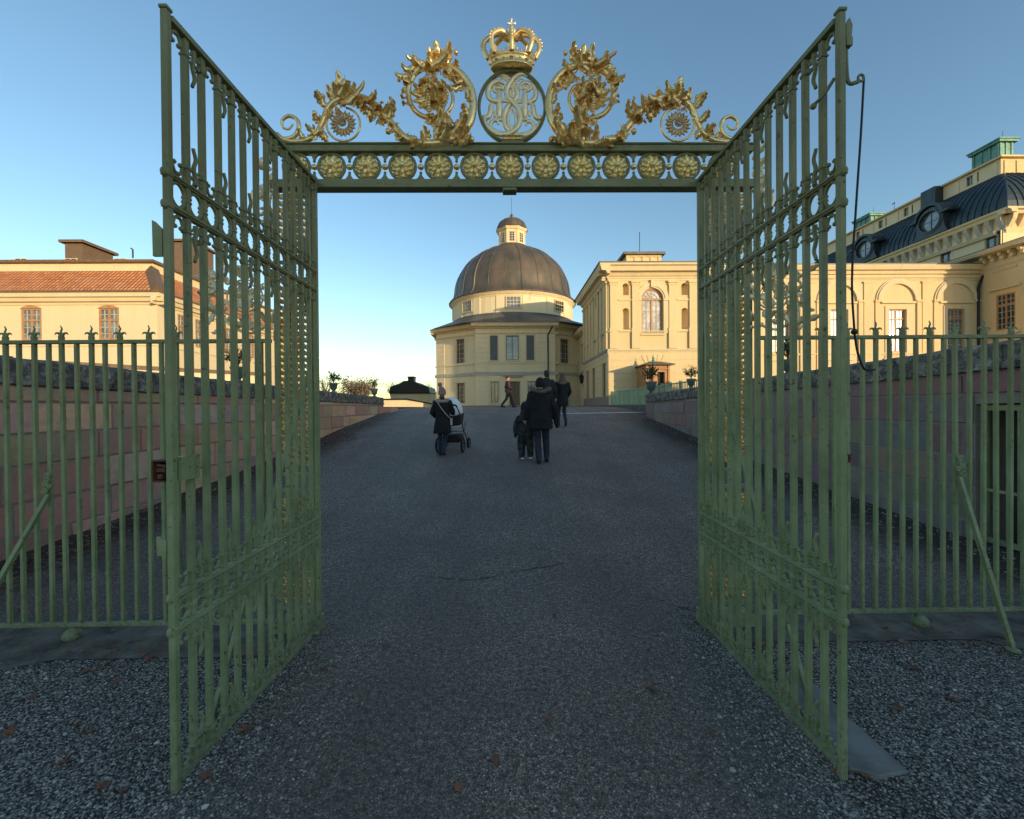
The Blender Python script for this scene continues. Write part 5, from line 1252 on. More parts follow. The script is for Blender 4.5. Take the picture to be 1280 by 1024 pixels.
        def hit(a_):
            best = None; dx, dz = cos(a_), sin(a_); P_ = [(p[0], p[1]-c.z) for p in out]; P_.append(P_[0])
            for (x1, z1), (x2, z2) in zip(P_, P_[1:]):
                den = dx*(z2-z1)-dz*(x2-x1)
                if abs(den) < 1e-9: continue
                t = (x1*(z2-z1)-z1*(x2-x1))/den; s_ = (x1*dz-z1*dx)/den
                if t > 0 and -1e-6 <= s_ <= 1+1e-6 and (best is None or t < best): best = t
            return best or 1.4
        K = 36
        for i in range(K):
            a_, b_ = 2*pi*i/K, 2*pi*(i+1)/K; ha, hb = hit(a_), hit(b_)
            mb.quad(D.p(ry*cos(a_), c.z+rz*sin(a_)), D.p(ry*cos(b_), c.z+rz*sin(b_)), D.p(hb*cos(b_), c.z+hb*sin(b_)), D.p(ha*cos(a_), c.z+ha*sin(a_)))
            mb.quad(D.p(ry*cos(a_), c.z+rz*sin(a_)), D.p(ry*cos(b_), c.z+rz*sin(b_)), D.p(ry*cos(b_), c.z+rz*sin(b_), -.3), D.p(ry*cos(a_), c.z+rz*sin(a_), -.3))
            mb.quad(D.p(ha*cos(a_), c.z+ha*sin(a_)), D.p(hb*cos(b_), c.z+hb*sin(b_)), D.p(hb*cos(b_), c.z+hb*sin(b_), -2.6), D.p(ha*cos(a_), c.z+ha*sin(a_), -2.6))
            for r0, r1, n_ in ((1.0, 1.14, .12), (1.14, 1.3, .06)):
                mb.prism([D.p(ry*r_*cos(t_), c.z+rz*r_*sin(t_), .002) for r_, t_ in ((r0, a_), (r0, b_), (r1, b_), (r1, a_))], D.n*n_)
        d_ = mb.build('dormer', 'copper', root, fix=False)
        h_ = MB(); k = 14
        for i in range(k):
            a_, b_ = pi*i/k, pi*(i+1)/k; h_.prism([D.p(r_*cos(t_), c.z+.3+.93*r_*sin(t_), -2.4) for r_, t_ in ((1.32, a_), (1.32, b_), (1.6, b_), (1.6, a_))], D.n*2.65)
        for s_ in (-1, 1): h_.prism([D.p(s_*1.25, c.z+.32, -2.4), D.p(s_*2.15, c.z+.32, -2.4), D.p(s_*2.15, c.z+.52, -2.4), D.p(s_*1.25, c.z+.52, -2.4)], D.n*2.7)
        q = h_.build('hood', 'copper', d_); q.matrix_parent_inverse = Matrix()
        g_ = MB(); g_.poly([D.p(ry*cos(t_), c.z+rz*sin(t_), -.2) for t_ in [2*pi*i/28 for i in range(28)]]); q = g_.build('pane', 'skyglass', d_, fix=False); q.matrix_parent_inverse = Matrix()
        g_ = MB(); g_.tube([D.p(0, c.z-rz, -.16), D.p(0, c.z+rz, -.16)], .03, 4); g_.tube([D.p(-ry, c.z, -.16), D.p(ry, c.z, -.16)], .025, 4); q = g_.build('glazing_bars', 'greywin', d_); q.matrix_parent_inverse = Matrix()
    c = atx(1168, 244, XA-.2); mb = MB(); mb.box(c.x-.7, c.x+.6, c.y-.8, c.y+.9, c.z-1.4, c.z+.65); mb.build('chimney', 'copper', root)
    p = atx(1118, 262, XA+.5); mb = MB(); mb.tube([p+Vector((0, 0, -1)), p+Vector((0, 0, .95))], .03, 5); mb.box(p.x-.02, p.x+.02, p.y-.1, p.y+.35, p.z+.75, p.z+.85); mb.build('vane', 'darkmetal', root)
    # lower block in front
    XB = 40.0; B = Fac((XB, 0, 0), (0, 1, 0), (-1, 0, 0)); zb2 = B.pxu(1200, 306)[1]; yb0 = 35.4
    lo = empty('lower_block', (41, 40, 1.6), 'plain grey beige block with small blue windows between the right wing and the mansard roof', 'palace block')
    wh = []
    for xx, yy in ((1241, 301), (1183, 324)):
        q = B.pxu(xx, yy); wh.append((q[0], q[1]-.6, 1.15, 1.25, False))
    wall(B, lo, 'church', yb0, 62, 1.5, zb2-.2, wh)
    for h in wh: window(B, lo, h[0], h[1], h[2], h[3], 1, 2, False, 'greywin', 'skyglass')
    mould(B, lo, 'trim', yb0, 62, [(zb2-.3, .003), (zb2-.3, .2), (zb2, .3), (zb2, .003)], 'cornice')
    mb = MB(); mb.box(XB+.401, X+.3-.4, yb0, 62, 1.5, zb2-.1); mb.build('core', 'church', lo)
    for y in np.arange(yb0+1, 60, 2.6): mb = MB(); B.box(mb, y-.08, y+.08, 12, zb2-.3, .002, .03); mb.build('lesene', 'church', lo)
build_palace()

# ================= domed church
def build_church():
    YF = 46.0; F = Fac((0, YF, 0), (1, 0, 0), (0, -1, 0)); P = F.pxu; zb = 1.5
    U = lambda x: P(x, 450)[0]; Z = lambda y: P(640, y)[1]
    ub0, ub1 = U(594), U(694); cx_ = at(640.5, 380, 54).x; CYy = 54.0; zc_ = Z(404.5)
    root = empty('church', (cx_, CYy, zb), 'domed pale yellow church with lantern at the end of the drive', 'church')
    # front bay
    dx = U(638); holes = [(U(640.5), Z(450), U(648.5)-U(632.5), Z(419.5)-Z(450), False), (U(617.5), Z(450.5), U(622)-U(612.5), Z(419.5)-Z(450.5), False), (U(663), Z(450.5), U(668)-U(658.5), Z(419.5)-Z(450.5), False),
                          (U(618), Z(503), U(622.8)-U(613.5), Z(477)-Z(503), False), (U(664), Z(503), U(669)-U(659.5), Z(477)-Z(503), False)]
    door = (U(643), 1.6, U(649.5)-U(636.5), Z(477)-1.6, False)
    ext = 16
    wall(F, root, 'church', ub0, ub1, zb, zc_-.3, holes+[door], depth=.22)
    window(F, root, *holes[0][:4], 2, 6, False, 'greywin', 'skyglass', .2, .08)
    for h in holes[1:3]:
        mb = MB(); F.box(mb, h[0]-h[2]/2, h[0]+h[2]/2, h[1], h[1]+h[3], -.12, -.08); F.box(mb, h[0]-.02, h[0]+.02, h[1], h[1]+h[3], -.079, -.06)
        for k in range(1, 6): F.box(mb, h[0]-h[2]/2, h[0]+h[2]/2, h[1]+h[3]*k/6-.02, h[1]+h[3]*k/6+.02, -.0785, -.065)
        mb.build('shutter', 'hatch', root)
    for h in holes[3:]: window(F, root, *h[:4], 2, 5, False, 'greywin', 'skyglass', .2, .07)
    mb = MB(); F.box(mb, door[0]-door[2]/2, door[0]-.01, 1.6, 1.6+door[3], -.18, -.12); F.box(mb, door[0]+.01, door[0]+door[2]/2, 1.6, 1.6+door[3], -.18, -.12)
    for s_ in (-1, 1):
        for z0 in (1.85, 2.7, 3.5): F.box(mb, door[0]+s_*.12, door[0]+s_*.45, z0, z0+.6, -.119, -.09)
    d_ = mb.build('door', 'door', root); h_ = MB(); h_.ball(F.p(door[0]+.08, 2.7, -.07), .04, 8, 5); q = h_.build('handle', 'darkmetal', d_); q.matrix_parent_inverse = Matrix()
    mb = MB(); F.box(mb, door[0]-1.25, door[0]+.95, Z(469.5)-.02, Z(467.5)+.03, .002, .35); F.box(mb, door[0]-.95, door[0]+.75, Z(472), Z(469.5)-.021, .002, .18); mb.build('door_hood', 'string', root)
    mb = MB()
    for h in holes+[door]:
        l, r, b, t = h[0]-h[2]/2, h[0]+h[2]/2, h[1], h[1]+h[3]
        F.box(mb, l-.14, l, b, t, .002, .05); F.box(mb, r, r+.14, b, t, .002, .05); F.box(mb, l-.14, r+.14, t, t+.14, .002, .055)
        if h is not door: F.box(mb, l-.18, r+.18, b-.14, b, .002, .09)
    mb.build('window_surround', 'trim', root)
    for a, b in ((ub0, U(611)), (U(671), ub1)): grooves(F, root, 'church', a, b, zb+.3, zc_-1.15, .5)
    mb = MB(); z = zb+.3
    while z < Z(470): 
        for a, b in ((U(624.5), door[0]-door[2]/2-.16), (door[0]+door[2]/2+.16, U(658))): F.box(mb, a, b, z, z+.465, .002, .02)
        z += .5
    mb.build('rustication', 'church', root)
    def entab(G, a, b):
        mould(G, root, 'string', a, b, [(Z(469), .003), (Z(469), .085), (Z(465), .085), (Z(465), .003)], 'string_course')
        mould(G, root, 'trim', a, b, [(Z(455), .003), (Z(455), .075), (Z(453.5), .075), (Z(453.5), .003)], 'sill_band')
        mould(G, root, 'trim', a, b, cornice_prof(zc_-1.15, .2, .12), 'architrave')
        mould(G, root, 'trim', a-.05, b+.05, [(zc_-.5, .003), (zc_-.5, .2), (zc_-.38, .28), (zc_-.33, .6), (zc_-.1, .66), (zc_, .75), (zc_, .003)], 'cornice')
        mb = MB(); G.box(mb, a, b, zb-.1, zb+.3, .002, .09); mb.build('plinth', 'plinth', root)
    entab(F, ub0-.3, ub1+.3)
    # recessed chamfered sides
    rec = .55
    for s_, x_in, x_out, dep in ((-1, ub0, at(545.5, 450, YF+rec+3.3).x, 3.3), (1, ub1, U(737)+1.2, 3.3)):
        a = Vector((x_in, YF+rec, 0)); b = Vector((x_out, YF+rec+dep, 0)); d = b-a; Ln = d.length
        if s_ < 0: O = b; u = -d; 
        else: O = a; u = d
        u = u.normalized(); n = Vector((u.y, -u.x, 0))
        if n.y > 0: n = -n
        G = Fac(O, u, n)
        xs = (575.5,) if s_ < 0 else (705.5,)
        hs = []
        for x in xs:
            uc, _ = G.pxu(x, 440); w_ = 1.15; z0 = G.pxu(x, 454)[1]; z1 = G.pxu(x, 424)[1]; hs.append((uc, z0, w_, z1-z0, False)); z0 = G.pxu(x, 504)[1]; z1 = G.pxu(x, 479)[1]; hs.append((uc, max(z0, 1.75), w_, z1-max(z0, 1.75), False))
        wall(G, root, 'church', 0, Ln, zb, zc_-.3, hs)
        for h in hs: window(G, root, *h[:4], 2, 5, False, 'greywin', 'glass', .2, .07)
        mb = MB()
        for h in hs:
            l, r, bb, t = h[0]-h[2]/2, h[0]+h[2]/2, h[1], h[1]+h[3]; G.box(mb, l-.12, l, bb, t, .002, .04); G.box(mb, r, r+.12, bb, t, .002, .04); G.box(mb, l-.12, r+.12, t, t+.12, .002, .05)
        mb.build('window_surround', 'trim', root)
        entab(G, -.2, Ln+.3)
        if s_ < 0: grooves(G, root, 'church', 0, 1.25, zb+.3, zc_-1.15, .5)
        # return of the front bay, outer side wall
        mb = MB(); mb.box(x_in-.02 if s_ > 0 else x_in, x_in if s_ > 0 else x_in+.02, YF+.001, YF+rec+.4, zb, zc_-.3); mb.build('bay_return', 'church', root)
        mb = MB(); mb.box(x_out, x_out-s_*.4, YF+rec+dep, CYy+8, zb, zc_-.3); mb.build('side_wall', 'church', root)
        mb = MB(); mb.box(x_out-s_*.0, x_out+s_*.6, YF+rec+dep-.3, CYy+8, zc_-.5, zc_); mb.build('side_cornice', 'trim', root)
    mb = MB(); mb.box(U(545), U(735), CYy+7.6, CYy+8, zb, zc_-.3); mb.build('rear_wall', 'church', root)
    # low roof up to the drum
    zr = 11.55; rd = 7.2; k = 48
    ol = [(ub0-.9, YF-.8), (ub1+.9, YF-.8), (U(737)+2.2, YF+3.2), (U(737)+2.2, CYy+8.5), (at(545.5, 450, YF+3.85).x-.75, CYy+8.5), (at(545.5, 450, YF+3.85).x-.75, YF+3.4)]
    def oh(a_):
        dx_, dy_ = cos(a_), sin(a_); best = 1e9; Q = [(p[0]-cx_, p[1]-CYy) for p in ol]; Q.append(Q[0])
        for (x1, y1), (x2, y2) in zip(Q, Q[1:]):
            den = dx_*(y2-y1)-dy_*(x2-x1)
            if abs(den) < 1e-9: continue
            t = (x1*(y2-y1)-y1*(x2-x1))/den; s2 = (x1*dy_-y1*dx_)/den
            if t > 0 and -1e-6 <= s2 <= 1+1e-6: best = min(best, t)
        return best
    mb = MB(); ring = []
    for i in range(k):
        a_ = 2*pi*i/k; h_ = oh(a_); ring.append(((cx_+h_*cos(a_), CYy+h_*sin(a_), zc_+.02), (cx_+rd*cos(a_), CYy+rd*sin(a_), zr)))
    for i in range(k): j = (i+1) % k; mb.quad(ring[i][0], ring[j][0], ring[j][1], ring[i][1])
    mb.poly([r_[0] for r_ in ring][::-1]); mb.build('low_roof', 'leadroof', root, fix=False)
    mb = MB(); mb.lathe([(7.3, zr-.5), (7.4, zr-.3), (7.4, zr+.0), (7.3, zr+.12), (7.15, zr+.14)], (cx_, CYy, 0), 64); mb.build('drum_skirt', 'leadroof', root, smooth=False)
    # drum with panels and windows
    ze_ = at(563, 383, CYy).z; rw = 7.15
    mb = MB(); mb.lathe([(rw, zr), (rw, ze_-.5), (rw+.06, ze_-.5), (rw+.12, ze_-.35), (rw+.18, ze_-.33), (rw+.38, ze_-.1), (rw+.42, ze_+.02), (rw, ze_+.02)], (cx_, CYy, 0), 72); dr = mb.build('drum', 'church', root, smooth=False)
    for j in range(16):
        a_ = -pi/2+2*pi*(j+.5)/16-2*pi/32*0; d = Vector((cos(a_), sin(a_), 0)); t_ = Vector((-sin(a_), cos(a_), 0))
        L = Fac(Vector((cx_, CYy, 0))+d*rw*.999, t_, d); mb = MB(); L.box(mb, -.45, .45, zr+.1, ze_-.5, -.1, .07); q = mb.build('drum_pilaster', 'church', dr); q.matrix_parent_inverse = Matrix()
    for j in range(8):
        a_ = -pi/2+2*pi*j/8+.0; d = Vector((cos(a_), sin(a_), 0)); t_ = Vector((-sin(a_), cos(a_), 0))
        L = Fac(Vector((cx_, CYy, 0))+d*(rw+.0), t_, d); w_, z0, z1 = .72, zr+.62, ze_-.68
        mb = MB()
        L.box(mb, -w_-.1, w_+.1, z0-.1, z0, -.1, .10); L.box(mb, -w_-.1, w_+.1, z1, z1+.1, -.1, .1); L.box(mb, -w_-.1, -w_, z0, z1, -.1, .1); L.box(mb, w_, w_+.1, z0, z1, -.1, .1)
        for q_ in range(1, 4): x = -w_+2*w_*q_/4; L.box(mb, x-.03, x+.03, z0, z1, .02, .06)
        for q_ in range(1, 3): z = z0+(z1-z0)*q_/3; L.box(mb, -w_, w_, z-.025, z+.025, .02, .062)
        wn = mb.build('window', 'trim', dr); wn.matrix_parent_inverse = Matrix()
        mb = MB(); L.box(mb, -w_, w_, z0, z1, -.09, .015); q = mb.build('pane', 'glass' if j in (1, 7) else 'skyglass', dr); q.matrix_parent_inverse = Matrix()
    # dome
    zt_ = at(640, 313.5, CYy).z; rD = 7.62; hD = zt_-ze_; rl = 1.95
    pr = []
    k = 22; th1 = math.acos((rl-.15)/rD*1.0)
    for i in range(k+1):
        th = th1*i/k; pr.append((rD*cos(th)**.94, ze_+.05+hD*sin(th)/sin(th1)))
    R0, zc0 = 6.98, at(640, 372, CYy).z; hh = zt_-zc0+.25
    pr = [(7.68, ze_-.06), (7.66, ze_+.04), (7.40, ze_+.22), (7.18, ze_+.5), (7.05, ze_+.85)]+[(R0*cos(R(a_)), zc0+hh*sin(R(a_))) for a_ in (2, 8, 14, 20, 26, 32, 38, 44, 50, 56, 62, 67, 71, 73.6)]
    mb = MB(); mb.lathe(pr, (cx_, CYy, 0), 96); dm = mb.build('dome', 'dome', root, smooth=True)
    mb = MB()
    for j in range(24):
        a_ = 2*pi*j/24+.13; mb.tube([(cx_+r_*cos(a_)*1.001, CYy+r_*sin(a_)*1.001, z_) for r_, z_ in pr[1:]], .04 if j % 3 else .08, 4)
    for i in (7, 10, 12, 14): mb.lathe([(pr[i][0]-.02, pr[i][1]-.02), (pr[i][0]+.015, pr[i][1]), (pr[i][0]-.02, pr[i][1]+.02)], (cx_, CYy, 0), 96)
    q = mb.build('seams', 'dome', dm); q.matrix_parent_inverse = Matrix()
    # lantern
    z0 = zt_; z1 = at(640, 290, CYy).z; z2 = at(640, 273.5, CYy).z
    mb = MB(); mb.lathe([(2.15, z0-.3), (2.15, z0), (1.95, z0+.12), (1.85, z0+.35), (1.7, z0+.4)], (cx_, CYy, 0), 24); mb.build('lantern_base', 'dome', root)
    mb = MB(); a0 = pi/8-pi/2*0; mb.lathe([(1.66, z0+.4), (1.66, z1-.25), (1.78, z1-.22), (1.95, z1), (1.95, z1+.06)], (cx_, CYy, 0), 8, a0=pi/8); ln = mb.build('lantern', 'church', root)
    for j in range(8):
        a_ = -pi/2+2*pi*j/8; d = Vector((cos(a_), sin(a_), 0)); t_ = Vector((-sin(a_), cos(a_), 0)); rr = 1.66*cos(pi/8)
        L = Fac(Vector((cx_, CYy, 0))+d*rr, t_, d); mb = MB()
        L.box(mb, -.34, -.26, z0+.65, z1-.5, .002, .06); L.box(mb, .26, .34, z0+.65, z1-.5, .002, .06); L.box(mb, -.26, .26, z1-.58, z1-.5, .002, .06); L.box(mb, -.03, .03, z0+.65, z1-.5, .02, .05)
        for q_ in (1, 2, 3): zz_ = z0+.65+(z1-z0-1.15)*q_/4; L.box(mb, -.26, .26, zz_-.02, zz_+.02, .022, .048)
        q = mb.build('window', 'trim', ln); q.matrix_parent_inverse = Matrix()
        mb = MB(); L.box(mb, -.26, .26, z0+.65, z1-.58, .003, .015); q = mb.build('pane', 'glass', ln); q.matrix_parent_inverse = Matrix()
        mb = MB(); L.box(mb, .5, .66, z0+.42, z1-.25, -.05, .06); L.box(mb, -.66, -.5, z0+.42, z1-.25, -.05, .06); q = mb.build('pilaster', 'trim', ln); q.matrix_parent_inverse = Matrix()
    h = z2-z1-.15; mb = MB(); mb.lathe([(1.92, z1+.061)]+[(1.85*cos(t)**.9, z1+.1+h*sin(t)) for t in [i*1.5/9 for i in range(10)]], (cx_, CYy, 0), 32); ld = mb.build('lantern_dome', 'dome', root, smooth=True)
    mb = MB()
    for j in range(16):
        a_ = 2*pi*j/16; mb.tube([(cx_+1.86*cos(t)**.9*cos(a_), CYy+1.86*cos(t)**.9*sin(a_), z1+.11+h*sin(t)) for t in [i*1.5/7 for i in range(8)]], .03, 4)
    q = mb.build('seams', 'dome', ld); q.matrix_parent_inverse = Matrix()
    mb = MB(); mb.lathe([(.22, z2-.1), (.12, z2+.1), (.22, z2+.25), (.2, z2+.42), (.06, z2+.55), (.025, z2+.7), (.02, z2+2.6)], (cx_, CYy, 0), 12); mb.build('finial', 'dome', root, smooth=True)
    p = U(688); mb = MB(); mb.tube([F.p(p+.25, zc_-.1, .5), F.p(p+.15, zc_-.5, .4), F.p(p-.25, zc_-1.2, .12), F.p(p-.25, zb, .12)], .07, 8); mb.build('downpipe', 'darkmetal', root)
    # link wing between church and pavilion
    x0 = Fac((0, PY, 0), (1, 0, 0), (0, -1, 0)).pxu(760, 420)[0]+.25; G = Fac((x0, 0, 0), (0, 1, 0), (-1, 0, 0)); lz = G.pxu(730, 411)[1]
    lk = empty('link_wing', (x0, 46, zb), 'narrow shaded wing joining the church to the pavilion with a wall lantern', 'palace wing')
    hs = []
    for x, ya, yb in ((733, 454, 427), (727.2, 456, 430)):
        u_ = G.pxu(x, 440)[0]; hs.append((u_, G.pxu(x, ya)[1], 1.1, G.pxu(x, yb)[1]-G.pxu(x, ya)[1], False))
    hs.append((G.pxu(733.5, 490)[0], 1.7, 1.2, 2.5, False))
    wall(G, lk, 'church', 43.25, 49.4, zb, lz-.3, hs)
    for h in hs: window(G, lk, *h[:4], 2, 5, False, 'greywin', 'glass', .2, .07)
    mould(G, lk, 'trim', 43.25, 49.0, [(lz-.5, .003), (lz-.5, .2), (lz-.33, .5), (lz, .6), (lz, .003)], 'cornice'); mould(G, lk, 'string', 43.25, 49.0, [(Z(469), .003), (Z(469), .085), (Z(465), .085), (Z(465), .003)], 'string_course')
    mb = MB(); mb.v += [(x0-.65, 43.3, lz+.01), (x0+6, 43.3, lz+.01), (x0+6, 52, lz+.01), (x0-.65, 52, lz+.01), (x0+3, 43.3, lz+1.2), (x0+3, 52, lz+1.2)]; mb.f += [(0, 3, 5, 4), (1, 4, 5, 2), (0, 4, 1), (3, 2, 5), (0, 1, 2, 3)]; mb.build('roof', 'leadroof', lk)
    c = atx(727, 474, x0-.45); mb = MB(); mb.lathe([(.05, -.45), (.16, -.38), (.24, .2), (.28, .22), (.12, .42), (.05, .5), (.02, .62)], c, 6); wl = mb.build('wall_lantern', 'darkmetal', lk); mb = MB(); mb.tube([c+Vector((0, 0, -.4)), c+Vector((.2, 0, -.8)), c+Vector((.45, 0, -.7))], .03, 5); q = mb.build('arm', 'darkmetal', wl); q.matrix_parent_inverse = Matrix()
    mb = MB(); q = ong(708, 509); mb.box(x0-1.6, x0-.7, 43.4, 44.4, 1.6, 1.75); mb.box(x0-1.4, x0-.7, 43.5, 44.3, 1.751, 1.9); mb.build('step', 'string', lk)
build_church()

# ================= left house with tiled mansard roof
def build_left_house():
    YF = 28.0; F = Fac((0, YF, 0), (1, 0, 0), (0, -1, 0)); U = lambda x: F.pxu(x, 390)[0]; Z = lambda y, x=150: F.pxu(x, y)[1]
    u1 = U(196); u0 = -46.0; ze = Z(366, 190); zb = 1.5; y1 = 47
    root = empty('tiled_house', ((u0+u1)/2, 36, zb), 'long cream house with orange tiled mansard roof and brown chimneys, left', 'house')
    w_ = U(148.5)-U(123); zs = Z(425); zh = Z(385)-zs
    us = [U(135.5)-4.85*k for k in range(0, 5)]
    us = [U(136), U(39), 2*U(39)-U(136), 3*U(39)-2*U(136)]
    hs = [(u, zs, w_, zh, False) for u in us]
    wall(F, root, 'cream', u0, u1, zb, ze-.25, hs, depth=.16)
    for u in us:
        window(F, root, u, zs, w_, zh, 2, 5, False, 'woodwin', 'skyglass', .1, .11, 'paleglaz', transom=.62)
        mb = MB(); arch_mould(F, mb, u, zs+zh-w_*.34, w_*.56, w_*.64, .002, .03, 8) if 0 else F.box(mb, u-w_/2-.12, u+w_/2+.12, zs-.14, zs, .002, .10); mb.build('window_sill', 'trim', root)
        mb = MB(); mb.prism([F.p(u-w_/2-.04, zs+zh-.02, .002), F.p(u+w_/2+.04, zs+zh-.02, .002), F.p(u+w_/2*.55, zs+zh+.14, .002), F.p(u, zs+zh+.18, .002), F.p(u-w_/2*.55, zs+zh+.14, .002)], F.n*.05); mb.build('window_head', 'woodwin', root)
    cp = [(ze-.75, .003), (ze-.75, .06), (ze-.62, .10), (ze-.58, .28), (ze-.38, .36), (ze-.34, .5), (ze-.1, .55), (ze-.1, .003)]
    mould(F, root, 'cream', u0, u1+.55, cp, 'cornice')
    G = Fac((u1, 0, 0), (0, 1, 0), (1, 0, 0)); gs = []
    for x in (231, 252, 283, 312):
        q = G.pxu(x, 400); gs.append((q[0], zs, 1.3, zh, False))
    gs = [g for g in gs if YF+1 < g[0] < y1-1]
    wall(G, root, 'cream', YF, y1, zb, ze-.25, gs, depth=.16)
    for g in gs: window(G, root, *g[:4], 2, 5, False, 'woodwin', 'skyglass', .1, .11, 'paleglaz', transom=.62)
    mould(G, root, 'cream', YF-.5, y1, cp, 'cornice')
    mould(F, root, 'cream', u0, u1+.08, cornice_prof(Z(434), .14, .08), 'string_course'); mould(G, root, 'cream', YF, y1, cornice_prof(Z(434), .14, .08), 'string_course')
    mb = MB(); F.box(mb, u0, u1+.62, ze-.099, ze+.02, -19.5, .64); mb.build('eaves_gutter', 'door', root)
    # mansard
    zr = Z(331.5, 190); ins = 1.15
    a = [(u0-.3, YF-.5), (u1+.5, YF-.5), (u1+.5, y1+.5)]; b = [(u0-.3, YF+ins), (u1-ins, YF+ins), (u1-ins, y1-ins)]
    for nm, i, (uu, nn) in (('roof', 0, ((1, 0, 0), None)), ('roof', 1, ((0, 1, 0), None))):
        mb = MB(); Ln = (Vector((*a[i+1], 0))-Vector((*a[i], 0))).length; sl = math.hypot(zr-ze, ins+.5)
        # local frame so that tiles follow the slope
        mb.v += [(0, 0, 0), (Ln, 0, 0), (Ln-((ins+.5)), sl, 0), ((0 if i == 0 else ins+.5), sl, 0)]; mb.f.append((0, 1, 2, 3))
        me = bpy.data.meshes.new('roof'); me.from_pydata(mb.v, [], mb.f); me.materials.append(M['tile']); o = bpy.data.objects.new('roof', me); COL.objects.link(o)
        ux = Vector((1, 0, 0)) if i == 0 else Vector((0, 1, 0)); sly = (Vector((*b[1], zr))-Vector((*a[1], ze+.02))); sly = (sly-ux*sly.dot(ux)).normalized()
        mt = Matrix((ux, sly, ux.cross(sly))).transposed().to_4x4(); mt.translation = Vector((*a[i], ze+.02)); o.parent = root; o.matrix_world = mt; o.matrix_parent_inverse = Matrix.Translation(-root.location); o.matrix_basis = mt
    mb = MB(); mb.tube([(u1+.5, YF-.5, ze+.04), (u1-ins, YF+ins, zr+.03)], .35, 4); mb.build('hip_flashing', 'door', root)
    zt = Z(320, 190); mb = MB(); mb.box(u0, u1-ins, YF+ins+.05, y1-ins, zr-.3, zt-.05)
    FA = Fac((0, YF+ins+.05, 0), (1, 0, 0), (0, -1, 0)); GA = Fac((u1-ins, 0, 0), (0, 1, 0), (1, 0, 0)); mb.build('attic_wall', 'cream', root)
    mb = MB(); mb.box(u0-.2, u1-ins+.25, YF+ins-.25, y1-ins+.3, zt-.049, zt+.10); mb.build('upper_roof', 'door', root)
    mb = MB(); mb.v += [(u0-.1, YF+ins-.2, zt+.101), (u1-ins+.2, YF+ins-.2, zt+.101), (u1-ins+.2, y1-ins, zt+.101), (u0-.1, y1-ins, zt+.101), (u0, 38, zt+.9), (u1-6, 38, zt+.9)]; mb.f += [(0, 1, 5, 4), (1, 2, 5), (2, 3, 4, 5), (0, 4, 3)]; mb.build('roof_ridge', 'door', root)
    for x in (26.5, 89, 150.5, -36):
        u = FA.pxu(x, 326)[0]; z = FA.pxu(x, 326)[1]; mb = MB(); FA.box(mb, u-.42, u+.42, z-.17, z+.15, .002, .03); v_ = mb.build('attic_vent', 'trim', root)
        mb = MB(); FA.box(mb, u-.33, u-.04, z-.12, z+.11, .031, .04); FA.box(mb, u+.04, u+.33, z-.12, z+.11, .031, .04); q = mb.build('opening', 'glass', v_); q.matrix_parent_inverse = Matrix()
    # chimneys
    for (xa, xb, yt, Yc, dd) in ((81, 103, 300, 34, 2.6), (216, 239, 299, 40, 3)):
        p = at(xa, yt, Yc); q = at(xb, yt, Yc); mb = MB(); mb.box(p.x, q.x, Yc, Yc+dd, zt, p.z-.25); c_ = mb.build('chimney', 'door', root)
        mb = MB(); mb.v += [(p.x-.25, Yc-.25, p.z-.25), (q.x+.25, Yc-.25, p.z-.25), (q.x+.25, Yc+dd+.25, p.z-.25), (p.x-.25, Yc+dd+.25, p.z-.25), (p.x-.25, Yc-.25, p.z-.05), (q.x+.25, Yc-.25, p.z-.05), (q.x+.25, Yc+dd+.25, p.z-.05), (p.x-.25, Yc+dd+.25, p.z-.05), ((p.x+q.x)/2, Yc+.6, p.z+.15), ((p.x+q.x)/2, Yc+dd-.6, p.z+.15)]
        mb.f += [(0, 1, 5, 4), (1, 2, 6, 5), (2, 3, 7, 6), (3, 0, 4, 7), (4, 5, 8), (5, 6, 9, 8), (6, 7, 9), (7, 4, 8, 9)]; k = mb.build('cap', 'door', c_); k.matrix_parent_inverse = Matrix()
    p = at(166, 317, 31); mb = MB(); mb.tube([p+Vector((0, 0, -.3)), p+Vector((0, 0, .28)), p+Vector((-.12, 0, .36))], .05, 6); mb.build('vent_pipe', 'darkmetal', root)
build_left_house()
# low cream garden wall with brown coping below the house
mb = MB(); a = at(165, 452, 20); b = at(330, 470, 30)
mb.prism([(a.x-6, 20, 1.6), (b.x, 30, 1.6), (b.x, 30, 1.6+(b.z-1.6)), (a.x-6, 20, a.z)], (0, .4, 0)); gw = mb.build('garden_wall', 'cream'); tag(gw, 'low cream garden wall with sloping brown coping in front of the left house', 'wall')
mb = MB(); mb.prism([(a.x-6, 19.85, a.z), (b.x, 29.85, b.z), (b.x, 29.85, b.z+.22), (a.x-6, 19.85, a.z+.22)], (0, .7, 0)); mb.build('coping', 'door', gw)

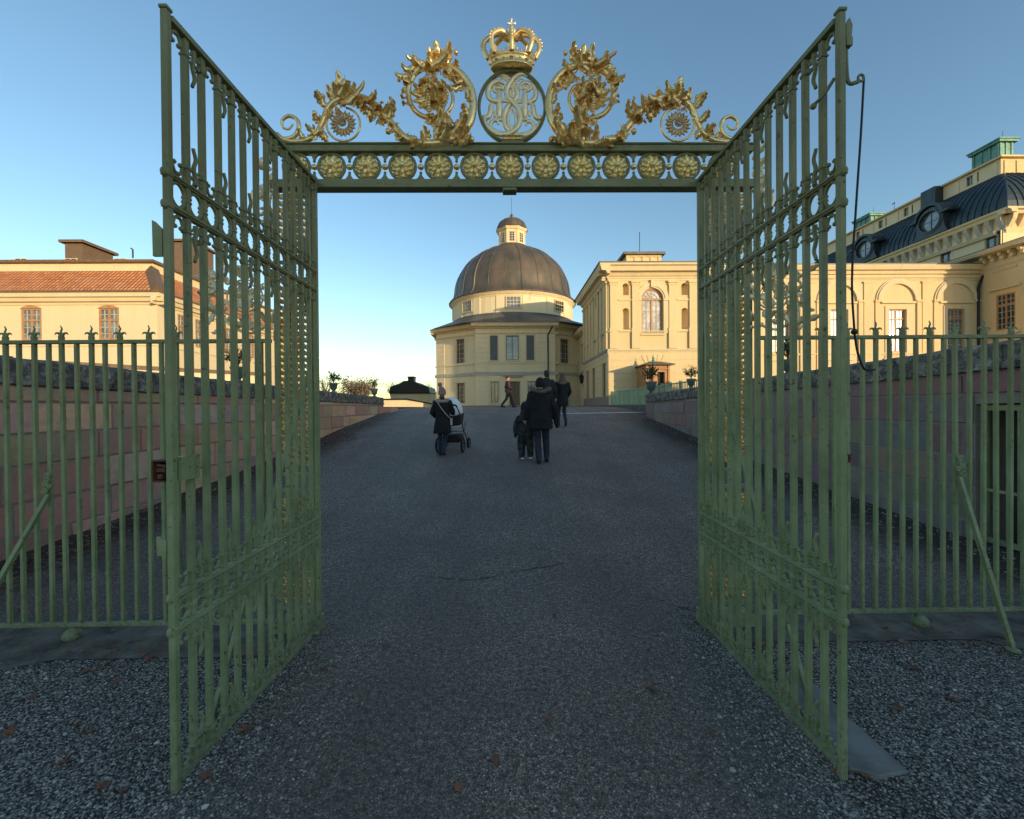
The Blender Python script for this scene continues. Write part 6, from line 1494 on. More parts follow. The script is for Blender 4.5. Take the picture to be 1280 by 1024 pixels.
# ================= small cottage and white wall beyond the crest
def build_cottage():
    YC = 62.0; F = Fac((0, YC, 0), (1, 0, 0), (0, -1, 0)); U = lambda x: F.pxu(x, 490)[0]; Z = lambda y: F.pxu(515, y)[1]
    root = empty('cottage', (U(513), YC, 1.5), 'small white cottage with dark curved roof and chimney beyond the crest of the drive', 'house')
    wall(F, root, 'cream', U(488), U(537), 1.2, Z(491.5), [], name='wall'); mb = MB(); mb.box(U(488), U(537), YC+.41, YC+5, 1.2, Z(491.5)); mb.build('rear_wall', 'cream', root)
    out = [(U(487), Z(492)), (U(488), Z(484)), (U(492), Z(482)), (U(499), Z(480)), (U(505), Z(476.5)), (U(509), Z(476)), (U(518), Z(477)), (U(526), Z(481)), (U(536), Z(484)), (U(538), Z(492))]
    mb = MB(); mb.prism([(u, YC-.4, z) for u, z in out], (0, 6, 0)); mb.build('roof', 'leadroof' if 0 else 'darkmetal', root, bevel=.1)
    mb = MB(); mb.box(U(508), U(515.5), YC+1, YC+2.4, Z(478), Z(471.5)); mb.box(U(507.5), U(516), YC+.9, YC+2.5, Z(471.5), Z(470)); mb.build('chimney', 'darkmetal', root)
    YW = 52.0; F = Fac((0, YW, 0), (1, 0, 0), (0, -1, 0)); U = lambda x: F.pxu(x, 490)[0]; Z = lambda y: F.pxu(515, y)[1]
    mb = MB(); mb.prism([(U(470), YW, 1), (U(539), YW, 1), (U(539), YW, Z(505.5)), (U(508), YW, Z(500)), (U(470), YW, Z(500))], (0, .4, 0)); w_ = mb.build('white_wall', 'cream'); tag(w_, 'low white wall with black capping in front of the small cottage', 'wall')
    mb = MB(); mb.prism([(U(470), YW-.1, Z(500)), (U(508), YW-.1, Z(500)), (U(539), YW-.1, Z(505.5)), (U(539), YW-.1, Z(504.2)), (U(508), YW-.1, Z(498)), (U(470), YW-.1, Z(498))], (0, .6, 0)); mb.build('capping', 'darkmetal', w_)
build_cottage()

# ================= things in front of the pavilion
def build_hut():
    YH = 31.0; F = Fac((0, YH, 0), (1, 0, 0), (0, -1, 0)); U = lambda x: F.pxu(x, 470)[0]; Z = lambda y: F.pxu(825, y)[1]
    u0, u1 = U(806.5), U(837.5); um = U(816.5); zt = Z(456.5)
    root = empty('sentry_hut', ((u0+u1)/2, YH+.8, 1.6), 'small ochre timber sentry hut with hipped roof and finial before the pavilion', 'hut')
    hw = (U(831)-U(822), )[0]
    wall(F, root, 'box', u0, u1, 1.6, zt, [(U(826.5), 1.75, hw, Z(465)-1.75, False)], depth=.3)
    mb = MB(); mb.box(u0, u1, YH+.41, YH+1.7, 1.6, zt); mb.build('body', 'box', root)
    mb = MB(); F.box(mb, U(826.5)-hw/2, U(826.5)+hw/2, 1.75, Z(465), -.295, -.29); mb.build('doorway', 'pram_black', root)  # black sheet stands in for the shade inside the opening
    mb = MB()
    for x in (808, 813, 817, 835.5): F.box(mb, U(x)-.05, U(x)+.05, 1.6, zt, .002, .06)
    F.box(mb, U(818), U(835), zt-.3, zt-.22, .0625, .09); mb.build('post', 'box', root)
    cx, cy = (u0+u1)/2+.05, YH+.85; w_ = (U(842.5)-U(804.5))/2; z1 = Z(452.5)
    mb = MB(); mb.v += [(cx-w_, YH-.35, zt), (cx+w_, YH-.35, zt), (cx+w_, YH+2.1, zt), (cx-w_, YH+2.1, zt), (cx-w_, YH-.35, zt+.07), (cx+w_, YH-.35, zt+.07), (cx+w_, YH+2.1, zt+.07), (cx-w_, YH+2.1, zt+.07), (cx-.35, cy, z1+.12), (cx+.35, cy, z1+.12)]
    mb.f += [(0, 1, 2, 3), (0, 1, 5, 4), (1, 2, 6, 5), (2, 3, 7, 6), (3, 0, 4, 7), (4, 5, 9, 8), (5, 6, 9), (6, 7, 8, 9), (7, 4, 8)]; mb.build('roof', 'copper', root)
    mb = MB(); mb.lathe([(.12, z1+.05), (.13, z1+.2), (.05, z1+.25), (.09, z1+.36), (.02, z1+.45), (.01, z1+.7)], (cx-.05, cy, 0), 10); mb.build('finial', 'verdigris', root)
build_hut()
def build_green_fence():
    X = 7.5; G = Fac((X, 0, 0), (0, 1, 0), (-1, 0, 0)); za = G.pxu(765, 490)[1]; y0, y1 = 15.5, G.pxu(764.5, 495)[0]
    root = empty('green_fence', (X, 28, 1.6), 'long green barred fence leading to the pavilion above the right ramp wall', 'fence')
    base = 1.62
    mb = MB(); mb.box(X-.03, X+.03, y0, y1, za-.05, za); mb.box(X-.03, X+.03, y0, y1, base+.05, base+.12); mb.build('rail', 'fencegreen', root)
    n = 0; y = y0
    while y < y1+.01:
        mb = MB(); mb.box(X-.05, X+.05, y-.05, y+.05, base-.05, za+.06); mb.build('post', 'fencegreen', root); y += (y1-y0)/14
    pr = None; mb = MB()
    k = int((y1-y0)/.17)
    for i in range(k): y = y0+.17*i+.06; mb.box(X-.014, X+.014, y-.014, y+.014, base+.121, za-.051)
    o = mb.build('palings', 'fencegreen', root); o['kind'] = 'stuff'
build_green_fence()

# ---- potted evergreens
def plant_proto(seed, dense=420):
    rnd = random.Random(seed)
    root = empty('potted_shrub', (0, 0, 0), 'x', 'potted plant', 'evergreen shrubs in pots on the ramp walls', local=True)
    mb = MB(); mb.lathe([(.10, 0), (.16, .02), (.15, .06), (.07, .09), (.08, .13), (.17, .2), (.20, .34), (.23, .40), (.23, .44), (.19, .44), (.18, .40)], (0, 0, 0), 20); mb.build('urn', 'urn', root, smooth=True)
    mb = MB(); mb.tube([(0, 0, .4), (.01, 0, .55)], .03, 6)
    tips = []
    for i in range(16):
        a = rnd.uniform(0, 6.28); th = rnd.uniform(.1, 1.2); L = rnd.uniform(.25, .46); d = Vector((sin(th)*cos(a), sin(th)*sin(a), cos(th)))
        e = Vector((0, 0, .52))+d*L; mb.tube([(0, 0, .5), Vector((0, 0, .52))+d*L*.5+Vector((0, 0, .03)), e], [.012, .008, .004], 5); tips.append(e); tips.append(Vector((0, 0, .52))+d*L*.65)
    mb.build('stems', 'bark', root)
    mb = MB()
    for i in range(dense):
        c = rnd.choice(tips)+Vector((rnd.gauss(0, .055), rnd.gauss(0, .055), rnd.gauss(0, .05))); d = Vector((rnd.gauss(0, 1), rnd.gauss(0, 1), rnd.gauss(.5, 1))).normalized(); s_ = d.cross(Vector((rnd.random(), rnd.random(), rnd.random()))).normalized(); r = rnd.uniform(.03, .055)
        up_ = d.cross(s_)*r*.15
        mb.poly([c-d*r, c-s_*r*.42+up_, c+d*r*.3-s_*r*.38+up_, c+d*r, c+d*r*.3+s_*r*.38+up_, c+s_*r*.42-d*r*.3+up_])
    mb.build('foliage', 'leafgreen', root, fix=False)
    return root
p1 = plant_proto(3); p2 = plant_proto(8, 330)
def put(o, x, yb, X, yt, label, first=False):
    """stand a pot on the wall top at lateral distance X, scaled so its top reaches yt"""
    p = atx(x, yb, X); q = atx(x, yt, X); s_ = (q.z-p.z)/1.0
    c = o if first else copy_tree(o); zt = 2.2+(2.06-2.2)*(p.y-3.45)/(19.2-3.45) if X < 0 else 2.28+(2.04-2.28)*(p.y-3.45)/(16.6-3.45)
    c.location = (p.x, p.y, zt-.01); c.scale = (s_*.9, s_*.9, (q.z-zt)/.98); c.rotation_euler = (0, 0, p.y*3); c['label'] = label
    return c
put(p1, 417, 489, -5.55, 463, 'round leafy shrub in an urn on the left ramp wall nearest the gate opening', True)
put(p2, 468, 494, -5.55, 472, 'shrub in a pot at the far end of the left ramp wall', True)
put(p1, 298, 478, -5.55, 433, 'potted shrub on the left wall seen through the bars of the left gate leaf')
put(p2, 985, 470, 5.6, 424, 'potted shrub on the right wall seen through the bars of the right gate leaf')
put(p1, 864, 484, 5.6, 457, 'bushy shrub in an urn on the right ramp wall beside the gate edge')
put(p2, 814, 490, 5.6, 456, 'thin reddish shrub in a pot at the far end of the right ramp wall')

# ---- far trees on the left
def far_tree(x, ytop, Y, wpx, label, leafy, seed):
    rnd = random.Random(seed); b = at(x, 508, Y); t = at(x, ytop, Y); H = t.z-b.z+1.2; W_ = wpx*Y/552/2
    root = empty('autumn_tree', (b.x, Y, .8), label, 'tree', 'bare and autumn trees beyond the left wall'); b = Vector((b.x, Y, .8))
    mb = MB(); mb.tube([b, b+Vector((.1, 0, H*.35)), b+Vector((0, 0, H*.6))], [.14, .1, .06], 7); tips = []
    for i in range(26):
        a = rnd.uniform(0, 6.28); s0 = b+Vector((0, 0, H*rnd.uniform(.25, .6))); e = b+Vector((W_*rnd.uniform(.4, 1)*cos(a), W_*rnd.uniform(.4, 1)*sin(a), H*rnd.uniform(.5, 1.02)))
        m_ = s0.lerp(e, .5)+Vector((0, 0, .12*H)); pts = spline([s0, m_, e], 4); mb.tube(pts, [.05-.04*j/(len(pts)-1) for j in range(len(pts))], 5); tips += pts[3:]
        for j in range(5):
            q = rnd.choice(pts[3:]); r_ = q+Vector((rnd.gauss(0, .35)*W_, rnd.gauss(0, .35)*W_, rnd.uniform(.05, .25)*H)); mb.tube([q, r_], [.014, .006], 4); tips.append(r_); tips.append(q.lerp(r_, .5))
    mb.build('trunk', 'bark', root)
    mb = MB()
    for i in range(leafy):
        c = rnd.choice(tips)+Vector((rnd.gauss(0, .14*W_), rnd.gauss(0, .14*W_), rnd.gauss(0, .05*H))); d = Vector((rnd.gauss(0, 1), rnd.gauss(0, 1), rnd.gauss(0, 1))).normalized(); s_ = d.orthogonal().normalized(); r = rnd.uniform(.06, .12)
        mb.poly([c-d*r, c+s_*r*.6, c+d*r, c-s_*r*.6])
    mb.build('crown', 'leafbrown', root, fix=False)
far_tree(440, 480, 48, 44, 'low rounded brown autumn tree just right of the first potted shrub', 1500, 1)
far_tree(452, 483, 56, 34, 'brown bushy tree behind the far end of the left wall', 1100, 2)
far_tree(455, 474, 66, 30, 'thin nearly bare tree rising left of the far potted shrub', 160, 3)
far_tree(490, 480, 75, 24, 'pale bare tree between the far potted shrub and the cottage', 140, 4)
far_tree(407, 472, 60, 26, 'bare twiggy tree beside the left gate leaf edge', 120, 5)
far_tree(541, 490, 70, 16, 'dark bare bush between the cottage and the church', 500, 6)
far_tree(533, 478, 90, 22, 'faint bare tree above the cottage roof, near the church corner', 100, 7)

# ------------------------------------------------------------------ people
def rmesh(mb, name, mat, parent, vox=.012, smooth=True, it=4, wr=0):
    o = mb.build(name, mat, parent, fix=True)
    o.matrix_parent_inverse = Matrix()
    md = o.modifiers.new('remesh', 'REMESH'); md.mode = 'VOXEL'; md.voxel_size = vox; md.use_smooth_shade = True
    if it: ms = o.modifiers.new('smooth', 'SMOOTH'); ms.factor = .5; ms.iterations = it
    if wr:
        tx = bpy.data.textures.get('folds') or bpy.data.textures.new('folds', 'CLOUDS'); tx.noise_scale = .11; tx.noise_depth = 2
        d = o.modifiers.new('folds', 'DISPLACE'); d.texture = tx; d.strength = wr; d.mid_level = .5; d.texture_coords = 'LOCAL'
    return o
def loft(mb, rings, seg=22):
    """rings: (x, y, z, rx, ry)"""
    n0 = len(mb.v); k = len(rings)
    for (x, y, z, rx, ry) in rings:
        for j in range(seg): a = 2*pi*j/seg; mb.v.append((x+rx*cos(a), y+ry*sin(a), z))
    for i in range(k-1):
        for j in range(seg): j2 = (j+1) % seg; mb.f.append((n0+i*seg+j, n0+i*seg+j2, n0+(i+1)*seg+j2, n0+(i+1)*seg+j))
    mb.f.append(tuple(n0+j for j in range(seg))[::-1]); mb.f.append(tuple(n0+(k-1)*seg+j for j in range(seg)))
def hand(mb, w_, d, palm, side):
    """w_ wrist, d hand direction, palm = palm normal"""
    d = Vector(d).normalized(); n = Vector(palm).normalized(); s_ = d.cross(n).normalized()
    c = Vector(w_)+d*.045; mb.cap(Vector(w_), c, .024, .03, 10); mb.ball(c+d*.01, .036, 10, 6, (1, 1, 1))
    for i, L in enumerate((.058, .068, .063, .05)):
        b = c+d*.03+s_*(.026-.0175*i)*side; m_ = b+d*L*.5+n*.008; e = m_+d*L*.28+n*L*.42
        mb.cap(b, m_, .0092, .0088, 7); mb.cap(m_, e, .0088, .0078, 7)
    b = Vector(w_)+d*.03+s_*.03*side; m_ = b+d*.03+s_*.022*side+n*.012; mb.cap(b, m_, .0115, .0105, 7); mb.cap(m_, m_+d*.026+n*.012, .0105, .009, 7)
def base_points(**k):
    P = dict(pelvis=(0, 0, .95), chest=(0, 0, 1.34), neck=(0, 0, 1.47), head=(0, .01, 1.62), sl=(-.17, 0, 1.40), sr=(.17, 0, 1.40), el=(-.23, -.02, 1.12), er=(.23, -.02, 1.12), wl=(-.24, .04, .87), wr=(.24, .04, .87),
             hl=(-.09, 0, .92), hr=(.09, 0, .92), kl=(-.10, .02, .49), kr=(.10, .02, .49), al=(-.10, 0, .08), ar=(.10, 0, .08), tl=(-.11, .16, .03), tr=(.11, .16, .03))
    P.update(k); return {a: Vector(b) for a, b in P.items()}
def body(root, P, face=0, hd=None, mat='skin'):
    mb = MB()
    loft(mb, [(0, P['pelvis'].y, .86, .12, .09), (P['pelvis'].x, P['pelvis'].y, .95, .16, .11), (0, 0, 1.1, .13, .095), (P['chest'].x, P['chest'].y, 1.28, .155, .11), (0, 0, 1.40, .15, .09), (0, 0, 1.46, .07, .06)])
    mb.cap(P['chest'], P['neck'], .07, .055); mb.cap(P['neck'], P['head'], .052, .055)
    for s_ in 'lr':
        mb.cap(P['s'+s_], P['e'+s_], .05, .04); mb.cap(P['e'+s_], P['w'+s_], .04, .026); mb.cap(P['h'+s_], P['k'+s_], .078, .052); mb.cap(P['k'+s_], P['a'+s_], .052, .036); mb.cap(P['a'+s_]-Vector((0, 0, .03)), P['t'+s_], .036, .028)
        d = (P['w'+s_]-P['e'+s_]).normalized(); hand(mb, P['w'+s_], P.get('hd'+s_, d), Vector((1 if s_ == 'l' else -1, .1, 0)), 1 if s_ == 'l' else -1)
    H = P['head']; Rz = Matrix.Rotation(face, 3, 'Z')
    mb.ball(H+Vector((0, 0, .02)), .098, 18, 12, (.80, .98, 1.05), Rz); mb.ball(H+Rz@Vector((0, .028, -.055)), .062, 12, 8, (.86, .9, .8), Rz)
    mb.tube([H+Rz@Vector((0, .088, .01)), H+Rz@Vector((0, .115, -.022)), H+Rz@Vector((0, .088, -.030))], [.008, .014, .009], 8)      # nose
    for s_ in (-1, 1):
        mb.ball(H+Rz@Vector((s_*.080, -.005, -.005)), .026, 8, 6, (.4, .7, 1.1), Rz); mb.ball(H+Rz@Vector((s_*.03, .084, .028)), .013, 8, 6, (1.3, .5, .5), Rz)
    mb.ball(H+Rz@Vector((0, .082, -.058)), .018, 8, 6, (1.3, .5, .45), Rz)
    o = rmesh(mb, 'body', mat, root, .0085, it=2)
    # eyes
    mb = MB()
    for s_ in (-1, 1): mb.ball(H+Rz@Vector((s_*.031, .0865, .010)), .011, 8, 6)
    q = mb.build('eyes', 'shoe', root, smooth=True); q.matrix_parent_inverse = Matrix()
    return o
def trousers(root, P, mat, r=(.095, .068, .055), name='trousers'):
    mb = MB(); loft(mb, [(0, P['pelvis'].y, .83, .15, .11), (0, P['pelvis'].y, .92, .175, .125), (0, P['pelvis'].y, 1.04, .155, .11)])
    for s_ in 'lr':
        m_ = P['h'+s_].lerp(P['k'+s_], .5); mb.cap(P['h'+s_], m_, r[0], (r[0]+r[1])/2); mb.cap(m_, P['k'+s_], (r[0]+r[1])/2, r[1]); mb.cap(P['k'+s_], P['a'+s_]+Vector((0, 0, .03)), r[1], r[2])
    return rmesh(mb, name, mat, root, .012, wr=.016)
def shoes(root, P, mat='shoe', sc=1.0, boot=.0):
    for s_ in 'lr':
        mb = MB(); a, t = P['a'+s_], P['t'+s_]; d = (t-a); d.z = 0; d.normalize(); h = a-d*.045+Vector((0, 0, -.045)); h.z = max(h.z, .03)
        mb.cap(h, t+Vector((0, 0, .012)), .042*sc, .036*sc, 12); mb.cap(h+Vector((0, 0, .01)), a+Vector((0, 0, .03+boot)), .045*sc, .05*sc, 12); mb.cap(h.lerp(t, .45)+Vector((0, 0, .02)), t+Vector((0, 0, .012)), .042*sc, .04*sc)
        rmesh(mb, 'shoe', mat, root, .010, it=2)
def sleeves(mb, P, r=(.085, .068, .052)):
    for s_ in 'lr':
        mb.cap(P['s'+s_]+Vector((0, 0, -.01)), P['e'+s_], r[0], r[1]); mb.cap(P['e'+s_], P['w'+s_].lerp(P['e'+s_], .06), r[1], r[2])
def put_person(root, x, yfeet, Y, head_px, model_h, heading=0):
    h = (yfeet-head_px)*Y/552; s_ = h/model_h; p = at(x, yfeet, Y)
    root.location = (p.x, Y, gz(Y)-.004); root.scale = (s_,)*3; root.rotation_euler = (0, 0, heading)
    return p
def P_empty(label): return empty('person', (0, 0, 0), label, 'person', None, local=True)

# woman with the pram
r = P_empty('person in black belted coat, cream collar and beige bobble hat pushing a pram')
P = base_points(pelvis=(0, 0, .95), el=(-.27, .02, 1.14), wl=(-.20, .27, 1.0), er=(.27, .03, 1.15), wr=(.27, .30, 1.03), kl=(-.07, .10, .50), al=(-.06, -.02, .10), tl=(-.07, .14, .04), kr=(.07, .03, .50), ar=(.05, -.20, .12), tr=(.05, -.07, .035), hdl=(.1, 1, -.1), hdr=(-.05, 1, -.1))
body(r, P); trousers(r, P, 'jeans', (.09, .062, .05)); shoes(r, P)
mb = MB(); loft(mb, [(0, 0, .58, .235, .19), (0, 0, .62, .24, .195), (0, 0, .80, .215, .175), (0, 0, 1.0, .185, .145), (0, 0, 1.10, .175, .135), (0, 0, 1.25, .195, .145), (0, 0, 1.38, .205, .125), (0, 0, 1.46, .12, .09)]); sleeves(mb, P); rmesh(mb, 'coat', 'black_cloth', r, .013, wr=.03)
mb = MB(); mb.tube([(.185*cos(a), .145*sin(a), 1.09) for a in [2*pi*i/24 for i in range(24)]], .016, 6, closed=True, flat=.6); q = mb.build('belt', 'char_cloth', r); q.matrix_parent_inverse = Matrix()
mb = MB()
for i in range(16): a = 2*pi*i/16; mb.ball((.145*cos(a), .10*sin(a)-.01, 1.445+.025*sin(a*1)), .062, 10, 6, (1, 1, .7))
rmesh(mb, 'collar', 'cream_fur', r, .014, it=2, wr=.03)
H = P['head']; mb = MB(); loft(mb, [(0, 0, 1.585, .085, .095), (0, 0, 1.60, .10, .112), (0, 0, 1.66, .102, .114), (0, -.01, 1.73, .088, .10), (-.02, -.02, 1.79, .06, .068), (-.03, -.03, 1.82, .025, .03)]); rmesh(mb, 'knitted_hat', 'knit', r, .010, it=2, wr=.008)
mb = MB(); mb.ball((-.055, -.035, 1.865), .058, 14, 10); q = rmesh(mb, 'bobble', 'knit', r, .012, it=0, wr=.03)
mb = MB(); pts = spline([(-.14, -.04, 1.46), (-.09, -.145, 1.36), (.02, -.165, 1.20), (.15, -.14, 1.04), (.22, -.05, .97)], 6); mb.tube(pts, .012, 6, flat=.6); mb.box(.21, .26, -.08, .08, .80, .97); q = mb.build('shoulder_bag', 'strap', r, bevel=.01); q.matrix_parent_inverse = Matrix()
mb = MB(); mb.ball((0, -.055, 1.53), .07, 12, 8, (1.1, .7, 1)); rmesh(mb, 'hair', 'hair_brown', r, .012, it=1)
put_person(r, 553.5, 574.5, 10.25, 483.5, 1.92, .05)

# pram
def build_pram():
    Yp = 10.85; c = at(567, 560, Yp)
    root = empty('pram', (0, 0, 0), 'pram with white hood, black carrycot and grey chassis pushed up the drive', 'pram', local=True)
    for sx in (-1, 1):
        for sy, rr in ((-.28, .145), (.34, .115)):
            mb = MB(); X = sx*.27; mb.tube([(X, sy+rr*cos(a), rr+rr*sin(a)+.0) for a in [2*pi*i/24 for i in range(24)]], .022, 8, closed=True); t = mb.build('wheel', 'rubber', root, smooth=True); t.matrix_parent_inverse = Matrix()
            mb = MB(); mb.tube([(X, sy+(rr-.028)*cos(a), rr+(rr-.028)*sin(a)) for a in [2*pi*i/24 for i in range(24)]], .009, 6, closed=True)
            for i in range(6): a = 2*pi*i/6; mb.tube([(X, sy, rr), (X, sy+(rr-.028)*cos(a), rr+(rr-.028)*sin(a))], .006, 5)
            mb.ball((X, sy, rr), .026, 8, 6); q = mb.build('rim', 'alu', t, smooth=True); q.matrix_parent_inverse = Matrix()
    mb = MB()
    for sx in (-1, 1):
        mb.tube(spline([(sx*.24, -.28, .15), (sx*.24, -.1, .34), (sx*.24, .12, .50), (sx*.23, .2, .62)], 4), .014, 8); mb.tube(spline([(sx*.24, .34, .12), (sx*.24, .15, .32), (sx*.24, -.1, .5), (sx*.23, -.34, .82), (sx*.20, -.48, .98)], 4), .014, 8)
    mb.tube([(-.27, -.28, .145), (.27, -.28, .145)], .012, 8); mb.tube([(-.27, .34, .115), (.27, .34, .115)], .012, 8); mb.tube([(-.24, .02, .42), (.24, .02, .42)], .012, 8); q = mb.build('chassis', 'alu', root, smooth=True); q.matrix_parent_inverse = Matrix()
    mb = MB(); mb.tube(spline([(-.20, -.48, .98), (-.17, -.53, 1.02), (0, -.545, 1.03), (.17, -.53, 1.02), (.20, -.48, .98)], 5), .019, 8); q = mb.build('handle', 'rubber', root, smooth=True); q.matrix_parent_inverse = Matrix()
    mb = MB()
    def oval(z, a, b, y=0.02): return [(0, y, z, a, b)]
    loft(mb, oval(.56, .15, .30)+oval(.60, .19, .37)+oval(.74, .215, .41)+oval(.84, .22, .42), 28); q = mb.build('carrycot', 'pram_black', root, smooth=False, bevel=.01); q.matrix_parent_inverse = Matrix()
    mb = MB(); loft(mb, [(0, .02, .555, .18, .34), (0, .02, .53, .17, .33), (0, .02, .515, .13, .28)], 24); q = mb.build('carrycot_base', 'white', root, smooth=False); q.matrix_parent_inverse = Matrix()
    mb = MB(); k = 10; n = len(mb.v)     # folded hood: ribbed quarter shell
    for i in range(k+1):
        ph = R(-12)+R(112)*i/k
        for j in range(13):
            th = pi*j/12; rad = .235+(.008 if i % 2 else 0)
            mb.v.append((rad*cos(th), -.12-.34*sin(ph)*sin(th)*.9, .84+.34*cos(ph)*sin(th)))
    for i in range(k):
        for j in range(12): a = n+i*13+j; mb.f.append((a, a+1, a+14, a+13))
    q = mb.build('hood', 'white', root, smooth=True, thick=.014, fix=False); q.matrix_parent_inverse = Matrix()
    mb = MB(); mb.box(-.19, .19, -.22, .26, .19, .36); q = mb.build('shopping_basket', 'pram_black', root, bevel=.03); q.matrix_parent_inverse = Matrix()
    root.location = (c.x, Yp, gz(Yp)); root.rotation_euler = (0.03, 0, -.12); root.scale = (1.12, 1.12, 1.09)
build_pram()

# adult in the fur hooded parka holding the child's hand
r = P_empty('tall person in black parka with tan fur hood and black beanie beside the child')
P = base_points(el=(-.27, -.02, 1.14), wl=(-.31, .02, .92), er=(.29, -.01, 1.13), wr=(.33, .06, .90), kl=(-.06, .04, .50), al=(-.05, -.12, .10), tl=(-.06, .03, .035), kr=(.12, .13, .52), ar=(.13, .08, .10), tr=(.15, .25, .04))
body(r, P); trousers(r, P, 'greytrouser', (.10, .075, .062)); shoes(r, P, 'shoe', 1.05, .05)
mb = MB(); loft(mb, [(0, 0, .70, .245, .185), (0, 0, .73, .255, .19), (0, 0, .9, .25, .185), (0, 0, 1.1, .235, .165), (0, 0, 1.28, .245, .165), (0, 0, 1.40, .235, .145), (0, 0, 1.49, .14, .11)]); sleeves(mb, P, (.10, .082, .066)); rmesh(mb, 'parka', 'black_cloth', r, .013, wr=.035)
mb = MB(); loft(mb, [(0, -.05, 1.33, .08, .05), (0, -.09, 1.37, .13, .08), (0, -.08, 1.47, .16, .10), (0, -.04, 1.52, .15, .11)]); rmesh(mb, 'hood', 'black_cloth', r, .012, wr=.02)
mb = MB()
for i in range(22): a = 2*pi*i/22; mb.ball((.185*cos(a), .125*sin(a)-.03, 1.505+.022*cos(2*a)-.02*sin(a)*-1), .048, 8, 6, (1, 1, .85))
rmesh(mb, 'fur_trim', 'fur', r, .014, it=1, wr=.045)
mb = MB(); loft(mb, [(0, 0, 1.56, .092, .10), (0, 0, 1.60, .100, .112), (0, 0, 1.67, .098, .11), (0, 0, 1.73, .075, .085), (0, 0, 1.765, .035, .04)]); rmesh(mb, 'beanie', 'blackknit', r, .010, it=2)
mb = MB()
hand(mb, P['wr'], (.1, .1, -1), (-1, .1, 0), -1); mb.cap(P['wr'], P['wr']+Vector((.0, .02, -.07)), .05, .05); mb.ball(P['wr']+Vector((.02, .02, -.12)), .055, 10, 8, (.7, 1, 1.3)); rmesh(mb, 'glove', 'blackknit', r, .009, it=1)
put_person(r, 676, 577.5, 9.35, 469.5, 1.775, 0)
adult = r

# child
r = P_empty('small child in dark camouflage snowsuit and black cap holding an adult hand')
K = dict(pelvis=(0, 0, .88), hl=(-.10, 0, .80), hr=(.10, 0, .80), kl=(-.13, .05, .46), kr=(.13, .0, .46), al=(-.13, -.02, .10), ar=(.14, .05, .10), tl=(-.15, .15, .05), tr=(.17, .22, .05), chest=(0, 0, 1.22), neck=(0, 0, 1.36), head=(0, .01, 1.56), sl=(-.20, 0, 1.26), sr=(.20, 0, 1.26), el=(-.30, 0, 1.02), er=(.30, 0, 1.12), wl=(-.31, .06, .80), wr=(.36, .03, 1.0))
P = base_points(**K); body(r, P)
mb = MB(); loft(mb, [(0, 0, .62, .20, .15), (0, 0, .76, .25, .19), (0, 0, 1.0, .24, .18), (0, 0, 1.2, .235, .17), (0, 0, 1.33, .19, .14), (0, 0, 1.42, .12, .11)]); sleeves(mb, P, (.11, .095, .075))
for s_ in 'lr': mb.cap(P['h'+s_], P['k'+s_], .145, .125); mb.cap(P['k'+s_], P['a'+s_]+Vector((0, 0, .05)), .125, .10)
rmesh(mb, 'snowsuit', 'snow', r, .015, wr=.04)
mb = MB(); loft(mb, [(0, -.02, 1.38, .17, .15), (0, -.02, 1.44, .175, .15), (0, -.01, 1.50, .14, .13)]); rmesh(mb, 'hood', 'snow', r, .015, wr=.02)
mb = MB(); loft(mb, [(0, .0, 1.47, .14, .15), (0, 0, 1.56, .155, .165), (0, 0, 1.66, .145, .155), (0, 0, 1.715, .12, .13)]); rmesh(mb, 'cap', 'blackknit', r, .012, it=2)
mb = MB(); loft(mb, [(0, 0, 1.712, .124, .134), (0, 0, 1.75, .10, .11), (0, 0, 1.775, .05, .06)]); rmesh(mb, 'cap_crown', 'snow', r, .012, it=2)
for s_ in 'lr':
    mb = MB(); hand(mb, P['w'+s_]+Vector((0, 0, -.02)), (0, .15, -1 if s_ == 'l' else .1), (1 if s_ == 'l' else -1, .1, 0), 1); mb.ball(P['w'+s_]+Vector((0, .01, -.06)), .065, 10, 8, (.8, 1, 1.3)); rmesh(mb, 'mitten', 'blackknit', r, .012, it=1)
shoes(r, P, 'shoe', 1.35, .02)
for s_ in 'lr':
    mb = MB(); t = P['t'+s_]; a = P['a'+s_]; d = (t-a); d.z = 0; d.normalize(); h = a-d*.055; mb.box(h.x-.05, h.x+.05, h.y-.07, h.y-.03, .015, .06); q = mb.build('heel_patch', 'white', r, bevel=.01); q.matrix_parent_inverse = Matrix()
put_person(r, 657.5, 573, 9.75, 500.5, 1.775, .06)

# pair further up: man and long-haired woman
r = P_empty('man in black jacket with short dark hair, mostly hidden behind the fur hooded parka')
P = base_points(el=(-.26, .02, 1.12), wl=(-.24, .12, .90), er=(.27, .0, 1.14), wr=(.29, .06, .92), kl=(-.10, .12, .5), al=(-.1, .04, .1), tl=(-.1, .2, .04), kr=(.08, .02, .5), ar=(.07, -.15, .12), tr=(.07, 0, .04))
body(r, P, mat='skin'); trousers(r, P, 'greytrouser'); shoes(r, P)
mb = MB(); loft(mb, [(0, 0, .80, .19, .14), (0, 0, .84, .195, .145), (0, 0, 1.0, .19, .14), (0, 0, 1.2, .205, .145), (0, 0, 1.38, .215, .13), (0, 0, 1.47, .12, .09)]); sleeves(mb, P); rmesh(mb, 'jacket', 'char_cloth', r, .013, wr=.03)
mb = MB(); loft(mb, [(0, -.01, 1.45, .095, .08), (0, -.01, 1.52, .085, .08)]); rmesh(mb, 'collar', 'black_cloth', r, .012)
mb = MB(); mb.ball((0, -.008, 1.665), .101, 14, 10, (.86, 1.0, .88)); mb.ball((0, -.04, 1.61), .08, 12, 8, (.98, .7, 1.0)); rmesh(mb, 'hair', 'hair_dark', r, .010, it=1, wr=.012)
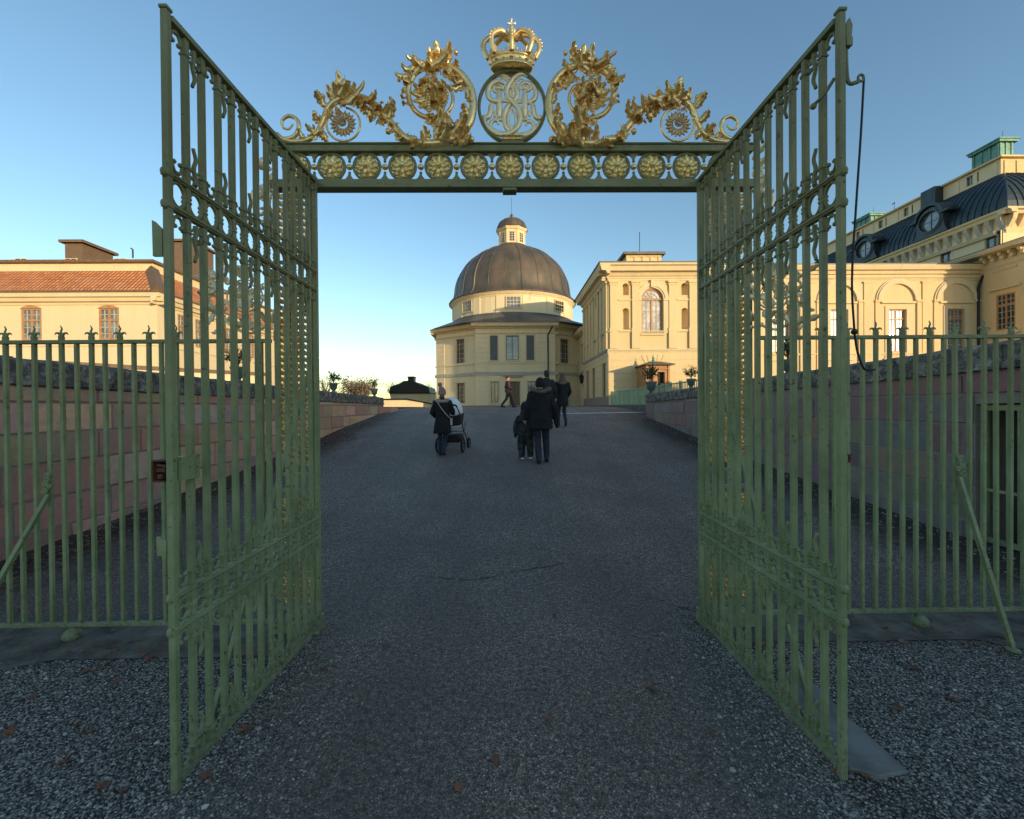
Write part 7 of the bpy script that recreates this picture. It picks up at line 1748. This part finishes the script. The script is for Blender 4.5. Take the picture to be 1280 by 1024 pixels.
put_person(r, 683.5, 535, 14.1, 462.5, 1.755, .1)
r = P_empty('person with long brown hair, black parka with fur edged hood and blue jeans walking uphill')
P = base_points(el=(-.25, .0, 1.13), wl=(-.19, .12, .95), er=(.25, .0, 1.13), wr=(.19, .14, .97), kl=(-.10, .10, .5), al=(-.13, .0, .1), tl=(-.13, .15, .04), kr=(.07, .04, .5), ar=(.09, -.12, .12), tr=(.10, .02, .04))
body(r, P); trousers(r, P, 'jeans', (.088, .062, .05)); shoes(r, P, 'shoe', 1, .12)
mb = MB(); loft(mb, [(0, 0, .68, .195, .155), (0, 0, .72, .205, .165), (0, 0, .9, .20, .16), (0, 0, 1.08, .18, .14), (0, 0, 1.25, .195, .145), (0, 0, 1.38, .20, .13), (0, 0, 1.46, .12, .1)]); sleeves(mb, P, (.088, .07, .058)); rmesh(mb, 'parka', 'black_cloth', r, .013, wr=.03)
mb = MB()
for i in range(15): a = pi+pi*i/14; mb.ball((.17*cos(a), .13*sin(a)-.0, 1.40+.05*abs(cos(a))), .038, 8, 6)
rmesh(mb, 'fur_trim', 'fur', r, .012, it=1, wr=.04)
mb = MB(); mb.ball((0, 0, 1.655), .108, 14, 10, (.88, 1, .95)); loft(mb, [(0, -.07, 1.36, .09, .045), (0, -.075, 1.42, .13, .055), (0, -.06, 1.52, .125, .065), (0, -.035, 1.62, .10, .08)]); rmesh(mb, 'hair', 'hair_brown', r, .010, it=1, wr=.018)
put_person(r, 703, 533.5, 14.4, 466, 1.765, .05)

# walker crossing toward the right
r = P_empty('person in dark jacket and dark red hat striding right past the church door')
P = base_points(el=(-.22, -.10, 1.14), wl=(-.20, .10, .98), er=(.22, .02, 1.14), wr=(.20, .22, 1.02), kl=(-.09, .20, .52), al=(-.08, .30, .10), tl=(-.08, .46, .06), kr=(.09, -.08, .50), ar=(.09, -.34, .13), tr=(.09, -.20, .035))
body(r, P, face=-.0); trousers(r, P, 'khaki', (.10, .078, .062)); shoes(r, P, 'shoe', 1.05, .03)
mb = MB(); loft(mb, [(0, 0, .84, .165, .16), (0, 0, .88, .17, .165), (0, 0, 1.05, .17, .155), (0, 0, 1.25, .19, .155), (0, 0, 1.38, .19, .14), (0, 0, 1.48, .10, .09)]); sleeves(mb, P, (.088, .072, .06)); rmesh(mb, 'jacket', 'brownjacket', r, .013, wr=.03)
mb = MB(); loft(mb, [(0, -.01, 1.63, .096, .108), (0, -.01, 1.68, .10, .112), (0, -.02, 1.74, .08, .09), (0, -.03, 1.775, .03, .04)]); rmesh(mb, 'knitted_hat', 'redknit', r, .010, it=2)
mb = MB(); mb.cap(P['wr'], P['wr']+Vector((0, .05, -.03)), .045, .04); hand(mb, P['wr'], (0, 1, -.4), (-1, 0, 0), -1); rmesh(mb, 'glove', 'blackknit', r, .009, it=1)
put_person(r, 635, 510.5, 24.3, 470, 1.785, -pi/2+.1)

# ------------------------------------------------------------------ unseen house added behind the viewer to shade the gate; guard lodge
def shade_block(cx_, cy_, ang, L, D, H, label, mat, seed):
    rnd = random.Random(seed); root = empty('added_shade_house', (cx_, cy_, 0), label, 'house', None)
    u = Vector((cos(ang), sin(ang), 0)); n = Vector((u.y, -u.x, 0)); n = -n if n.dot(Vector((-cx_, -cy_, 0))) < 0 else n
    F = Fac(Vector((cx_, cy_, 0))+n*D/2-u*L/2, u, n); hs = []
    k = int(L/3.2)
    for i in range(k):
        for z in (1.0, 4.2): 
            if z+1.7 < H-.4: hs.append((L*(i+.5)/k, z, 1.2, 1.7, False))
    wall(F, root, mat, 0, L, -.2, H, hs)
    for h in hs[::1]: window(F, root, *h[:4], 2, 3, False, 'greywin', 'glass')
    mb = MB()
    a = [F.p(0, -.2, -.41), F.p(L, -.2, -.41), F.p(L, -.2, -D), F.p(0, -.2, -D)]; mb.prism(a, (0, 0, H+.2)); mb.build('rear_wall', mat, root)
    mb = MB(); c0 = [F.p(-.4, H, .4), F.p(L+.4, H, .4), F.p(L+.4, H, -D-.4), F.p(-.4, H, -D-.4)]; r0, r1 = F.p(D*.35, H+1.7, -D/2), F.p(L-D*.35, H+1.7, -D/2)
    for q in ((c0[0], c0[1], r1, r0), (c0[1], c0[2], r1), (c0[2], c0[3], r0, r1), (c0[3], c0[0], r0)): mb.poly(q)
    mb.poly(c0); mb.build('roof', 'leadroof', root, fix=False)
shade_block(24, -25, R(45), 62, 9, 6.7, 'long cream two storey house added unseen behind the viewer to shade the gate', 'cream', 2)
def lodge():
    p = Vector((26.8, 14.2, 1.62)); root = empty('guard_lodge', p, 'small square yellow guard lodge with pyramid roof and ball finial beside the right terrace', 'lodge')
    mb = MB(); w_ = 1.35; mb.box(p.x-w_, p.x+w_, p.y-w_, p.y+w_, 1.6, 5.1); mb.box(p.x-w_-.08, p.x+w_+.08, p.y-w_-.08, p.y+w_+.08, 1.6, 2.1); mb.build('wall', 'yellow', root, bevel=.02)
    mb = MB(); mb.box(p.x-w_-.4, p.x+w_+.4, p.y-w_-.4, p.y+w_+.4, 5.101, 5.4); mb.build('cornice', 'trim', root)
    mb = MB(); mb.lathe([(2.4, 5.41), (1.2, 5.8), (.3, 5.95)], (p.x, p.y, 0), 4, a0=pi/4); mb.build('roof', 'copper', root)
    mb = MB(); mb.lathe([(.15, 5.95), (.1, 6.1), (.2, 6.2), (.22, 6.35), (.12, 6.5), (.04, 6.7)], (p.x, p.y, 0), 12); mb.build('finial', 'copper', root)
lodge()
